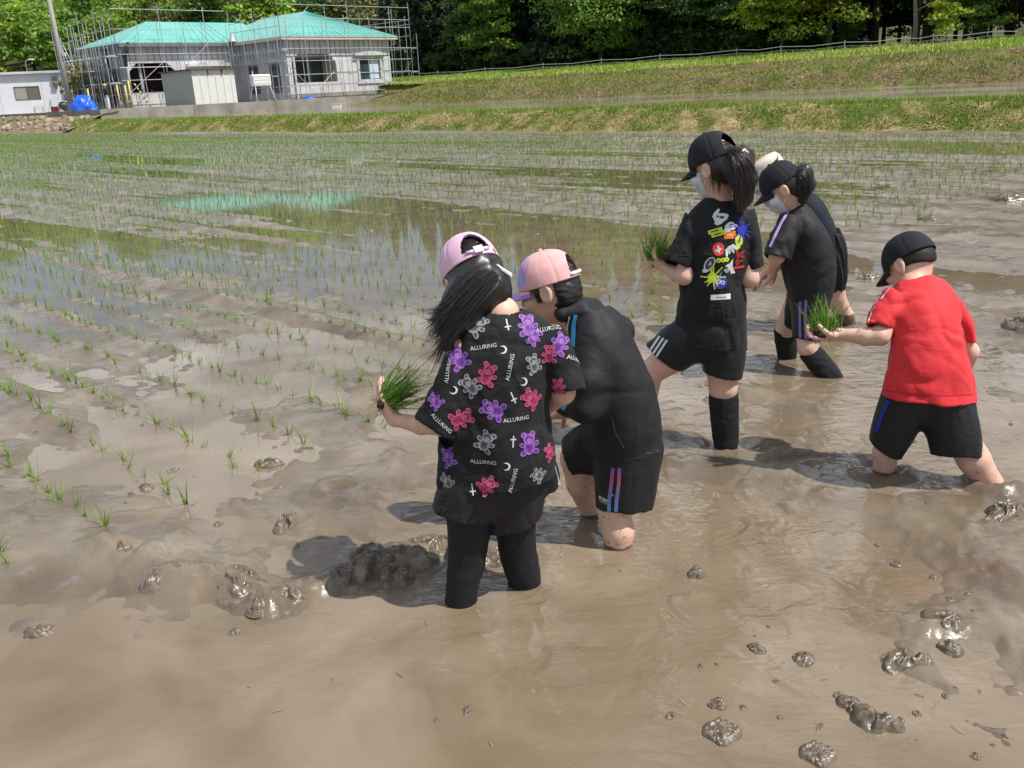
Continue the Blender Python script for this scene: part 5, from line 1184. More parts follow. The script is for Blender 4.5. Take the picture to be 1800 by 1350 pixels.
def mask_part(person, P, R_, sc_):
    fn = person.prims[0][0]
    S_, F_, U_ = R_
    def sdf(q):
        d = fn(q) - .006 * sc_; v = (q - P(0, 0, 0)); a = v @ S_; b = v @ F_; c = v @ U_
        d = smin(d, rcone(q, P(0, .092, -.024), P(0, .088, -.070), .012 * sc_, .016 * sc_), .03)
        return np.maximum.reduce([d, .032 * sc_ - b, c + .002 * sc_ - .02 * (1 - np.clip(np.abs(a) / .06, 0, 1)) * sc_, -.112 * sc_ - c])
    c = P(0, .06, -.05); V, Q = net(sdf, c - .12, c + .12, .005); m = link('face_mask', mesh_np('face_mask', V, Q, m_mask), person.root)
    for q in (-1, 1):
        for z in (-.018, -.085):
            b = MB(); b.tube([P(q * .064, .045, z), P(q * .079, .010, z * .6), P(q * .087, -.018, .012 if z > -.05 else -.03)], .0017, 5); b.build('ear_loop', m_mask, m, wc=True)
    return m
# ---- a held bundle of rice seedlings
m_blade = mat('seedling_blade', attr=True, rough=.45, spec=.35, trans=.3)
m_root = mat('root_soil', (.07, .05, .032), .9, .2, var=.4, vscale=60, bump=1, bscale=180); m_straw = mat('root_fibre', (.36, .26, .14), .8, .2, var=.3, vscale=60)
def blades(n, base, axis, spread, length, wid, seed, bend=.25, brad=.02, col0=(.09, .20, .022), col1=(.20, .36, .055), droop=.0):
    r = np.random.default_rng(seed); V = []; Q = []; C = []; axis = unit(axis)
    for k in range(n):
        o = r.standard_normal(3) * brad; o -= axis * (o @ axis); d = unit(axis + r.standard_normal(3) * spread + o / (brad + 1e-6) * spread * .45); L = length * r.uniform(.6, 1.1); sd = unit(np.cross(d, r.standard_normal(3))); bd = r.standard_normal(3) * bend - np.array([0, 0, droop]); b = len(V); f0 = r.random(); cc = np.array(col0) * (1 - f0) + np.array(col1) * f0
        for i, f in enumerate((0, .3, .6, .85, 1)):
            p = base + o + d * L * f + bd * L * f * f; w = wid * (1 - f ** 1.6) * r.uniform(.9, 1.1) + .0003
            V += [p - sd * w, p + sd * w]; C += [cc * (.8 + .3 * f)] * 2
        for i in range(4): Q.append((b + 2 * i, b + 2 * i + 1, b + 2 * i + 3, b + 2 * i + 2))
    return V, Q, C
def bundle(base, axis, length, n, seed, label, spread=.22, brad=.022, root_len=.05, wid=.0026, droop=.1, roots_axis=None):
    o = empty('seedling_bundle', tuple(base)); base = np.asarray(base)
    V, Q, C = blades(n, base, axis, spread, length, wid, seed, .22, brad, droop=droop); link('leaves', mesh_np('leaves', V, np.array(Q), m_blade, True, cols=np.array(C)), o)
    ax = unit(axis if roots_axis is None else roots_axis); b = MB(); c = base - ax * root_len * .45
    V, Q = net(lambda p: ell(p, c, frame(ax, (0.3, .2, 1)), np.array([brad * 1.35, root_len * .6, brad * 1.2])) + .006 * fbm(p * 70, 3, seed), c - .07, c + .07, .005)
    link('root_clump', mesh_np('root_clump', V, Q, m_root), o)
    V, Q, C = blades(46, c - ax * .01, -ax, .5, root_len * .95, .0011, seed + 1, .5, brad * 1.1, (.30, .21, .11), (.46, .34, .19)); link('root_fibres', mesh_np('root_fibres', V, np.array(Q), m_blade, True, cols=np.array(C)), o)
    tag(o, label, 'seedlings'); return o
# ================================================================== the children
def pA():
    p = Person(ground(865, 1045), 'child in black T-shirt printed with pink, purple and grey bears, pink cap on backwards-facing head')
    p.root['label'] = 'child in pink cap and black T-shirt printed with pink, purple and grey bears'
    P = p.head(at(833, 492, 2.62), (-.30, .80, -.48), (-.30, .42, .86), 1.06, neck=at(882, 552, 2.54))
    p.limb([(882, 552, 2.54, 30), (880, 600, 2.53, 46), (875, 700, 2.5, 52), (868, 800, 2.49, 55), (865, 860, 2.49, 58)], .02, .66)
    p.limb([(890, 590, 2.53, 30), (965, 605, 2.53, 26)], .02, .8); p.limb([(865, 590, 2.53, 30), (812, 612, 2.50, 25)], .02, .8)
    p.limb([(812, 612, 2.50, 21), (782, 748, 2.45, 19)], .02)
    w = at(693, 737, 2.56); p.limb([(782, 748, 2.44, 18), (740, 747, 2.50, 16.5), (693, 737, 2.56, 11)], .015)
    hd = unit(at(664, 690, 2.60) - w); p.hand(w, hd, unit(np.array([.75, .45, .35])), 1, curl=.55, sc_=1.0, thumb_curl=.35)
    p.limb([(968, 602, 2.53, 26), (990, 690, 2.50, 20)], .02); w2 = at(935, 735, 2.72); p.limb3([(at(990, 690, 2.50), .034), (w2, .022)], .015); p.hand(w2, (-.5, .7, -.5), (-.6, -.1, -.5), -1, curl=1.0)
    p.limb([(828, 850, 2.48, 46), (825, 930, 2.48, 40), (818, 990, 2.48, 32), (810, 1060, 2.47, 27), (808, 1150, 2.47, 24)], .015, .78)
    p.limb([(905, 850, 2.53, 46), (905, 930, 2.54, 38), (912, 985, 2.55, 31), (922, 1030, 2.56, 27), (926, 1110, 2.56, 24)], .015, .78)
    p.body(.0046)
    # leggings
    L1 = Loft([sec(778, 880, 872, 880, 2.48, .080), sec(786, 940, 862, 940, 2.48, .066), sec(786, 990, 853, 990, 2.48, .058), sec(783, 1030, 842, 1030, 2.47, .052), sec(781, 1062, 838, 1064, 2.47, .048), sec(780, 1130, 834, 1130, 2.47, .045)])
    L2 = Loft([sec(868, 880, 948, 880, 2.53, .080), sec(872, 940, 941, 935, 2.54, .064), sec(880, 985, 946, 980, 2.55, .057), sec(893, 1026, 951, 1020, 2.56, .052), sec(898, 1090, 952, 1085, 2.56, .046)])
    p.cloth('leggings', lambda q: smin(L1(q), L2(q), .02) + folds(q, 21, .0022, (16, 16, 40)), lpts(L1, L2), .03, m_legging, .006)
    # loose shorts
    SH = Loft([sec(757, 892, 872, 912, 2.475, .095), sec(768, 860, 880, 868, 2.48, .092), sec(785, 815, 880, 820, 2.48, .08)]); SH2 = Loft([sec(842, 925, 949, 905, 2.525, .095), sec(846, 870, 958, 868, 2.52, .092), sec(850, 820, 950, 815, 2.51, .08)])
    FL = Loft([sec(925, 885, 962, 868, 2.52, .05), sec(940, 850, 986, 838, 2.53, .05), sec(940, 815, 980, 800, 2.53, .06)])
    p.cloth('shorts', lambda q: smin(smin(smin(garment(SH)(q), garment(SH2)(q), .02), FL(q), .02), rcone(q, at(835, 862, 2.48), at(905, 862, 2.51), .082, .082), .03) + folds(q, 22, .004, (20, 20, 6)), lpts(SH, SH2, FL), .03, m_jersey, .0065)
    t = MB(); q0, q1 = at(968, 806, 2.50), at(981, 853, 2.50); n_ = Vector(cR) * .007
    t.add([Vector(q0) - n_, Vector(q0) + n_, Vector(q1) + n_ * 1.2, Vector(q1) - n_ * 1.2] + [v + Vector((0, .006, 0)) for v in (Vector(q0) - n_, Vector(q0) + n_, Vector(q1) + n_ * 1.2, Vector(q1) - n_ * 1.2)], [(0, 1, 2, 3), (7, 6, 5, 4), (0, 4, 5, 1), (1, 5, 6, 2), (2, 6, 7, 3), (3, 7, 4, 0)])
    t.build('white_side_band', m_whitec, p.root, wc=True)
    # T-shirt
    TS = Loft([sec(763, 860, 972, 838, 2.49, .118), sec(768, 800, 978, 785, 2.50, .120), sec(778, 715, 968, 705, 2.51, .118), sec(792, 640, 972, 635, 2.52, .112), sec(806, 590, 982, 590, 2.53, .095), sec(830, 562, 965, 558, 2.535, .072), sec(852, 543, 925, 538, 2.54, .046)])
    SL = Loft([sec(800, 572, 862, 610, 2.53, .06), sec(775, 635, 838, 665, 2.49, .062), sec(742, 705, 822, 742, 2.46, .066), sec(727, 731, 813, 780, 2.455, .068)])
    SR = Loft([sec(925, 590, 992, 565, 2.54, .06), sec(950, 640, 1018, 622, 2.51, .062), sec(962, 692, 1033, 684, 2.49, .064)])
    nk = at(893, 528, 2.555)
    ff = lambda q: folds(q, 5, .0095, (11, 11, 5), (.35, .1)) + folds(q, 6, .0045, (24, 24, 11), (-.7, 0))
    base_f = garment(TS, (SL, SR), .022, ff)
    p.cloth('t_shirt', lambda q: smax(base_f(q), -(rcone(q, at(878, 505, 2.56), at(886, 547, 2.545), .085, .052)), .006), lpts(TS, SL, SR), .05, m_black, .0056)
    sh = p.root.children[-1]
    nr = MB()                                            # rib collar
    B = p.bvh['t_shirt']
    # prints: gummy bears, moons, crosses, words
    PUR = ((.11, .015, .21), (.33, .15, .50)); PNK = ((.27, .016, .075), (.50, .10, .20)); GRY = ((.055, .055, .062), (.40, .40, .43))
    def bear(x, y, pal, ang=0.0, size=1.0, half=None):
        q = Print(B, x, y, ang)
        if not q.ok: return
        ci, co = pal; m = .0255 * size; q.mott = .55; g = lambda a, b: (a * m, b * m)
        q.disk(*g(0, -.42), .66 * m, .80 * m, ci, co, wob=.03)
        for s_ in (-1, 1):
            q.disk(*g(s_ * .72, -.95), .42 * m, .32 * m, ci, co, rot=s_ * -.5); q.disk(*g(s_ * .80, -.05), .38 * m, .27 * m, ci, co, rot=s_ * .6); q.disk(*g(s_ * .52, 1.02), .33 * m, .33 * m, ci, co)
        q.disk(*g(0, .55), .68 * m, .60 * m, ci, co, wob=.03); q.disk(*g(.02, .38), .27 * m, .22 * m, co, tuple(min(1, a * 1.25) for a in co)); q.disk(*g(.02, .44), .09 * m, .07 * m, (.03, .02, .03), (.06, .03, .06), n=8, rings=1)
        for s_ in (-1, 1): q.disk(*g(s_ * .27, .68), .075 * m, .085 * m, (.03, .02, .03), (.05, .03, .05), n=8, rings=1)
        q.build('bear_print', sh)
    for x, y, pal, a, s_ in ((840, 572, GRY, -.9, 1.0), (928, 572, PUR, .1, 1.05), (938, 592, PUR, 2.7, .8), (806, 630, PUR, .5, 1.0), (857, 658, PNK, -.35, 1.0), (826, 678, GRY, .8, .95), (984, 604, PUR, -.5, 1.0), (966, 622, PNK, 0, .8),
                          (933, 700, PNK, .9, 1.0), (866, 720, PUR, 1.2, 1.05), (811, 735, PNK, -1.2, 1.05), (854, 776, GRY, -.5, 1.0), (930, 780, PUR, .1, 1.05), (857, 853, PNK, -1.0, .9), (788, 803, PUR, .5, .95), (786, 846, GRY, 1.0, .8),
                          (938, 640, GRY, .3, .85), (966, 795, PNK, .6, .8), (982, 680, PNK, .2, .75), (1024, 655, PNK, .1, .8), (972, 556, GRY, -.7, .7), (765, 705, PUR, .8, .75), (944, 834, GRY, .9, .8)):
        bear(x, y, pal, a, s_)
    WH = (.55, .55, .57)
    for x, y, a in ((850, 610, .12), (897, 646, 1.35), (850, 812, .02), (902, 845, 1.3), (788, 650, 1.4), (776, 745, -.8), (908, 737, .1), (917, 533, -.2), (1012, 632, .2), (964, 578, .25)):
        q = Print(B, x, y, a)
        if q.ok: q.text('ALLURING', .0168, WH, sx=.98); q.build('lettering', sh)
    for x, y, a in ((884, 615, 0), (797, 686, -.5), (920, 671, -.2), (890, 820, 0)):
        q = Print(B, x, y, a)
        if q.ok:
            o_ = [(.012 * math.cos(t), .012 * math.sin(t)) for t in np.linspace(-1.9, 1.9, 10)]; i_ = [(.0125 * math.cos(t) - .006, .0095 * math.sin(t)) for t in np.linspace(1.75, -1.75, 10)]
            for k in range(9): q.poly([o_[k], o_[k + 1], i_[8 - k], i_[9 - k]], WH)
            q.build('moon_print', sh)
    for x, y, a in ((892, 571, .2), (902, 699, .4), (902, 776, 3.1), (831, 860, .1)):
        q = Print(B, x, y, a)
        if q.ok: q.quad(-.002, -.018, .002, .018, WH, nx=1, ny=4); q.quad(-.009, -.008, .009, -.004, WH, nx=3, ny=1); q.build('cross_print', sh)
    # cap, worn with the opening at the back, hair blown to the left
    m_pink = mat('pink_satin', (.70, .44, .58), .42, .45, var=.06, vscale=14, bump=.15, bscale=300)
    co, cc, cr, (S_, F_, U_) = cap(p, P, p.hR, 1.06, m_pink, size=1.02, hole=True, lift=.012, tilt=-.12)
    b = MB()
    for s_ in (-1, 1): b.tube([cc - F_ * cr[1] * .93 + S_ * s_ * .035 + U_ * .016, cc - F_ * cr[1] * 1.02 + S_ * s_ * .012 + U_ * .013], .006, 6)
    b.build('strap', m_pink, co, True, wc=True); b = MB(); a0 = cc - F_ * cr[1] * 1.03 + U_ * .014
    b.add([a0 + S_ * i * .014 + U_ * j * .010 - F_ * k for k in (0, .006) for i, j in ((-1, -1), (1, -1), (1, 1), (-1, 1))], [(0, 1, 2, 3), (7, 6, 5, 4), (0, 4, 5, 1), (1, 5, 6, 2), (2, 6, 7, 3), (3, 7, 4, 0)]); b.build('clear_buckle', mat('clear_plastic', (.55, .58, .62), .15, .6), co, wc=True)
    q0 = Vector(at(873, 467, 2.55)); q1 = Vector(at(899, 484, 2.53)); b = MB(); up_ = Vector(cU) * .004
    b.add([q0 - up_, q0 + up_, q1 + up_, q1 - up_] + [v + Vector((.002, .006, 0)) for v in (q0 - up_, q0 + up_, q1 + up_, q1 - up_)], [(0, 1, 2, 3), (7, 6, 5, 4), (0, 4, 5, 1), (1, 5, 6, 2), (2, 6, 7, 3), (3, 7, 4, 0)]); b.build('strap_tail', m_whitec, co, wc=True)
    def hairf(q):
        d = ell(q, P(0, -.012, .012), p.hR, np.array([.084, .100, .098]) * 1.06)
        d = smin(d, ell(q, P(0, -.045, -.050), p.hR, np.array([.078, .062, .075]) * 1.06), .03)
        d = np.maximum(d, (q - P(0, .030, 0)) @ p.hR[1].astype(f32))
        d = smin(d, rcone(q, at(862, 505, 2.55), at(812, 540, 2.52), .046, .058), .04)
        d = smin(d, rcone(q, at(822, 525, 2.535), at(797, 572, 2.485), .056, .036), .04); d = smin(d, rcone(q, at(801, 560, 2.49), at(782, 612, 2.45), .032, .012), .03)
        d = smin(d, rcone(q, at(855, 512, 2.53), at(805, 565, 2.465), .030, .022), .03)
        g_ = q @ np.array([[.60, .1, .3], [0, 1, .1], [.80, -.1, -.45]], f32)
        return d + .0045 * vnoise(g_ * np.array([14, 50, 90], f32), 7)
    V, Q = net(hairf, np.minimum(at(740, 650, 2.4), P(0, 0, -.15)) - .12, P(0, 0, 0) + .22, .0052); hb = BVHTree.FromPolygons([Vector(v) for v in V], [tuple(map(int, q)) for q in Q]); ho = link('hair', mesh_np('hair', V, Q, m_hair), p.root)
    g = lambda *pts: [at(*q) for q in pts]
    strands('strands', [g((872, 478, 2.49), (850, 500, 2.465), (818, 525, 2.455), (790, 542, 2.455), (765, 552, 2.46), (745, 546, 2.47)), g((862, 476, 2.49), (832, 497, 2.46), (803, 530, 2.44), (782, 568, 2.43), (766, 598, 2.43), (750, 598, 2.43)),
                        g((878, 486, 2.49), (858, 510, 2.46), (828, 545, 2.435), (800, 580, 2.42), (780, 612, 2.415), (768, 655, 2.41)), g((884, 496, 2.50), (874, 512, 2.475), (850, 534, 2.45), (818, 560, 2.435), (792, 592, 2.42), (777, 632, 2.41)), g((806, 486, 2.55), (790, 508, 2.51), (776, 533, 2.50), (764, 552, 2.49), (757, 570, 2.48), (748, 584, 2.48)), g((835, 474, 2.50), (808, 500, 2.465), (790, 530, 2.45), (776, 555, 2.45), (768, 580, 2.44), (758, 612, 2.43))],
            700, .0015, m_hair, ho, 3, .008, drape=hb)
    for sd, n_, gg in ((4, 60, [g((812, 488, 2.55), (795, 520, 2.50), (780, 545, 2.48), (768, 558, 2.47), (755, 560, 2.47), (736, 556, 2.47)), g((840, 490, 2.47), (800, 525, 2.46), (775, 548, 2.46), (760, 553, 2.46), (748, 553, 2.46), (738, 545, 2.46))]), (5, 50, [g((840, 500, 2.47), (805, 560, 2.43), (785, 600, 2.42), (772, 640, 2.41), (764, 668, 2.41), (757, 688, 2.41)), g((830, 505, 2.46), (800, 560, 2.43), (782, 590, 2.42), (768, 615, 2.42), (755, 625, 2.42), (744, 628, 2.42))])):
        strands('strands', gg, n_, .0012, m_hair, ho, sd, .008, .2)
    bundle(at(681, 705, 2.575), unit(at(752, 650, 2.60) - at(676, 707, 2.58)), .145, 150, 8, 'rice seedling bundle in the hand of the child in the bear-print shirt', .20, .016, .035, .0021, .02)
    return p
pA()

def pB():
    p = Person(ground(1070, 945), 'child in tie-dye mesh cap and black track jacket, bending beside the bear-print shirt')
    P = p.head(at(966, 508, 2.93), (-.90, .32, -.26), (-.16, .14, .97), 1.0, neck=at(1012, 566, 2.92))
    p.limb([(1012, 566, 2.92, 30), (1050, 620, 2.90, 50), (1090, 720, 2.87, 58), (1105, 800, 2.87, 56)], .02, .7)
    p.limb([(1045, 612, 2.80, 24), (1036, 716, 2.75, 21)], .02); w = at(962, 706, 2.84); p.limb3([(at(1036, 716, 2.75), .035), (w, .022)]); p.hand(w, (-.8, .5, -.3), (0, .3, -1), 1, curl=1.0)
    p.limb([(1085, 585, 3.02, 24), (1060, 690, 3.06, 20), (1000, 720, 3.05, 13)], .02); p.hand(at(1000, 720, 3.05), (-.8, .2, -.4), (0, -.3, -1), -1, curl=1.0)
    p.limb([(1098, 800, 2.83, 48), (1088, 860, 2.81, 37), (1080, 900, 2.80, 28), (1087, 935, 2.785, 27), (1087, 975, 2.775, 22), (1085, 1040, 2.77, 18)], .02)
    p.limb([(1085, 790, 2.94, 44), (1040, 785, 2.97, 38), (1014, 806, 2.98, 29), (1022, 850, 3.0, 26), (1038, 905, 3.02, 15), (1048, 955, 3.03, 13)], .02)
    p.body(.0046, (spatter(5, .26, .30),))
    SH1 = Loft([sec(1046, 893, 1146, 893, 2.805, .085), sec(1044, 850, 1155, 848, 2.82, .095), sec(1040, 790, 1165, 785, 2.85, .12)])
    SH2 = Loft([(at(986, 772, 2.97), at(1010, 830, 2.985), .075), (at(1010, 752, 2.96), at(1048, 828, 2.97), .085), (at(1060, 735, 2.93), at(1095, 840, 2.93), .10)])
    gs1, gs2 = garment(SH1, foldf=lambda q: folds(q, 31, .005, (18, 18, 5))), garment(SH2, foldf=lambda q: folds(q, 32, .004, (14, 14, 8)))
    p.cloth('shorts', lambda q: smin(gs1(q), gs2(q), .02), lpts(SH1, SH2), .03, m_jersey, .0062); sh = p.root.children[-1]
    grad = lambda f: tuple(np.interp(f, [0, .25, .55, 1], v) for v in ((.20, .42, .18, .10), (.10, .09, .17, .34), (.30, .22, .40, .62)))
    stripe(p, 'shorts', [(1078, 822), (1075, 850), (1071, 880), (1071, 901)], 3.2, (1, 1, 1), sh, c1=grad); stripe(p, 'shorts', [(1089, 822), (1088, 850), (1084, 880), (1083, 902)], 3.2, (1, 1, 1), sh, c1=grad)
    q = Print(p.bvh['shorts'], 1061, 878, -.15)
    if q.ok: q.text('ECEC', .0155, (.6, .6, .6), bold=.0007, sx=1.15); q.quad(-.019, -.0125, .014, -.0105, (.5, .5, .5), nx=4, ny=1); q.build('lettering', sh)
    JK = Loft([sec(1038, 798, 1167, 778, 2.86, .130), sec(1032, 750, 1165, 735, 2.86, .138), sec(1020, 690, 1150, 675, 2.87, .14), sec(1006, 630, 1122, 612, 2.885, .14), sec(996, 585, 1098, 562, 2.90, .128), sec(990, 556, 1070, 536, 2.915, .09)])
    SLn = Tube([(1044, 606, 2.82, 34), (1034, 668, 2.765, 33), (1030, 716, 2.75, 30), (1000, 709, 2.79, 24), (986, 706, 2.81, 21)])
    SLf = Tube([(1088, 582, 3.0, 30), (1066, 660, 3.06, 26), (1040, 700, 3.07, 24)])
    ff = lambda q: folds(q, 35, .0060, (10, 10, 3), (.45, .2)) + folds(q, 36, .0025, (18, 18, 7), (.9, .3))
    bj = garment(JK, (SLn, SLf), .028, ff)
    p.cloth('track_jacket', lambda q: smin(bj(q), smin(chain(q, [(at(988, 552, 2.86), .030), (at(1022, 545, 2.87), .034), (at(1042, 540, 2.93), .032)], .01), rcone(q, at(1008, 533, 2.93), at(1038, 548, 2.93), .024, .036), .02) + folds(q, 37, .005, (30, 30, 14)), .018), lpts(JK, SLn, SLf), .06, m_track, .006); jk = p.root.children[-1]
    CY = (.05, .35, .72)
    stripe(p, 'track_jacket', [(1012, 553), (1009, 570), (1009, 590), (1008, 612)], 3.6, CY, jk); stripe(p, 'track_jacket', [(1001, 556), (998, 575), (996, 600)], 1.3, (.7, .7, .72), jk)
    stripe(p, 'track_jacket', [(1003, 690), (998, 704), (990, 720)], 3.4, CY, jk)
    stripe(p, 'track_jacket', [(1076, 733), (1082, 760), (1098, 788)], .8, (.10, .10, .11), jk, name='pocket_zip')
    def tie(A, B):
        n_ = len(A); fr = np.abs(((A - np.pi / 2 + np.pi) % (2 * np.pi)) - np.pi); q = np.stack([np.cos(A) * 2.2, np.sin(A) * 2.2, B * 2.6], 1); a = fbm(q, 3, 8) * 1.7; b = fbm(q + 9, 3, 9) * 1.7
        c = np.array([.52, .30, .52]) + a[:, None] * np.array([-.30, .08, .12]) + b[:, None] * np.array([.10, .12, -.10]); c = np.clip(c, .16, .72)
        back = np.array([.66, .37, .36]) * (1 + .06 * np.sign(np.sin(B * 130)) * (B > .1) * (B < 1.4))[:, None]
        seam_ = np.exp(-((fr - np.pi / 2) / .03) ** 2)[:, None]
        return np.where(((fr < 1.06) | (B < -.001))[:, None], c, back * (1 + .12 * seam_))
    m_tie = mat('tie_dye_and_mesh', attr=True, rough=.8, spec=.2, bump=.15, bscale=500)
    co, cc, cr, (S_, F_, U_) = cap(p, P, p.hR, 1.0, m_tie, size=1.06, colfn=tie, lift=.006, brim_len=.078, brim_drop=.014, hole=True, tilt=-.03)
    b = MB(); b.tube([cc + U_ * cr[2], cc + U_ * (cr[2] + .007)], [.009, .006], 10); b.build('button', mat('cream_button', (.62, .50, .36), .7), co, True, wc=True)
    b = MB(); b.tube([cc + (S_ * math.sin(t) * cr[0] - F_ * math.cos(t) * cr[1]) * 1.0 + U_ * .012 for t in np.linspace(-.55, .55, 9)], .006, 6); b.build('strap', m_whitec, co, True, wc=True)
    def hairf(q):
        d = ell(q, P(0, -.012, .012), p.hR, np.array([.078, .097, .094])); d = smin(d, ell(q, P(0, -.06, -.035), p.hR, np.array([.062, .042, .055])), .025)
        v = q - P(0, 0, 0); f_ = v @ p.hR[1]; u_ = v @ p.hR[2]; a_ = np.abs(v @ p.hR[0])
        d = np.maximum(d, np.minimum(f_ - .020, .014 - u_)); d = np.maximum(d, -(np.maximum(np.abs(f_ + .012) - .026, np.abs(u_ + .012) - .036)))
        d = smin(d, ell(q, P(0, .072, .035), p.hR, np.array([.058, .026, .03])), .01)
        for s_ in (-1, 1): d = smin(d, rcone(q, P(s_ * .072, .028, .02), P(s_ * .073, .024, -.028), .010, .005), .01)
        return d + .003 * vnoise(q * np.array([50, 50, 120], f32), 7)
    V, Q = net(hairf, P(0, 0, 0) - .16, P(0, 0, 0) + .16, .005); link('hair', mesh_np('hair', V, Q, m_hair), p.root)
    return p
pB()
def long_leg_sock(p, name, secs, seed, mm=None):
    L = Loft(secs); p.cloth(name, lambda q: L(q) + folds(q, seed, .0028, (14, 14, 40)), lpts(L), .03, mm or m_sock, .006)
def pC():
    p = Person(ground(1275, 785), 'tall girl with ponytail, black cap and sticker-print T-shirt, holding seedlings'); p.root['label'] = 'tallest child, long ponytail under black cap, T-shirt with colourful sticker print'
    P = p.head(at(1256, 294, 3.66), (-.64, .70, -.30), (-.20, .16, .96), .98, neck=at(1266, 350, 3.64))
    p.limb([(1266, 350, 3.64, 22), (1264, 390, 3.63, 40), (1258, 480, 3.62, 42), (1252, 560, 3.62, 44), (1250, 600, 3.62, 46)], .02, .7)
    p.limb([(1262, 390, 3.63, 22), (1220, 396, 3.62, 16)], .015, .8); p.limb([(1268, 390, 3.63, 22), (1310, 396, 3.62, 16)], .015, .8)
    p.limb([(1218, 398, 3.62, 15), (1203, 485, 3.57, 15)], .015); w = at(1170, 469, 3.66); p.limb([(1203, 486, 3.57, 14.5), (1190, 482, 3.61, 13.5), (1170, 469, 3.66, 9)], .015); p.hand(w, unit(at(1150, 461, 3.70) - w), (.15, .35, .95), -1, curl=1.35, sc_=.95, thumb_curl=1.6)
    p.limb([(1312, 398, 3.62, 15), (1318, 490, 3.58, 15)], .015); w2 = at(1290, 505, 3.80); p.limb3([(at(1318, 490, 3.58), .035), (w2, .022)]); p.hand(w2, (-.6, .7, 0), (0, .3, 1), 1, curl=1.0)
    p.limb([(1270, 600, 3.62, 34), (1271, 650, 3.61, 29), (1271, 684, 3.60, 24), (1272, 702, 3.60, 18), (1273, 740, 3.60, 17), (1275, 792, 3.60, 13), (1275, 860, 3.60, 11)], .012, 1)
    p.limb([(1225, 600, 3.62, 40), (1180, 628, 3.64, 33), (1143, 655, 3.67, 26), (1132, 720, 3.80, 22), (1122, 790, 3.95, 17)], .012, .85)
    p.body(.005)
    long_leg_sock(p, 'sock', [sec(1246, 694, 1297, 689, 3.60, .056), sec(1247, 725, 1299, 722, 3.60, .058), sec(1252, 765, 1299, 765, 3.60, .052), sec(1256, 795, 1297, 795, 3.60, .047), sec(1257, 850, 1296, 850, 3.60, .043)], 43)
    S1_ = Loft([sec(1237, 654, 1306, 664, 3.61, .088), sec(1236, 620, 1312, 625, 3.615, .095), sec(1232, 575, 1310, 580, 3.62, .095)]); S2_ = Loft([(at(1134, 606, 3.655), at(1200, 650, 3.645), .085), (at(1163, 580, 3.64), at(1228, 632, 3.635), .095), (at(1200, 558, 3.625), at(1262, 610, 3.62), .10)])
    g1, g2 = garment(S1_, foldf=lambda q: folds(q, 41, .004, (18, 18, 6))), garment(S2_, foldf=lambda q: folds(q, 42, .004, (14, 14, 8)))
    p.cloth('shorts', lambda q: smin(smin(g1(q), g2(q), .025), rcone(q, at(1222, 602, 3.62), at(1266, 606, 3.62), .085, .085), .02), lpts(S1_, S2_), .03, m_jersey, .0062); sh = p.root.children[-1]
    for k in range(3): stripe(p, 'shorts', [(1160 + 6.5 * k, 591 + 3.4 * k), (1150 + 6.5 * k, 606 + 3.4 * k), (1140 + 6.8 * k, 620 + 3.6 * k)], 1.9, (.62, .62, .66), sh)
    TS = Loft([sec(1182, 597, 1312, 612, 3.62, .115), sec(1192, 550, 1313, 556, 3.62, .118), sec(1200, 480, 1312, 482, 3.62, .118), sec(1202, 425, 1318, 425, 3.62, .112), sec(1204, 388, 1326, 384, 3.63, .095), sec(1222, 362, 1310, 360, 3.635, .07), sec(1240, 344, 1293, 343, 3.645, .05)])
    SL = Loft([sec(1204, 366, 1240, 402, 3.62, .055), sec(1186, 415, 1228, 430, 3.60, .058), sec(1165, 456, 1214, 474, 3.585, .06)]); SR = Loft([sec(1294, 396, 1325, 366, 3.62, .055), sec(1303, 430, 1338, 422, 3.61, .058), sec(1305, 477, 1344, 466, 3.60, .058)])
    ff = lambda q: folds(q, 45, .0105, (9, 9, 4.5), (.35, .1)) + folds(q, 46, .0045, (20, 20, 9), (-.6, 0))
    bt = garment(TS, (SL, SR), .022, ff)
    p.cloth('t_shirt', lambda q: smax(bt(q), -rcone(q, at(1262, 322, 3.66), at(1267, 346, 3.65), .085, .056), .006), lpts(TS, SL, SR), .05, m_black, .0058); ts = p.root.children[-1]; B = p.bvh['t_shirt']
    W = (.62, .62, .64); Y_ = (.52, .62, .04); R_ = (.58, .05, .04); BL = (.03, .04, .42); OR = (.72, .17, .03); K = (.05, .05, .06)
    def pr(x, y, a=0.0): return Print(B, x, y, a)
    q = pr(1267, 383); q.disk(0, 0, .030, .020, W, W, rot=.3, wob=.10, seed=1); q.disk(-.018, .020, .022, .007, W, W, rot=.9, wob=.05); q.disk(-.010, -.018, .016, .012, W, W, wob=.1); q.disk(.004, .002, .010, .006, K, K, n=9, rings=1); q.disk(-.012, .006, .006, .004, K, K, n=8, rings=1); q.build('sticker_print', ts)
    q = pr(1259, 408, .28); q.quad(-.030, -.003, .026, .014, Y_); q.quad(-.022, -.017, .034, -.001, Y_); q.quad(-.020, .003, .012, .008, K, nx=4, ny=1); q.quad(-.012, -.011, .018, -.006, K, nx=4, ny=1); q.build('sticker_print', ts)
    q = pr(1284, 398); q.disk(0, 0, .026, .016, W, W, rot=.3, wob=.14, seed=4); q.disk(.004, .002, .009, .009, BL, BL, n=10, rings=1); q.disk(.004, .002, .005, .005, W, W, n=10, rings=1); q.disk(-.014, -.016, .014, .008, W, W, wob=.1); q.build('sticker_print', ts)
    q = pr(1283, 413, .05); q.quad(-.024, -.015, .024, .015, OR); q.quad(-.014, -.005, .014, .006, (.75, .45, .08), nx=4, ny=2, rot=.1); q.build('sticker_print', ts)
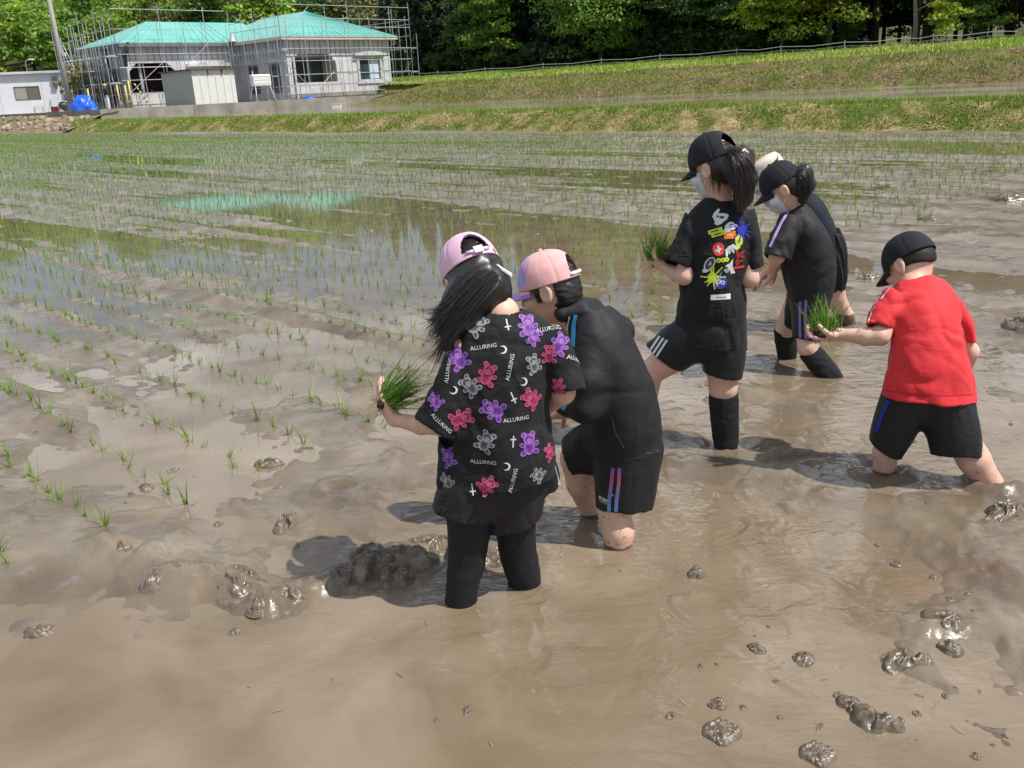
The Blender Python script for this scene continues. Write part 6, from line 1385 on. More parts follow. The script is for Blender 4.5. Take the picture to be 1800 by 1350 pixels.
    def splat(x, y, c, r, seed, n=9):
        q = pr(x, y); rr = random.Random(seed); q.disk(0, 0, r, r, c, c, wob=.16, seed=seed, n=20)
        for k in range(n):
            t = 6.283 * k / n + rr.uniform(-.3, .3); L = r * rr.uniform(1.2, 2.1); q.disk(math.cos(t) * L * .75, math.sin(t) * L * .75, L * .42, r * .14, c, c, rot=t, n=8, rings=1); q.disk(math.cos(t) * L * 1.15, math.sin(t) * L * 1.15, r * .17, r * .17, c, c, n=8, rings=1)
        q.build('splash_print', ts)
    splat(1304, 405, BL, .022, 3); splat(1253, 488, Y_, .022, 5)
    q = pr(1299, 423); q.disk(0, 0, .020, .023, Y_, Y_, wob=.05); q.disk(-.002, -.004, .013, .009, (.25, .40, .12), (.3, .45, .1), n=10, rings=1); q.disk(-.006, -.026, .012, .008, Y_, Y_, wob=.1); q.build('sticker_print', ts)
    q = pr(1263, 438); q.disk(0, 0, .023, .027, R_, R_, n=20); q.quad(-.003, -.015, .004, .015, W, nx=1, ny=4, rot=.15); q.quad(-.013, -.006, .013, .000, W, nx=3, ny=1, rot=.4); q.build('sticker_print', ts)
    q = pr(1285, 440, .5)
    for k in range(4): q.disk(-.02 + .013 * k, .004 * (k % 2), .006, .017, W, W, rot=-.5 + .25 * k, n=8, rings=1)
    q.disk(0, .012, .022, .008, W, W, wob=.12); q.build('sticker_print', ts)
    q = pr(1271, 457)
    for k in (-1, 0, 1): q.disk(.017 * k, .002 * k, .010, .009, Y_, Y_, wob=.06)
    for k in (-1, 0, 1): q.disk(.017 * k, .002 * k, .004, .003, K, K, n=8, rings=1)
    q.build('sticker_print', ts)
    q = pr(1300, 452); RD = (.30, .03, .025)
    for k, (u, v, a, b_, r_) in enumerate(((-.012, .012, .006, .034, .2), (.012, .016, .020, .006, .4), (.014, .0, .018, .005, -.3), (-.010, -.022, .010, .014, .3), (.006, -.016, .016, .005, .1))): q.disk(u, v, a, b_, RD, RD, rot=r_, wob=.18, n=12, rings=2, seed=k)
    q.quad(-.024, -.046, .030, -.036, (.55, .05, .04), rot=.05); q.build('sticker_print', ts)
    q = pr(1247, 467); q.disk(0, .006, .019, .032, W, W, rot=-.5); q.disk(.001, .008, .014, .026, K, K, rot=-.5); q.disk(.002, .008, .006, .010, (.4, .4, .42), (.4, .4, .42), rot=-.5, wob=.2); q.disk(-.016, -.022, .012, .007, W, W, wob=.15); q.build('sticker_print', ts)
    q = pr(1281, 472); q.poly([(-.030, -.030), (.036, -.018), (.020, .010), (.014, .040), (.002, .020), (-.016, .014)], W); q.disk(-.010, -.008, .011, .009, (.2, .2, .22), (.3, .3, .32), wob=.15, n=10, rings=1); q.disk(.012, -.004, .008, .010, (.25, .25, .27), (.3, .3, .32), wob=.15, n=10, rings=1); q.build('sticker_print', ts)
    q = pr(1266, 496, .05); q.disk(0, 0, .028, .027, BL, (.06, .07, .55), n=18); q.disk(-.006, .003, .011, .009, W, W, n=10, rings=1); q.disk(.010, -.002, .009, .009, W, W, n=10, rings=1); q.disk(-.006, .003, .004, .004, K, K, n=8, rings=1); q.disk(.010, -.002, .004, .004, K, K, n=8, rings=1); q.build('sticker_print', ts)
    q = pr(1267, 522, .06); q.quad(-.040, -.011, .040, .011, (.72, .72, .73), nx=8)
    for k in range(8): q.quad(-.020 + .0055 * k, -.004, -.0165 + .0055 * k, .002, (.25, .25, .26), nx=1, ny=1)
    q.build('label_print', ts)
    co, cc, cr, (S_, F_, U_) = cap(p, P, p.hR, .98, m_navycap, size=1.06, lift=.012, hole=True, tilt=-.10, brim_mat=None, brim_drop=.02, peak=1.06)
    def hairf(q):
        d = ell(q, P(0, -.012, .012), p.hR, np.array([.080, .098, .096]) * .98); d = smin(d, ell(q, P(0, -.062, -.035), p.hR, np.array([.060, .036, .050])), .025)
        v = q - P(0, 0, 0); d = np.maximum(d, np.minimum(v @ p.hR[1] + .022, .030 - v @ p.hR[2]))
        d = smin(d, chain(q, [(at(1284, 268, 3.60), .022), (at(1302, 278, 3.565), .046), (at(1308, 315, 3.55), .050), (at(1306, 348, 3.55), .036), (at(1302, 368, 3.545), .014)], .02), .02)
        return d + .0045 * vnoise(q * np.array([75, 75, 12], f32), 9)
    V, Q = net(hairf, np.minimum(P(0, 0, 0), at(1300, 380, 3.5)) - .15, np.maximum(P(0, 0, 0), at(1310, 300, 3.6)) + .16, .0052); hb = BVHTree.FromPolygons([Vector(v) for v in V], [tuple(map(int, q)) for q in Q]); ho = link('hair', mesh_np('hair', V, Q, m_hairb), p.root)
    g = lambda *pts: [at(*q) for q in pts]
    strands('strands', [g((1284, 266, 3.56), (1300, 268, 3.52), (1320, 285, 3.51), (1326, 315, 3.50), (1322, 345, 3.50), (1312, 372, 3.50)), g((1282, 268, 3.56), (1290, 275, 3.52), (1298, 300, 3.50), (1300, 330, 3.495), (1302, 350, 3.50), (1303, 375, 3.50)), g((1280, 270, 3.57), (1282, 282, 3.54), (1284, 305, 3.52), (1288, 330, 3.51), (1294, 350, 3.51), (1300, 372, 3.51))], 520, .0013, m_hairb, ho, 11, .010, drape=hb)
    strands('strands', [g((1250, 300, 3.56), (1252, 315, 3.56), (1253, 330, 3.57), (1252, 340, 3.57)), g((1262, 300, 3.55), (1266, 318, 3.55), (1270, 335, 3.56), (1272, 346, 3.57))], 30, .0014, m_hairb, ho, 12, .006, drape=hb)
    mask_part(p, P, p.hR, .98)
    bundle(at(1157, 456, 3.69), (-.06, .05, 1.0), .125, 130, 18, 'dark green seedling bundle held up by the tallest child', .22, .022, .035, .0024, .0)
    return p
pC()
def pD():
    p = Person(ground(1645, 842), 'child in bright red T-shirt and black cap stooping with seedlings held out')
    P = p.head(at(1599, 464, 3.42), (-.46, .70, -.55), (-.20, .55, .80), 1.0, neck=at(1606, 502, 3.34))
    p.limb([(1606, 502, 3.34, 28), (1618, 550, 3.29, 48), (1625, 620, 3.23, 50), (1630, 700, 3.19, 50)], .015, .6)
    p.limb([(1612, 540, 3.29, 24), (1578, 534, 3.29, 17)], .015, .8); p.limb([(1625, 545, 3.29, 24), (1674, 556, 3.28, 17)], .015, .8)
    p.limb([(1575, 538, 3.29, 16), (1548, 590, 3.235, 17)], .015); w = at(1474, 588, 3.30); p.limb([(1546, 591, 3.23, 16), (1522, 592, 3.25, 15.5), (1474, 588, 3.30, 10)], .015); p.hand(w, unit(at(1436, 594, 3.32) - w), (.05, .15, 1), -1, curl=1.15, sc_=1.04, thumb_curl=.7)
    p.limb([(1676, 560, 3.28, 16), (1702, 618, 3.30, 15)], .015); w2 = at(1688, 672, 3.50); p.limb3([(at(1704, 618, 3.30), .035), (w2, .023)]); p.hand(w2, (-.4, .6, -.6), (-.6, -.1, -.4), 1, curl=1.0)
    p.limb([(1598, 705, 3.20, 30), (1574, 755, 3.23, 28), (1557, 795, 3.255, 24), (1554, 832, 3.27, 21), (1552, 900, 3.28, 18)], .012, .88)
    p.limb([(1660, 705, 3.18, 32), (1686, 765, 3.145, 32), (1712, 808, 3.12, 30), (1738, 850, 3.11, 25), (1765, 900, 3.10, 20)], .012, .9)
    p.body(.0048)
    S1_ = Loft([sec(1530, 778, 1584, 800, 3.245, .078), sec(1536, 745, 1606, 765, 3.23, .092), sec(1554, 695, 1632, 702, 3.20, .104), sec(1566, 655, 1632, 660, 3.205, .085)]); S2_ = Loft([sec(1638, 802, 1728, 800, 3.125, .085), sec(1630, 765, 1722, 762, 3.145, .095), sec(1606, 702, 1707, 702, 3.18, .104), sec(1608, 655, 1692, 655, 3.20, .085)])
    g1, g2 = garment(S1_, foldf=lambda q: folds(q, 51, .004, (16, 16, 6))), garment(S2_, foldf=lambda q: folds(q, 52, .005, (16, 16, 5)))
    p.cloth('shorts', lambda q: smin(g1(q), g2(q), .03), lpts(S1_, S2_), .03, m_jersey, .0062); sh = p.root.children[-1]
    stripe(p, 'shorts', [(1563, 704), (1554, 722), (1546, 742), (1540, 758)], 3.6, (.012, .03, .30), sh)
    TS = Loft([sec(1549, 696, 1712, 703, 3.18, .122), sec(1557, 650, 1703, 655, 3.195, .120), sec(1567, 600, 1690, 605, 3.22, .112), sec(1567, 550, 1686, 560, 3.27, .110), sec(1568, 518, 1678, 528, 3.31, .095), sec(1574, 498, 1660, 502, 3.345, .075), sec(1582, 486, 1634, 486, 3.37, .045)])
    SL = Loft([sec(1562, 502, 1592, 552, 3.31, .058), sec(1540, 535, 1572, 568, 3.28, .060), sec(1521, 568, 1560, 583, 3.255, .060)]); SR = Loft([sec(1655, 545, 1690, 522, 3.30, .058), sec(1675, 575, 1708, 560, 3.29, .06), sec(1686, 606, 1715, 598, 3.29, .06)])
    ff = lambda q: folds(q, 55, .0100, (7, 7, 5), (.3, .3)) + folds(q, 56, .0042, (18, 18, 10), (.6, 0))
    bt = garment(TS, (SL, SR), .022, ff)
    p.cloth('t_shirt', lambda q: smax(bt(q), -rcone(q, at(1606, 462, 3.38), at(1606, 488, 3.365), .08, .050), .006), lpts(TS, SL, SR), .05, m_red, .0056); ts = p.root.children[-1]
    WHT = (.70, .66, .62)
    stripe(p, 't_shirt', [(1578, 489), (1567, 498), (1553, 513), (1545, 524)], 4.0, WHT, ts, name='white_shoulder_panel'); stripe(p, 't_shirt', [(1536, 538), (1529, 550), (1523, 566)], 2.8, WHT, ts, name='white_shoulder_panel')
    stripe(p, 't_shirt', [(1522, 563), (1540, 570), (1560, 577)], .7, (.36, .012, .016), ts, name='hem_stitch'); stripe(p, 't_shirt', [(1552, 685), (1600, 693), (1650, 696), (1710, 693)], .6, (.40, .013, .017), ts, name='hem_stitch')
    cap(p, P, p.hR, 1.0, m_navycap, size=1.05, lift=.0, tilt=-.10, brim_len=.066, brim_drop=.022)
    def hairf(q):
        d = ell(q, P(0, -.011, .010), p.hR, np.array([.079, .096, .094]) * 1.0); v = q - P(0, 0, 0); f_ = v @ p.hR[1]; u_ = v @ p.hR[2]
        d = np.maximum(d, np.minimum(f_ + .02, .02 - u_)); d = np.maximum(d, -.034 - u_ + .012 * np.abs(v @ p.hR[0]) / .06)
        d = smin(d, ell(q, P(0, .070, .036), p.hR, np.array([.058, .026, .03])), .01)
        return d + .0015 * vnoise(q * 120, 7)
    V, Q = net(hairf, P(0, 0, 0) - .16, P(0, 0, 0) + .16, .005); link('hair', mesh_np('hair', V, Q, mat('cropped_hair', (.018, .013, .010), .6, .3, var=.3, vscale=80)), p.root)
    bundle(at(1446, 580, 3.31), (0.02, .06, 1.0), .115, 110, 28, 'bright green seedling bundle on the palm of the child in red', .20, .024, .035, .0025, .0)
    return p
pD()
def pE():
    p = Person(ground(1420, 645), 'girl in black cap and white mask'); p.root['label'] = 'masked child with round ponytail, black track jacket with lilac shoulder stripe'
    P = p.head(at(1376, 330, 4.62), (-.78, .34, -.54), (-.46, .14, .88), 1.0, neck=at(1398, 372, 4.63))
    p.limb([(1398, 372, 4.63, 20), (1410, 410, 4.64, 30), (1420, 470, 4.64, 34), (1424, 520, 4.64, 34)], .02, .75)
    p.limb([(1382, 398, 4.54, 16), (1366, 450, 4.50, 14)], .015); w = at(1356, 474, 4.66); p.limb3([(at(1366, 450, 4.50), .036), (w, .022)]); p.hand(w, unit(at(1366, 494, 4.74) - w), (-.8, .3, .2), -1, curl=.9)
    p.limb([(1400, 385, 4.76, 16), (1375, 455, 4.80, 13), (1350, 480, 4.86, 9)], .015); p.hand(at(1350, 480, 4.86), (-.7, .3, -.5), (0, -.2, -1), 1, curl=1.0)
    p.limb([(1425, 520, 4.60, 24), (1419, 580, 4.57, 20), (1421, 612, 4.54, 18), (1431, 628, 4.52, 12), (1460, 664, 4.47, 9), (1490, 700, 4.42, 8)], .012)
    p.limb([(1408, 520, 4.72, 24), (1388, 560, 4.79, 18), (1380, 582, 4.82, 16), (1382, 600, 4.83, 12), (1386, 634, 4.84, 9), (1390, 680, 4.85, 8)], .012)
    p.body(.0056)
    long_leg_sock(p, 'sock', [(at(1404, 626, 4.54), at(1441, 608, 4.54), .052), (at(1419, 646, 4.51), at(1457, 626, 4.51), .052), (at(1440, 668, 4.48), at(1477, 650, 4.48), .047), (at(1462, 695, 4.45), at(1494, 678, 4.45), .042)], 63); long_leg_sock(p, 'sock', [sec(1360, 580, 1398, 584, 4.82, .052), sec(1363, 605, 1401, 606, 4.83, .052), sec(1368, 634, 1401, 634, 4.84, .045), sec(1373, 670, 1402, 670, 4.85, .04)], 64)
    S1_ = Loft([sec(1394, 594, 1442, 600, 4.57, .085), sec(1392, 560, 1452, 562, 4.59, .10), sec(1388, 510, 1462, 512, 4.64, .13)]); S2_ = Loft([sec(1371, 560, 1412, 572, 4.80, .08), sec(1378, 535, 1430, 545, 4.75, .09), sec(1388, 505, 1445, 510, 4.69, .10)])
    g1, g2 = garment(S1_, foldf=lambda q: folds(q, 61, .004, (16, 16, 6))), garment(S2_, foldf=lambda q: folds(q, 62, .004, (16, 16, 6)))
    p.cloth('shorts', lambda q: smin(g1(q), g2(q), .02), lpts(S1_, S2_), .03, m_jersey, .0075); sh = p.root.children[-1]
    for x in (1407, 1417): stripe(p, 'shorts', [(x, 518), (x - 1, 555), (x, 597)], 2.2, (.20, .13, .42), sh)
    JK = Loft([sec(1386, 528, 1463, 522, 4.64, .14), sec(1376, 480, 1470, 472, 4.64, .15), sec(1366, 435, 1460, 428, 4.64, .15), sec(1364, 400, 1440, 392, 4.64, .14), sec(1374, 374, 1424, 368, 4.64, .10), sec(1384, 358, 1412, 354, 4.64, .06)])
    SLn = Tube([(1386, 396, 4.55, 22), (1374, 428, 4.515, 25), (1365, 456, 4.49, 25)])
    ff = lambda q: folds(q, 65, .010, (11, 11, 4), (.45, .2)) + folds(q, 66, .004, (18, 18, 8), (.8, .2))
    bj = garment(JK, (SLn,), .028, ff); p.cloth('track_jacket', bj, lpts(JK, SLn), .06, m_track, .0072); jk = p.root.children[-1]
    LI = (.50, .34, .66)
    stripe(p, 'track_jacket', [(1392, 362), (1384, 374), (1374, 392), (1364, 412), (1354, 434)], 2.2, LI, jk)
    co, *_ = cap(p, P, p.hR, 1.0, m_navycap, size=1.06, lift=.012, tilt=-.05, brim_len=.07, brim_drop=.02)
    def hairf(q):
        d = ell(q, P(0, -.012, .012), p.hR, np.array([.079, .097, .095])); d = smin(d, ell(q, P(0, -.06, -.03), p.hR, np.array([.060, .036, .050])), .025)
        v = q - P(0, 0, 0); d = np.maximum(d, np.minimum(v @ p.hR[1] + .025, .030 - v @ p.hR[2]))
        d = smin(d, chain(q, [(at(1398, 312, 4.60), .026), (at(1412, 306, 4.58), .048), (at(1416, 325, 4.58), .046), (at(1410, 350, 4.58), .026)], .02), .02)
        return d + .0045 * vnoise(q * np.array([75, 75, 16], f32), 9)
    V, Q = net(hairf, np.minimum(P(0, 0, 0), at(1412, 350, 4.58)) - .15, np.maximum(P(0, 0, 0), at(1412, 300, 4.58)) + .15, .006); hb = BVHTree.FromPolygons([Vector(v) for v in V], [tuple(map(int, q)) for q in Q]); ho = link('hair', mesh_np('hair', V, Q, m_hair), p.root)
    g = lambda *pts: [at(*q) for q in pts]
    strands('strands', [g((1400, 304, 4.56), (1414, 298, 4.54), (1424, 312, 4.53), (1421, 336, 4.53), (1411, 360, 4.53)), g((1398, 308, 4.56), (1408, 306, 4.53), (1413, 322, 4.52), (1411, 342, 4.52), (1405, 362, 4.53))], 320, .0015, m_hair, ho, 13, .010, drape=hb)
    mask_part(p, P, p.hR, 1.0)
    return p
pE()
def pF():
    p = Person(ground(1490, 572), 'child in cream hat and navy top'); p.root['label'] = 'bent child in cream hat and navy top, mostly hidden behind the masked child'
    P = p.head(at(1352, 308, 5.35), (-.80, .25, -.55), (-.50, .10, .85), 1.0, neck=at(1385, 350, 5.38))
    p.limb([(1385, 350, 5.38, 18), (1410, 380, 5.4, 28), (1440, 430, 5.42, 30), (1455, 470, 5.43, 30)], .02, .75)
    p.limb([(1395, 375, 5.28, 14), (1385, 430, 5.25, 12), (1360, 465, 5.3, 8)], .015); p.hand(at(1360, 465, 5.3), (-.5, .2, -.8), (-.6, 0, .2), -1, curl=1.0)
    p.limb([(1415, 365, 5.5, 14), (1400, 420, 5.55, 12), (1370, 460, 5.55, 8)], .015); p.hand(at(1370, 460, 5.55), (-.5, .2, -.8), (-.6, 0, .2), 1, curl=1.0)
    p.limb([(1458, 470, 5.40, 29), (1466, 520, 5.42, 19), (1476, 538, 5.44, 15), (1486, 556, 5.46, 14), (1497, 578, 5.48, 10), (1508, 605, 5.5, 8)], .02); p.limb([(1448, 470, 5.52, 28), (1440, 530, 5.6, 17), (1438, 590, 5.7, 10)], .02)
    p.body(.0064, (wet_line(.085, 0),))
    TS = Loft([sec(1428, 480, 1484, 462, 5.43, .14), sec(1412, 430, 1474, 412, 5.43, .15), sec(1396, 390, 1456, 370, 5.42, .15), sec(1386, 365, 1436, 345, 5.41, .12), sec(1380, 350, 1410, 334, 5.40, .07)]); SLn = Tube([(1400, 378, 5.30, 18), (1390, 425, 5.25, 18)])
    gt = garment(TS, (SLn,), .028, lambda q: folds(q, 75, .008, (9, 9, 6), (.5, .2))); p.cloth('top', gt, lpts(TS, SLn), .06, mat('navy_cotton', (.014, .016, .026), .8, .25, var=.1, vscale=20), .008)
    PN = Loft([sec(1448, 512, 1482, 506, 5.41, .11), sec(1444, 480, 1484, 470, 5.42, .14), sec(1440, 440, 1482, 425, 5.43, .145), sec(1446, 410, 1472, 400, 5.43, .12)])
    gp = garment(PN, foldf=lambda q: .007 * np.sin((q[:, 0] * 1.0 + .3 * q[:, 2] + q[:, 1] * .6) * 150) + folds(q, 76, .005, (12, 12, 5))); p.cloth('pleated_shorts', gp, lpts(PN), .05, m_jersey, .0075)
    m_cream_h = mat('cream_cotton', (.62, .54, .44), .8, .2, var=.06, vscale=20)
    S_, F_, U_ = p.hR; c = P(0, -.005, .03); b = MB(); n = 36; R0 = []
    prof_ = [(.135, -.050), (.105, -.020), (.098, -.012), (.096, .045), (.084, .068), (.045, .078), (.001, .079)]
    V = [c + (S_ * math.cos(6.2832 * k / n) * r + F_ * math.sin(6.2832 * k / n) * r * 1.1) + U_ * z for r, z in prof_ for k in range(n)]
    Q = [(j * n + k, j * n + (k + 1) % n, (j + 1) * n + (k + 1) % n, (j + 1) * n + k) for j in range(len(prof_) - 1) for k in range(n)]
    ho = link('bucket_hat', mesh_np('bucket_hat', V, Q, m_cream_h), p.root)
    def hairf(q):
        d = ell(q, P(0, -.012, .006), p.hR, np.array([.084, .100, .096])); v = q - P(0, 0, 0); d = np.maximum(d, np.minimum(v @ p.hR[1] + .01, .03 - v @ p.hR[2]))
        return smin(d, chain(q, [(at(1372, 300, 5.27), .045), (at(1368, 330, 5.25), .04), (at(1360, 352, 5.25), .02)], .02), .03) + .004 * vnoise(q * 60, 3)
    V, Q = net(hairf, P(0, 0, 0) - .2, P(0, 0, 0) + .2, .007); hh = link('hair', mesh_np('hair', V, Q, m_hair), p.root)
    g = lambda *pts: [at(*q) for q in pts]
    strands('strands', [g((1352, 295, 5.24), (1360, 288, 5.23), (1366, 280, 5.23), (1371, 266, 5.23)), g((1345, 300, 5.24), (1358, 292, 5.23), (1368, 284, 5.23), (1370, 272, 5.23))], 26, .0022, m_hair, hh, 15, .006)
    mask_part(p, P, p.hR, 1.0)
    return p
pF()
# ---- three workers at the house, a few pixels tall
def worker(base, z0, label, top, trousers, helmet, lean=0.0, face=(0, -1, 0)):
    o = empty('person', (base[0], base[1], z0)); f_ = unit(face); s_ = np.cross(f_, (0, 0, 1)); B0 = np.array([base[0], base[1], z0])
    J = lambda a, b, c: B0 + s_ * a + f_ * (b + lean * max(0, c - .9)) + np.array([0, 0, c])
    body = lambda p: np.minimum.reduce([smin(ell(p, J(0, .03, 1.60), frame(f_, (0, 0, 1)), np.array([.085, .10, .12])), rcone(p, J(0, 0, 1.5), J(0, 0, 1.36), .05, .06), .02)] + [chain(p, [(J(q * .20, 0, 1.36), .05), (J(q * .27, .03, 1.08), .04), (J(q * .22, .2, .92), .03)], .01) for q in (-1, 1)] + [chain(p, [(J(q * .10, 0, .9), .08), (J(q * .11, .02, .5), .055), (J(q * .12, 0, .04), .045)], .01) for q in (-1, 1)] + [rcone(p, J(0, 0, 1.3), J(0, 0, .95), .12, .11)])
    V, Q = net(body, B0 - np.array([.5, .6, .05]), B0 + np.array([.5, .6, 1.85]), .022); link('body', mesh_np('body', V, Q, m_skin, cols=np.tile(SKIN, (len(V), 1))), o)
    tp = lambda p: np.minimum.reduce([smin(rcone(p, J(0, 0, 1.34), J(0, 0, .92), .17, .155), rcone(p, J(-.17, 0, 1.38), J(.17, 0, 1.38), .08, .08), .05)] + [chain(p, [(J(q * .20, 0, 1.36), .075), (J(q * .27, .03, 1.08), .06), (J(q * .235, .15, .97), .05)], .01) for q in (-1, 1)])
    V, Q = net(tp, B0 + np.array([-.5, -.6, .7]), B0 + np.array([.5, .6, 1.6]), .02); link('jacket', mesh_np('jacket', V, Q, top), o)
    tr = lambda p: np.minimum.reduce([chain(p, [(J(q * .10, 0, .92), .11), (J(q * .11, .02, .5), .085), (J(q * .12, 0, .08), .07)], .02) for q in (-1, 1)])
    V, Q = net(tr, B0 + np.array([-.4, -.4, -.02]), B0 + np.array([.4, .4, 1.1]), .02); link('trousers', mesh_np('trousers', V, Q, trousers), o)
    b = MB(); c = J(0, .03, 1.66); b.tube([c - np.array([0, 0, .02]), c + np.array([0, 0, .04]), c + np.array([0, 0, .1])], [.14, .125, .05], 12); b.build('helmet', helmet, o, True, wc=True); tag(o, label, 'person')
m_wht = mat('white_work_cloth', (.66, .66, .66), .8); m_drk = mat('dark_work_cloth', (.02, .02, .024), .8); m_hel = mat('yellow_helmet', (.60, .45, .10), .4); m_helw = mat('white_helmet', (.7, .7, .7), .35)
pw = at(191, 191, 67.5); worker(pw, YZ, 'worker in dark top and white trousers standing left of the scaffolding', m_drk, m_wht, m_hel, face=(.5, .6, 0))
pw = st(S1 + D1 - .75, T0 + XL - .35); worker(pw, YZ + 2.97, 'dark-clothed worker bending on the scaffold at the left house corner', m_drk, m_drk, m_drk, lean=.5, face=(.7, .7, 0))
pw = st(S1 + .2, T0 + W_ + 1.95); worker(pw, YZ + 1.87, 'worker with white helmet on the scaffold at the right house corner', m_drk, m_drk, m_helw, face=(-.7, .4, 0))
# ================================================================== rice seedlings in rows
SEED = []
for k in range(14):
    r = np.random.default_rng(300 + k); nb = int(r.integers(7, 12))
    V, Q, C = blades(nb, np.zeros(3), (r.normal() * .10, r.normal() * .10, 1), .20, r.uniform(.11, .155), 0.0029, 300 + k, .28, .006, (.13, .26, .025), (.30, .48, .06), .06)
    if k % 4 == 0:
        V2, Q2, C2 = blades(2, np.zeros(3), (r.normal(), r.normal(), .35), .2, .10, .002, 900 + k, .4, .004, (.20, .26, .03), (.34, .32, .10), .2)
        Q = Q + [tuple(i + len(V) for i in q) for q in Q2]; V = V + V2; C = C + C2
    SEED.append(mesh_np('rice_seedling', V, np.array(Q), m_blade, True, cols=np.array(C)))
rq = np.random.default_rng(11); rows = []
for k in range(63):
    t0 = .70 + .3375 * k; s = 3.25 + rq.uniform(0, .12) + (0 if t0 < 4 else .5 * (1 + math.sin(k * .9)) * .6)
    if t0 > 21.3: break
    while s < 78:
        if rq.random() > .04: rows.append((s + rq.normal() * .02, t0 + rq.normal() * .012 + .03 * math.sin(s * .35)))
        s += .132 + rq.normal() * .018
rows = np.array(rows); PX = rows[:, :1] * eS[None] + rows[:, 1:] * eT[None]
v = np.column_stack([PX, np.zeros(len(PX))]) - cC; dep = v @ cF; sx = 900 + F_PX * (v @ cR) / dep; sy = 675 - F_PX * (v @ cU) / dep
vis = (sx > -900) & (sx < 2600) & (sy < 1500) & (dep > 0); rows = rows[vis]; PX = PX[vis]; dep = dep[vis]; inv = (sx[vis] > -20) & (sx[vis] < 1820) & (sy[vis] < 1350)
zz = np.maximum(mud_height(PX), -.012) - .006
order = np.argsort(dep + 1000 * (~inv))
for k, i in enumerate(order[:300]):
    o = bpy.data.objects.new('rice_seedling', SEED[k % 14]); col.objects.link(o); o.location = (PX[i, 0], PX[i, 1], zz[i]); o.rotation_euler = (0, 0, random.random() * 6.28); q = random.uniform(.52, .84); o.scale = (q, q, q)
    tag(o, 'young rice seedling clump standing in a planted row of the flooded field', 'rice seedling', 'rice seedlings planted in rows')
rest = order[300:]; n = len(rest); base = np.column_stack([PX[rest], zz[rest]]); nb = 4
B_ = np.repeat(base, nb, 0); m = len(B_); ang = rq.uniform(0, 6.283, m); le = rq.uniform(.05, .55, m); L = rq.uniform(.07, .13, m); dd = np.repeat(dep[rest], nb)
B_[:, :2] += rq.normal(size=(m, 2)) * .012
tip = B_ + np.column_stack([np.cos(ang) * le * L, np.sin(ang) * le * L, L * np.sqrt(np.clip(1 - le ** 2 * .5, .3, 1))]); mid = (B_ + tip) / 2 + np.column_stack([-np.cos(ang) * .08 * L, -np.sin(ang) * .08 * L, .06 * L])
a2 = rq.uniform(0, 6.283, m); sd = np.column_stack([np.cos(a2), np.sin(a2), np.zeros(m)]) * (.0034 + 0.00006 * np.clip(dd - 6, 0, 30))[:, None]
V = np.stack([B_ - sd, B_ + sd, mid + sd * .8, mid - sd * .8, tip], 1).reshape(-1, 3); i5 = np.arange(m)[:, None] * 5
T3 = np.concatenate([i5 + np.array([[0, 1, 2]]), i5 + np.array([[0, 2, 3]]), i5 + np.array([[3, 2, 4]])]); fcol = rq.random(m)[:, None]; C = np.array([.10, .22, .02]) * (1 - fcol) + np.array([.25, .40, .05]) * fcol
o = link('rice_seedlings', mesh_np('rice_seedlings', V, T3, m_blade, False, cols=np.repeat(C, 5, 0))); tag(o, 'rows of young rice seedlings across the far part of the field', 'rice seedlings', kind='stuff')

# ================================================================== mud clods
m_clod = mat('clod_mud', (.088, .068, .047), .27, .5, base2=(.160, .128, .091), vscale=3, var=.2, bump=.3, bscale=4, rvar=.12, detail=5)
CLOD = []
for k in range(10):                                  # a lump: domed heap of torn mud whose foot runs out under the water
    na, nr = 72, 26; u = np.linspace(0, 2 * np.pi, na, endpoint=False); rr0 = np.linspace(0, 1.25, nr) ** .9
    A_, R_ = np.meshgrid(u, rr0, indexing='ij'); A_ = A_.ravel(); R_ = R_.ravel(); x = np.cos(A_) * R_; y = np.sin(A_) * R_
    q = np.stack([x, y, x * 0 + k * 3.1], 1); warp = np.stack([fbm(q * 1.3, 2, 300 + k), fbm(q * 1.3 + 5, 2, 320 + k), x * 0], 1) * .5; q = q + warp
    edge = .80 + .34 * vnoise(np.stack([np.cos(A_) * 1.4, np.sin(A_) * 1.4, A_ * 0 + k], 1), 340 + k)
    f = np.clip(1 - (R_ / edge) ** 2.4, -.6, 1)
    bil = 1 - 2 * np.abs(fbm(q * 1.7, 3, 360 + k, .55)); rough = fbm(q * 5.5, 4, 380 + k, .6)
    z = .50 * np.clip(f, 0, 1) ** .55 * (.45 + .75 * np.clip(bil, -.3, 1)) + .09 * rough * np.clip(f + .3, 0, 1) + .05 * np.minimum(f, 0) + .055 * fbm(q * 3.2 + 3, 3, 395 + k) * np.clip(1.3 - R_, 0, .6) / .6 * (f < .35) - .022 - 1.1 * np.clip(R_ - .98, 0, 1)
    x2 = x + .10 * rough * np.clip(f, 0, 1); V = np.column_stack([x2, y, z])
    i = np.arange(na)[:, None]; j = np.arange(nr - 1)[None, :]; Q = np.stack([i * nr + j, i * nr + j + 1, ((i + 1) % na) * nr + j + 1, ((i + 1) % na) * nr + j], -1).reshape(-1, 4)
    CLOD.append(mesh_np('mud_clod', V, Q, m_clod))
rc = random.Random(17)
def clod(x, y, hw, label, group=None, asp=1.0, sink=.10, k=None, rz=None, hz=1.0):
    g = ground(x, y); s_ = hw * pxm(x, y, float(g[1])); o = bpy.data.objects.new('mud_clod', CLOD[rc.randrange(10) if k is None else k]); col.objects.link(o)
    o.location = (g[0], g[1], s_ * (.02 - sink * .6) + 0.5 * max(0.0, float(mud_height(g[None, :2])[0]))); o.scale = (s_ * asp, s_ / max(asp, .6) * 1.0, s_ * hz); o.rotation_euler = (rc.uniform(-.07, .07), rc.uniform(-.07, .07), rc.random() * 6.28 if rz is None else rz); tag(o, label, 'mud clod', group); return o
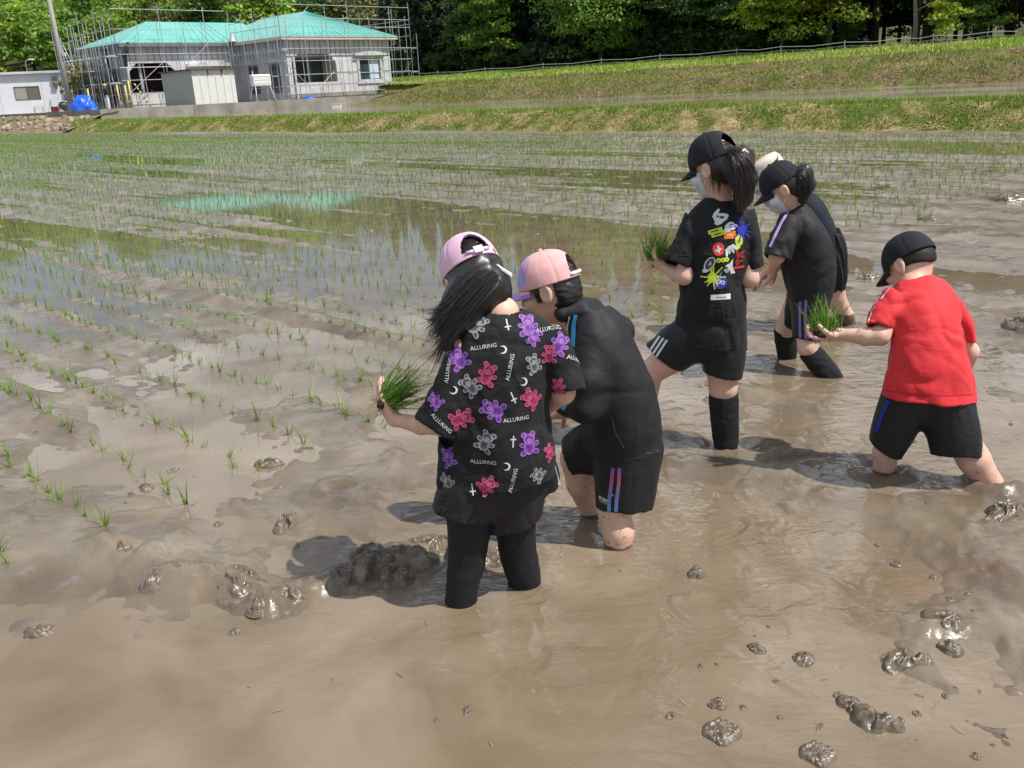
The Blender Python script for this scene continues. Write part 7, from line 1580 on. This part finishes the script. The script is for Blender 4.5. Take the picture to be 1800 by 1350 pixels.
for x, y, hw, a, lab in ((220, 978, 38, 1.1, 'flat-topped mud clod at the left end of the churned ridge'), (288, 1026, 32, 1.1, 'low mud clod right of the flat-topped one'), (415, 1036, 46, 1.25, 'wide shiny mud clod in the middle of the churned ridge'), (462, 1072, 24, 1.0, 'small mud clod with a pale top in front of the ridge'),
                         (508, 1052, 30, 1.0, 'shaded mud clod just right of the pale-topped one'), (600, 1022, 40, 1.2, 'dark mud clod at the left end of the mound in the shadow'), (655, 1000, 60, 1.2, 'large dark mud clod in the shadow left of the leggings'), (712, 985, 58, 1.2, 'large dark mud clod nearest the left legging'), (690, 1018, 46, 1.2, 'dark mud clod at the front of the shaded mound'), (760, 965, 34, 1.1, 'dark mud clod behind the left legging'), (868, 985, 34, 1.1, 'dark mud clod between the two leggings'),
                         (505, 920, 33, 1.3, 'glistening mud clod lying alone above the churned ridge'), (258, 858, 15, 1.2, 'small mud clod beside the single seedling'), (470, 818, 24, 1.3, 'low mud clod beside the three nearest seedlings'), (412, 1111, 11, 1.0, 'tiny dark mud clod in open water below the ridge'), (823, 1249, 13, 1.0, 'small dark mud clod in the open water at the bottom centre'), (768, 1266, 8, 1.0, 'tiny pale mud clod left of the dark one at the bottom centre'), (68, 1112, 26, 1.3, 'flat mud clod at the left edge of the open water'),
                         (1330, 1141, 17, 1.1, 'small round mud clod between the two faint footprints'), (1592, 1166, 40, 1.1, 'upright mud clod with a dark hollow, lower right'), (1535, 1272, 50, 1.0, 'biggest glistening mud clod at the bottom right'), (1495, 1240, 26, 1.0, 'mud lip beside the biggest glistening clod'), (1662, 1097, 40, 1.2, 'broken mud clod above the hollow one'), (1270, 1292, 36, 1.0, 'knobbly mud clod at the bottom right of centre'), (1262, 1240, 17, .9, 'pointed mud clod above the knobbly one'), (1180, 1258, 11, 1.0, 'small mud clod left of the pointed one'), (1412, 1158, 20, .9, 'half-sunken mud clod near the footprint'), (1440, 1330, 34, 1.0, 'mud clod cut by the bottom edge'),
                         (1668, 1140, 26, 1.1, 'low mud lump right of the hollow clod'), (1760, 905, 40, 1.5, 'straw-tangled mud clod at the right edge'), (1222, 1010, 24, 1.4, 'flat mud clod in the water below the tallest child'), (1792, 580, 36, 1.3, 'dark mud clod at the right edge behind the red shirt'), (1525, 492, 20, 1.2, 'mud clod left of the red-shirted child'), (1630, 390, 16, 1.4, 'mud clod above the black cap of the red-shirted child'), (1770, 355, 24, 1.3, 'dark mud clod at the far right of the planted rows'), (1500, 478, 14, 1.2, 'small mud clod beside the pleated shorts')):
    clod(x, y, hw * 1.08, lab, asp=a, hz=1.0 if hw < 30 else .9)
g = ground(460, 1064); 
for k in range(120):                                # loose crumbs thrown up along the rows
    while True:
        x, y = rc.uniform(0, 1800), 240 + 700 * rc.random() ** 1.7
        if not (700 < x < 1760 and 480 < y < 940): break
    clod(x, y, rc.uniform(3, 7) * (.5 + y / 900), 'small loose mud clod scattered between the seedling rows', 'loose mud clods between the rows', asp=rc.uniform(.9, 1.6), sink=.05, hz=.8)
for k in range(46):
    x, y = rc.uniform(1180, 1800), rc.uniform(880, 1345)
    if x < 1500 and y < 1100: continue
    clod(x, y, rc.uniform(4, 12), 'small wet mud lump in the trampled mud at the lower right', 'wet mud lumps lower right', asp=rc.uniform(.8, 1.5), sink=.10)

# loose straw and root bits on the mud
rw_ = np.random.default_rng(5); b = MB()
for k in range(45):
    x, y = rw_.uniform(0, 1800), 420 + 920 * rw_.random() ** .8; g = ground(x, y); a = rw_.uniform(0, 6.28); L = rw_.uniform(.006, .018); d = np.array([math.cos(a), math.sin(a), 0]) * L; z0 = max(0.0, float(mud_height(g[None, :2])[0])) + .002
    p0 = np.array([g[0], g[1], z0]); b.tube([p0 - d, p0 + np.array([0, 0, .003]) + rw_.normal(size=3) * .002, p0 + d], .0011, 3)
o = b.build('loose_straw', mat('wet_straw', (.26, .20, .11), .6, .4, var=.4, vscale=9)); tag(o, 'bits of straw and root floating on the muddy water', 'straw', kind='stuff')
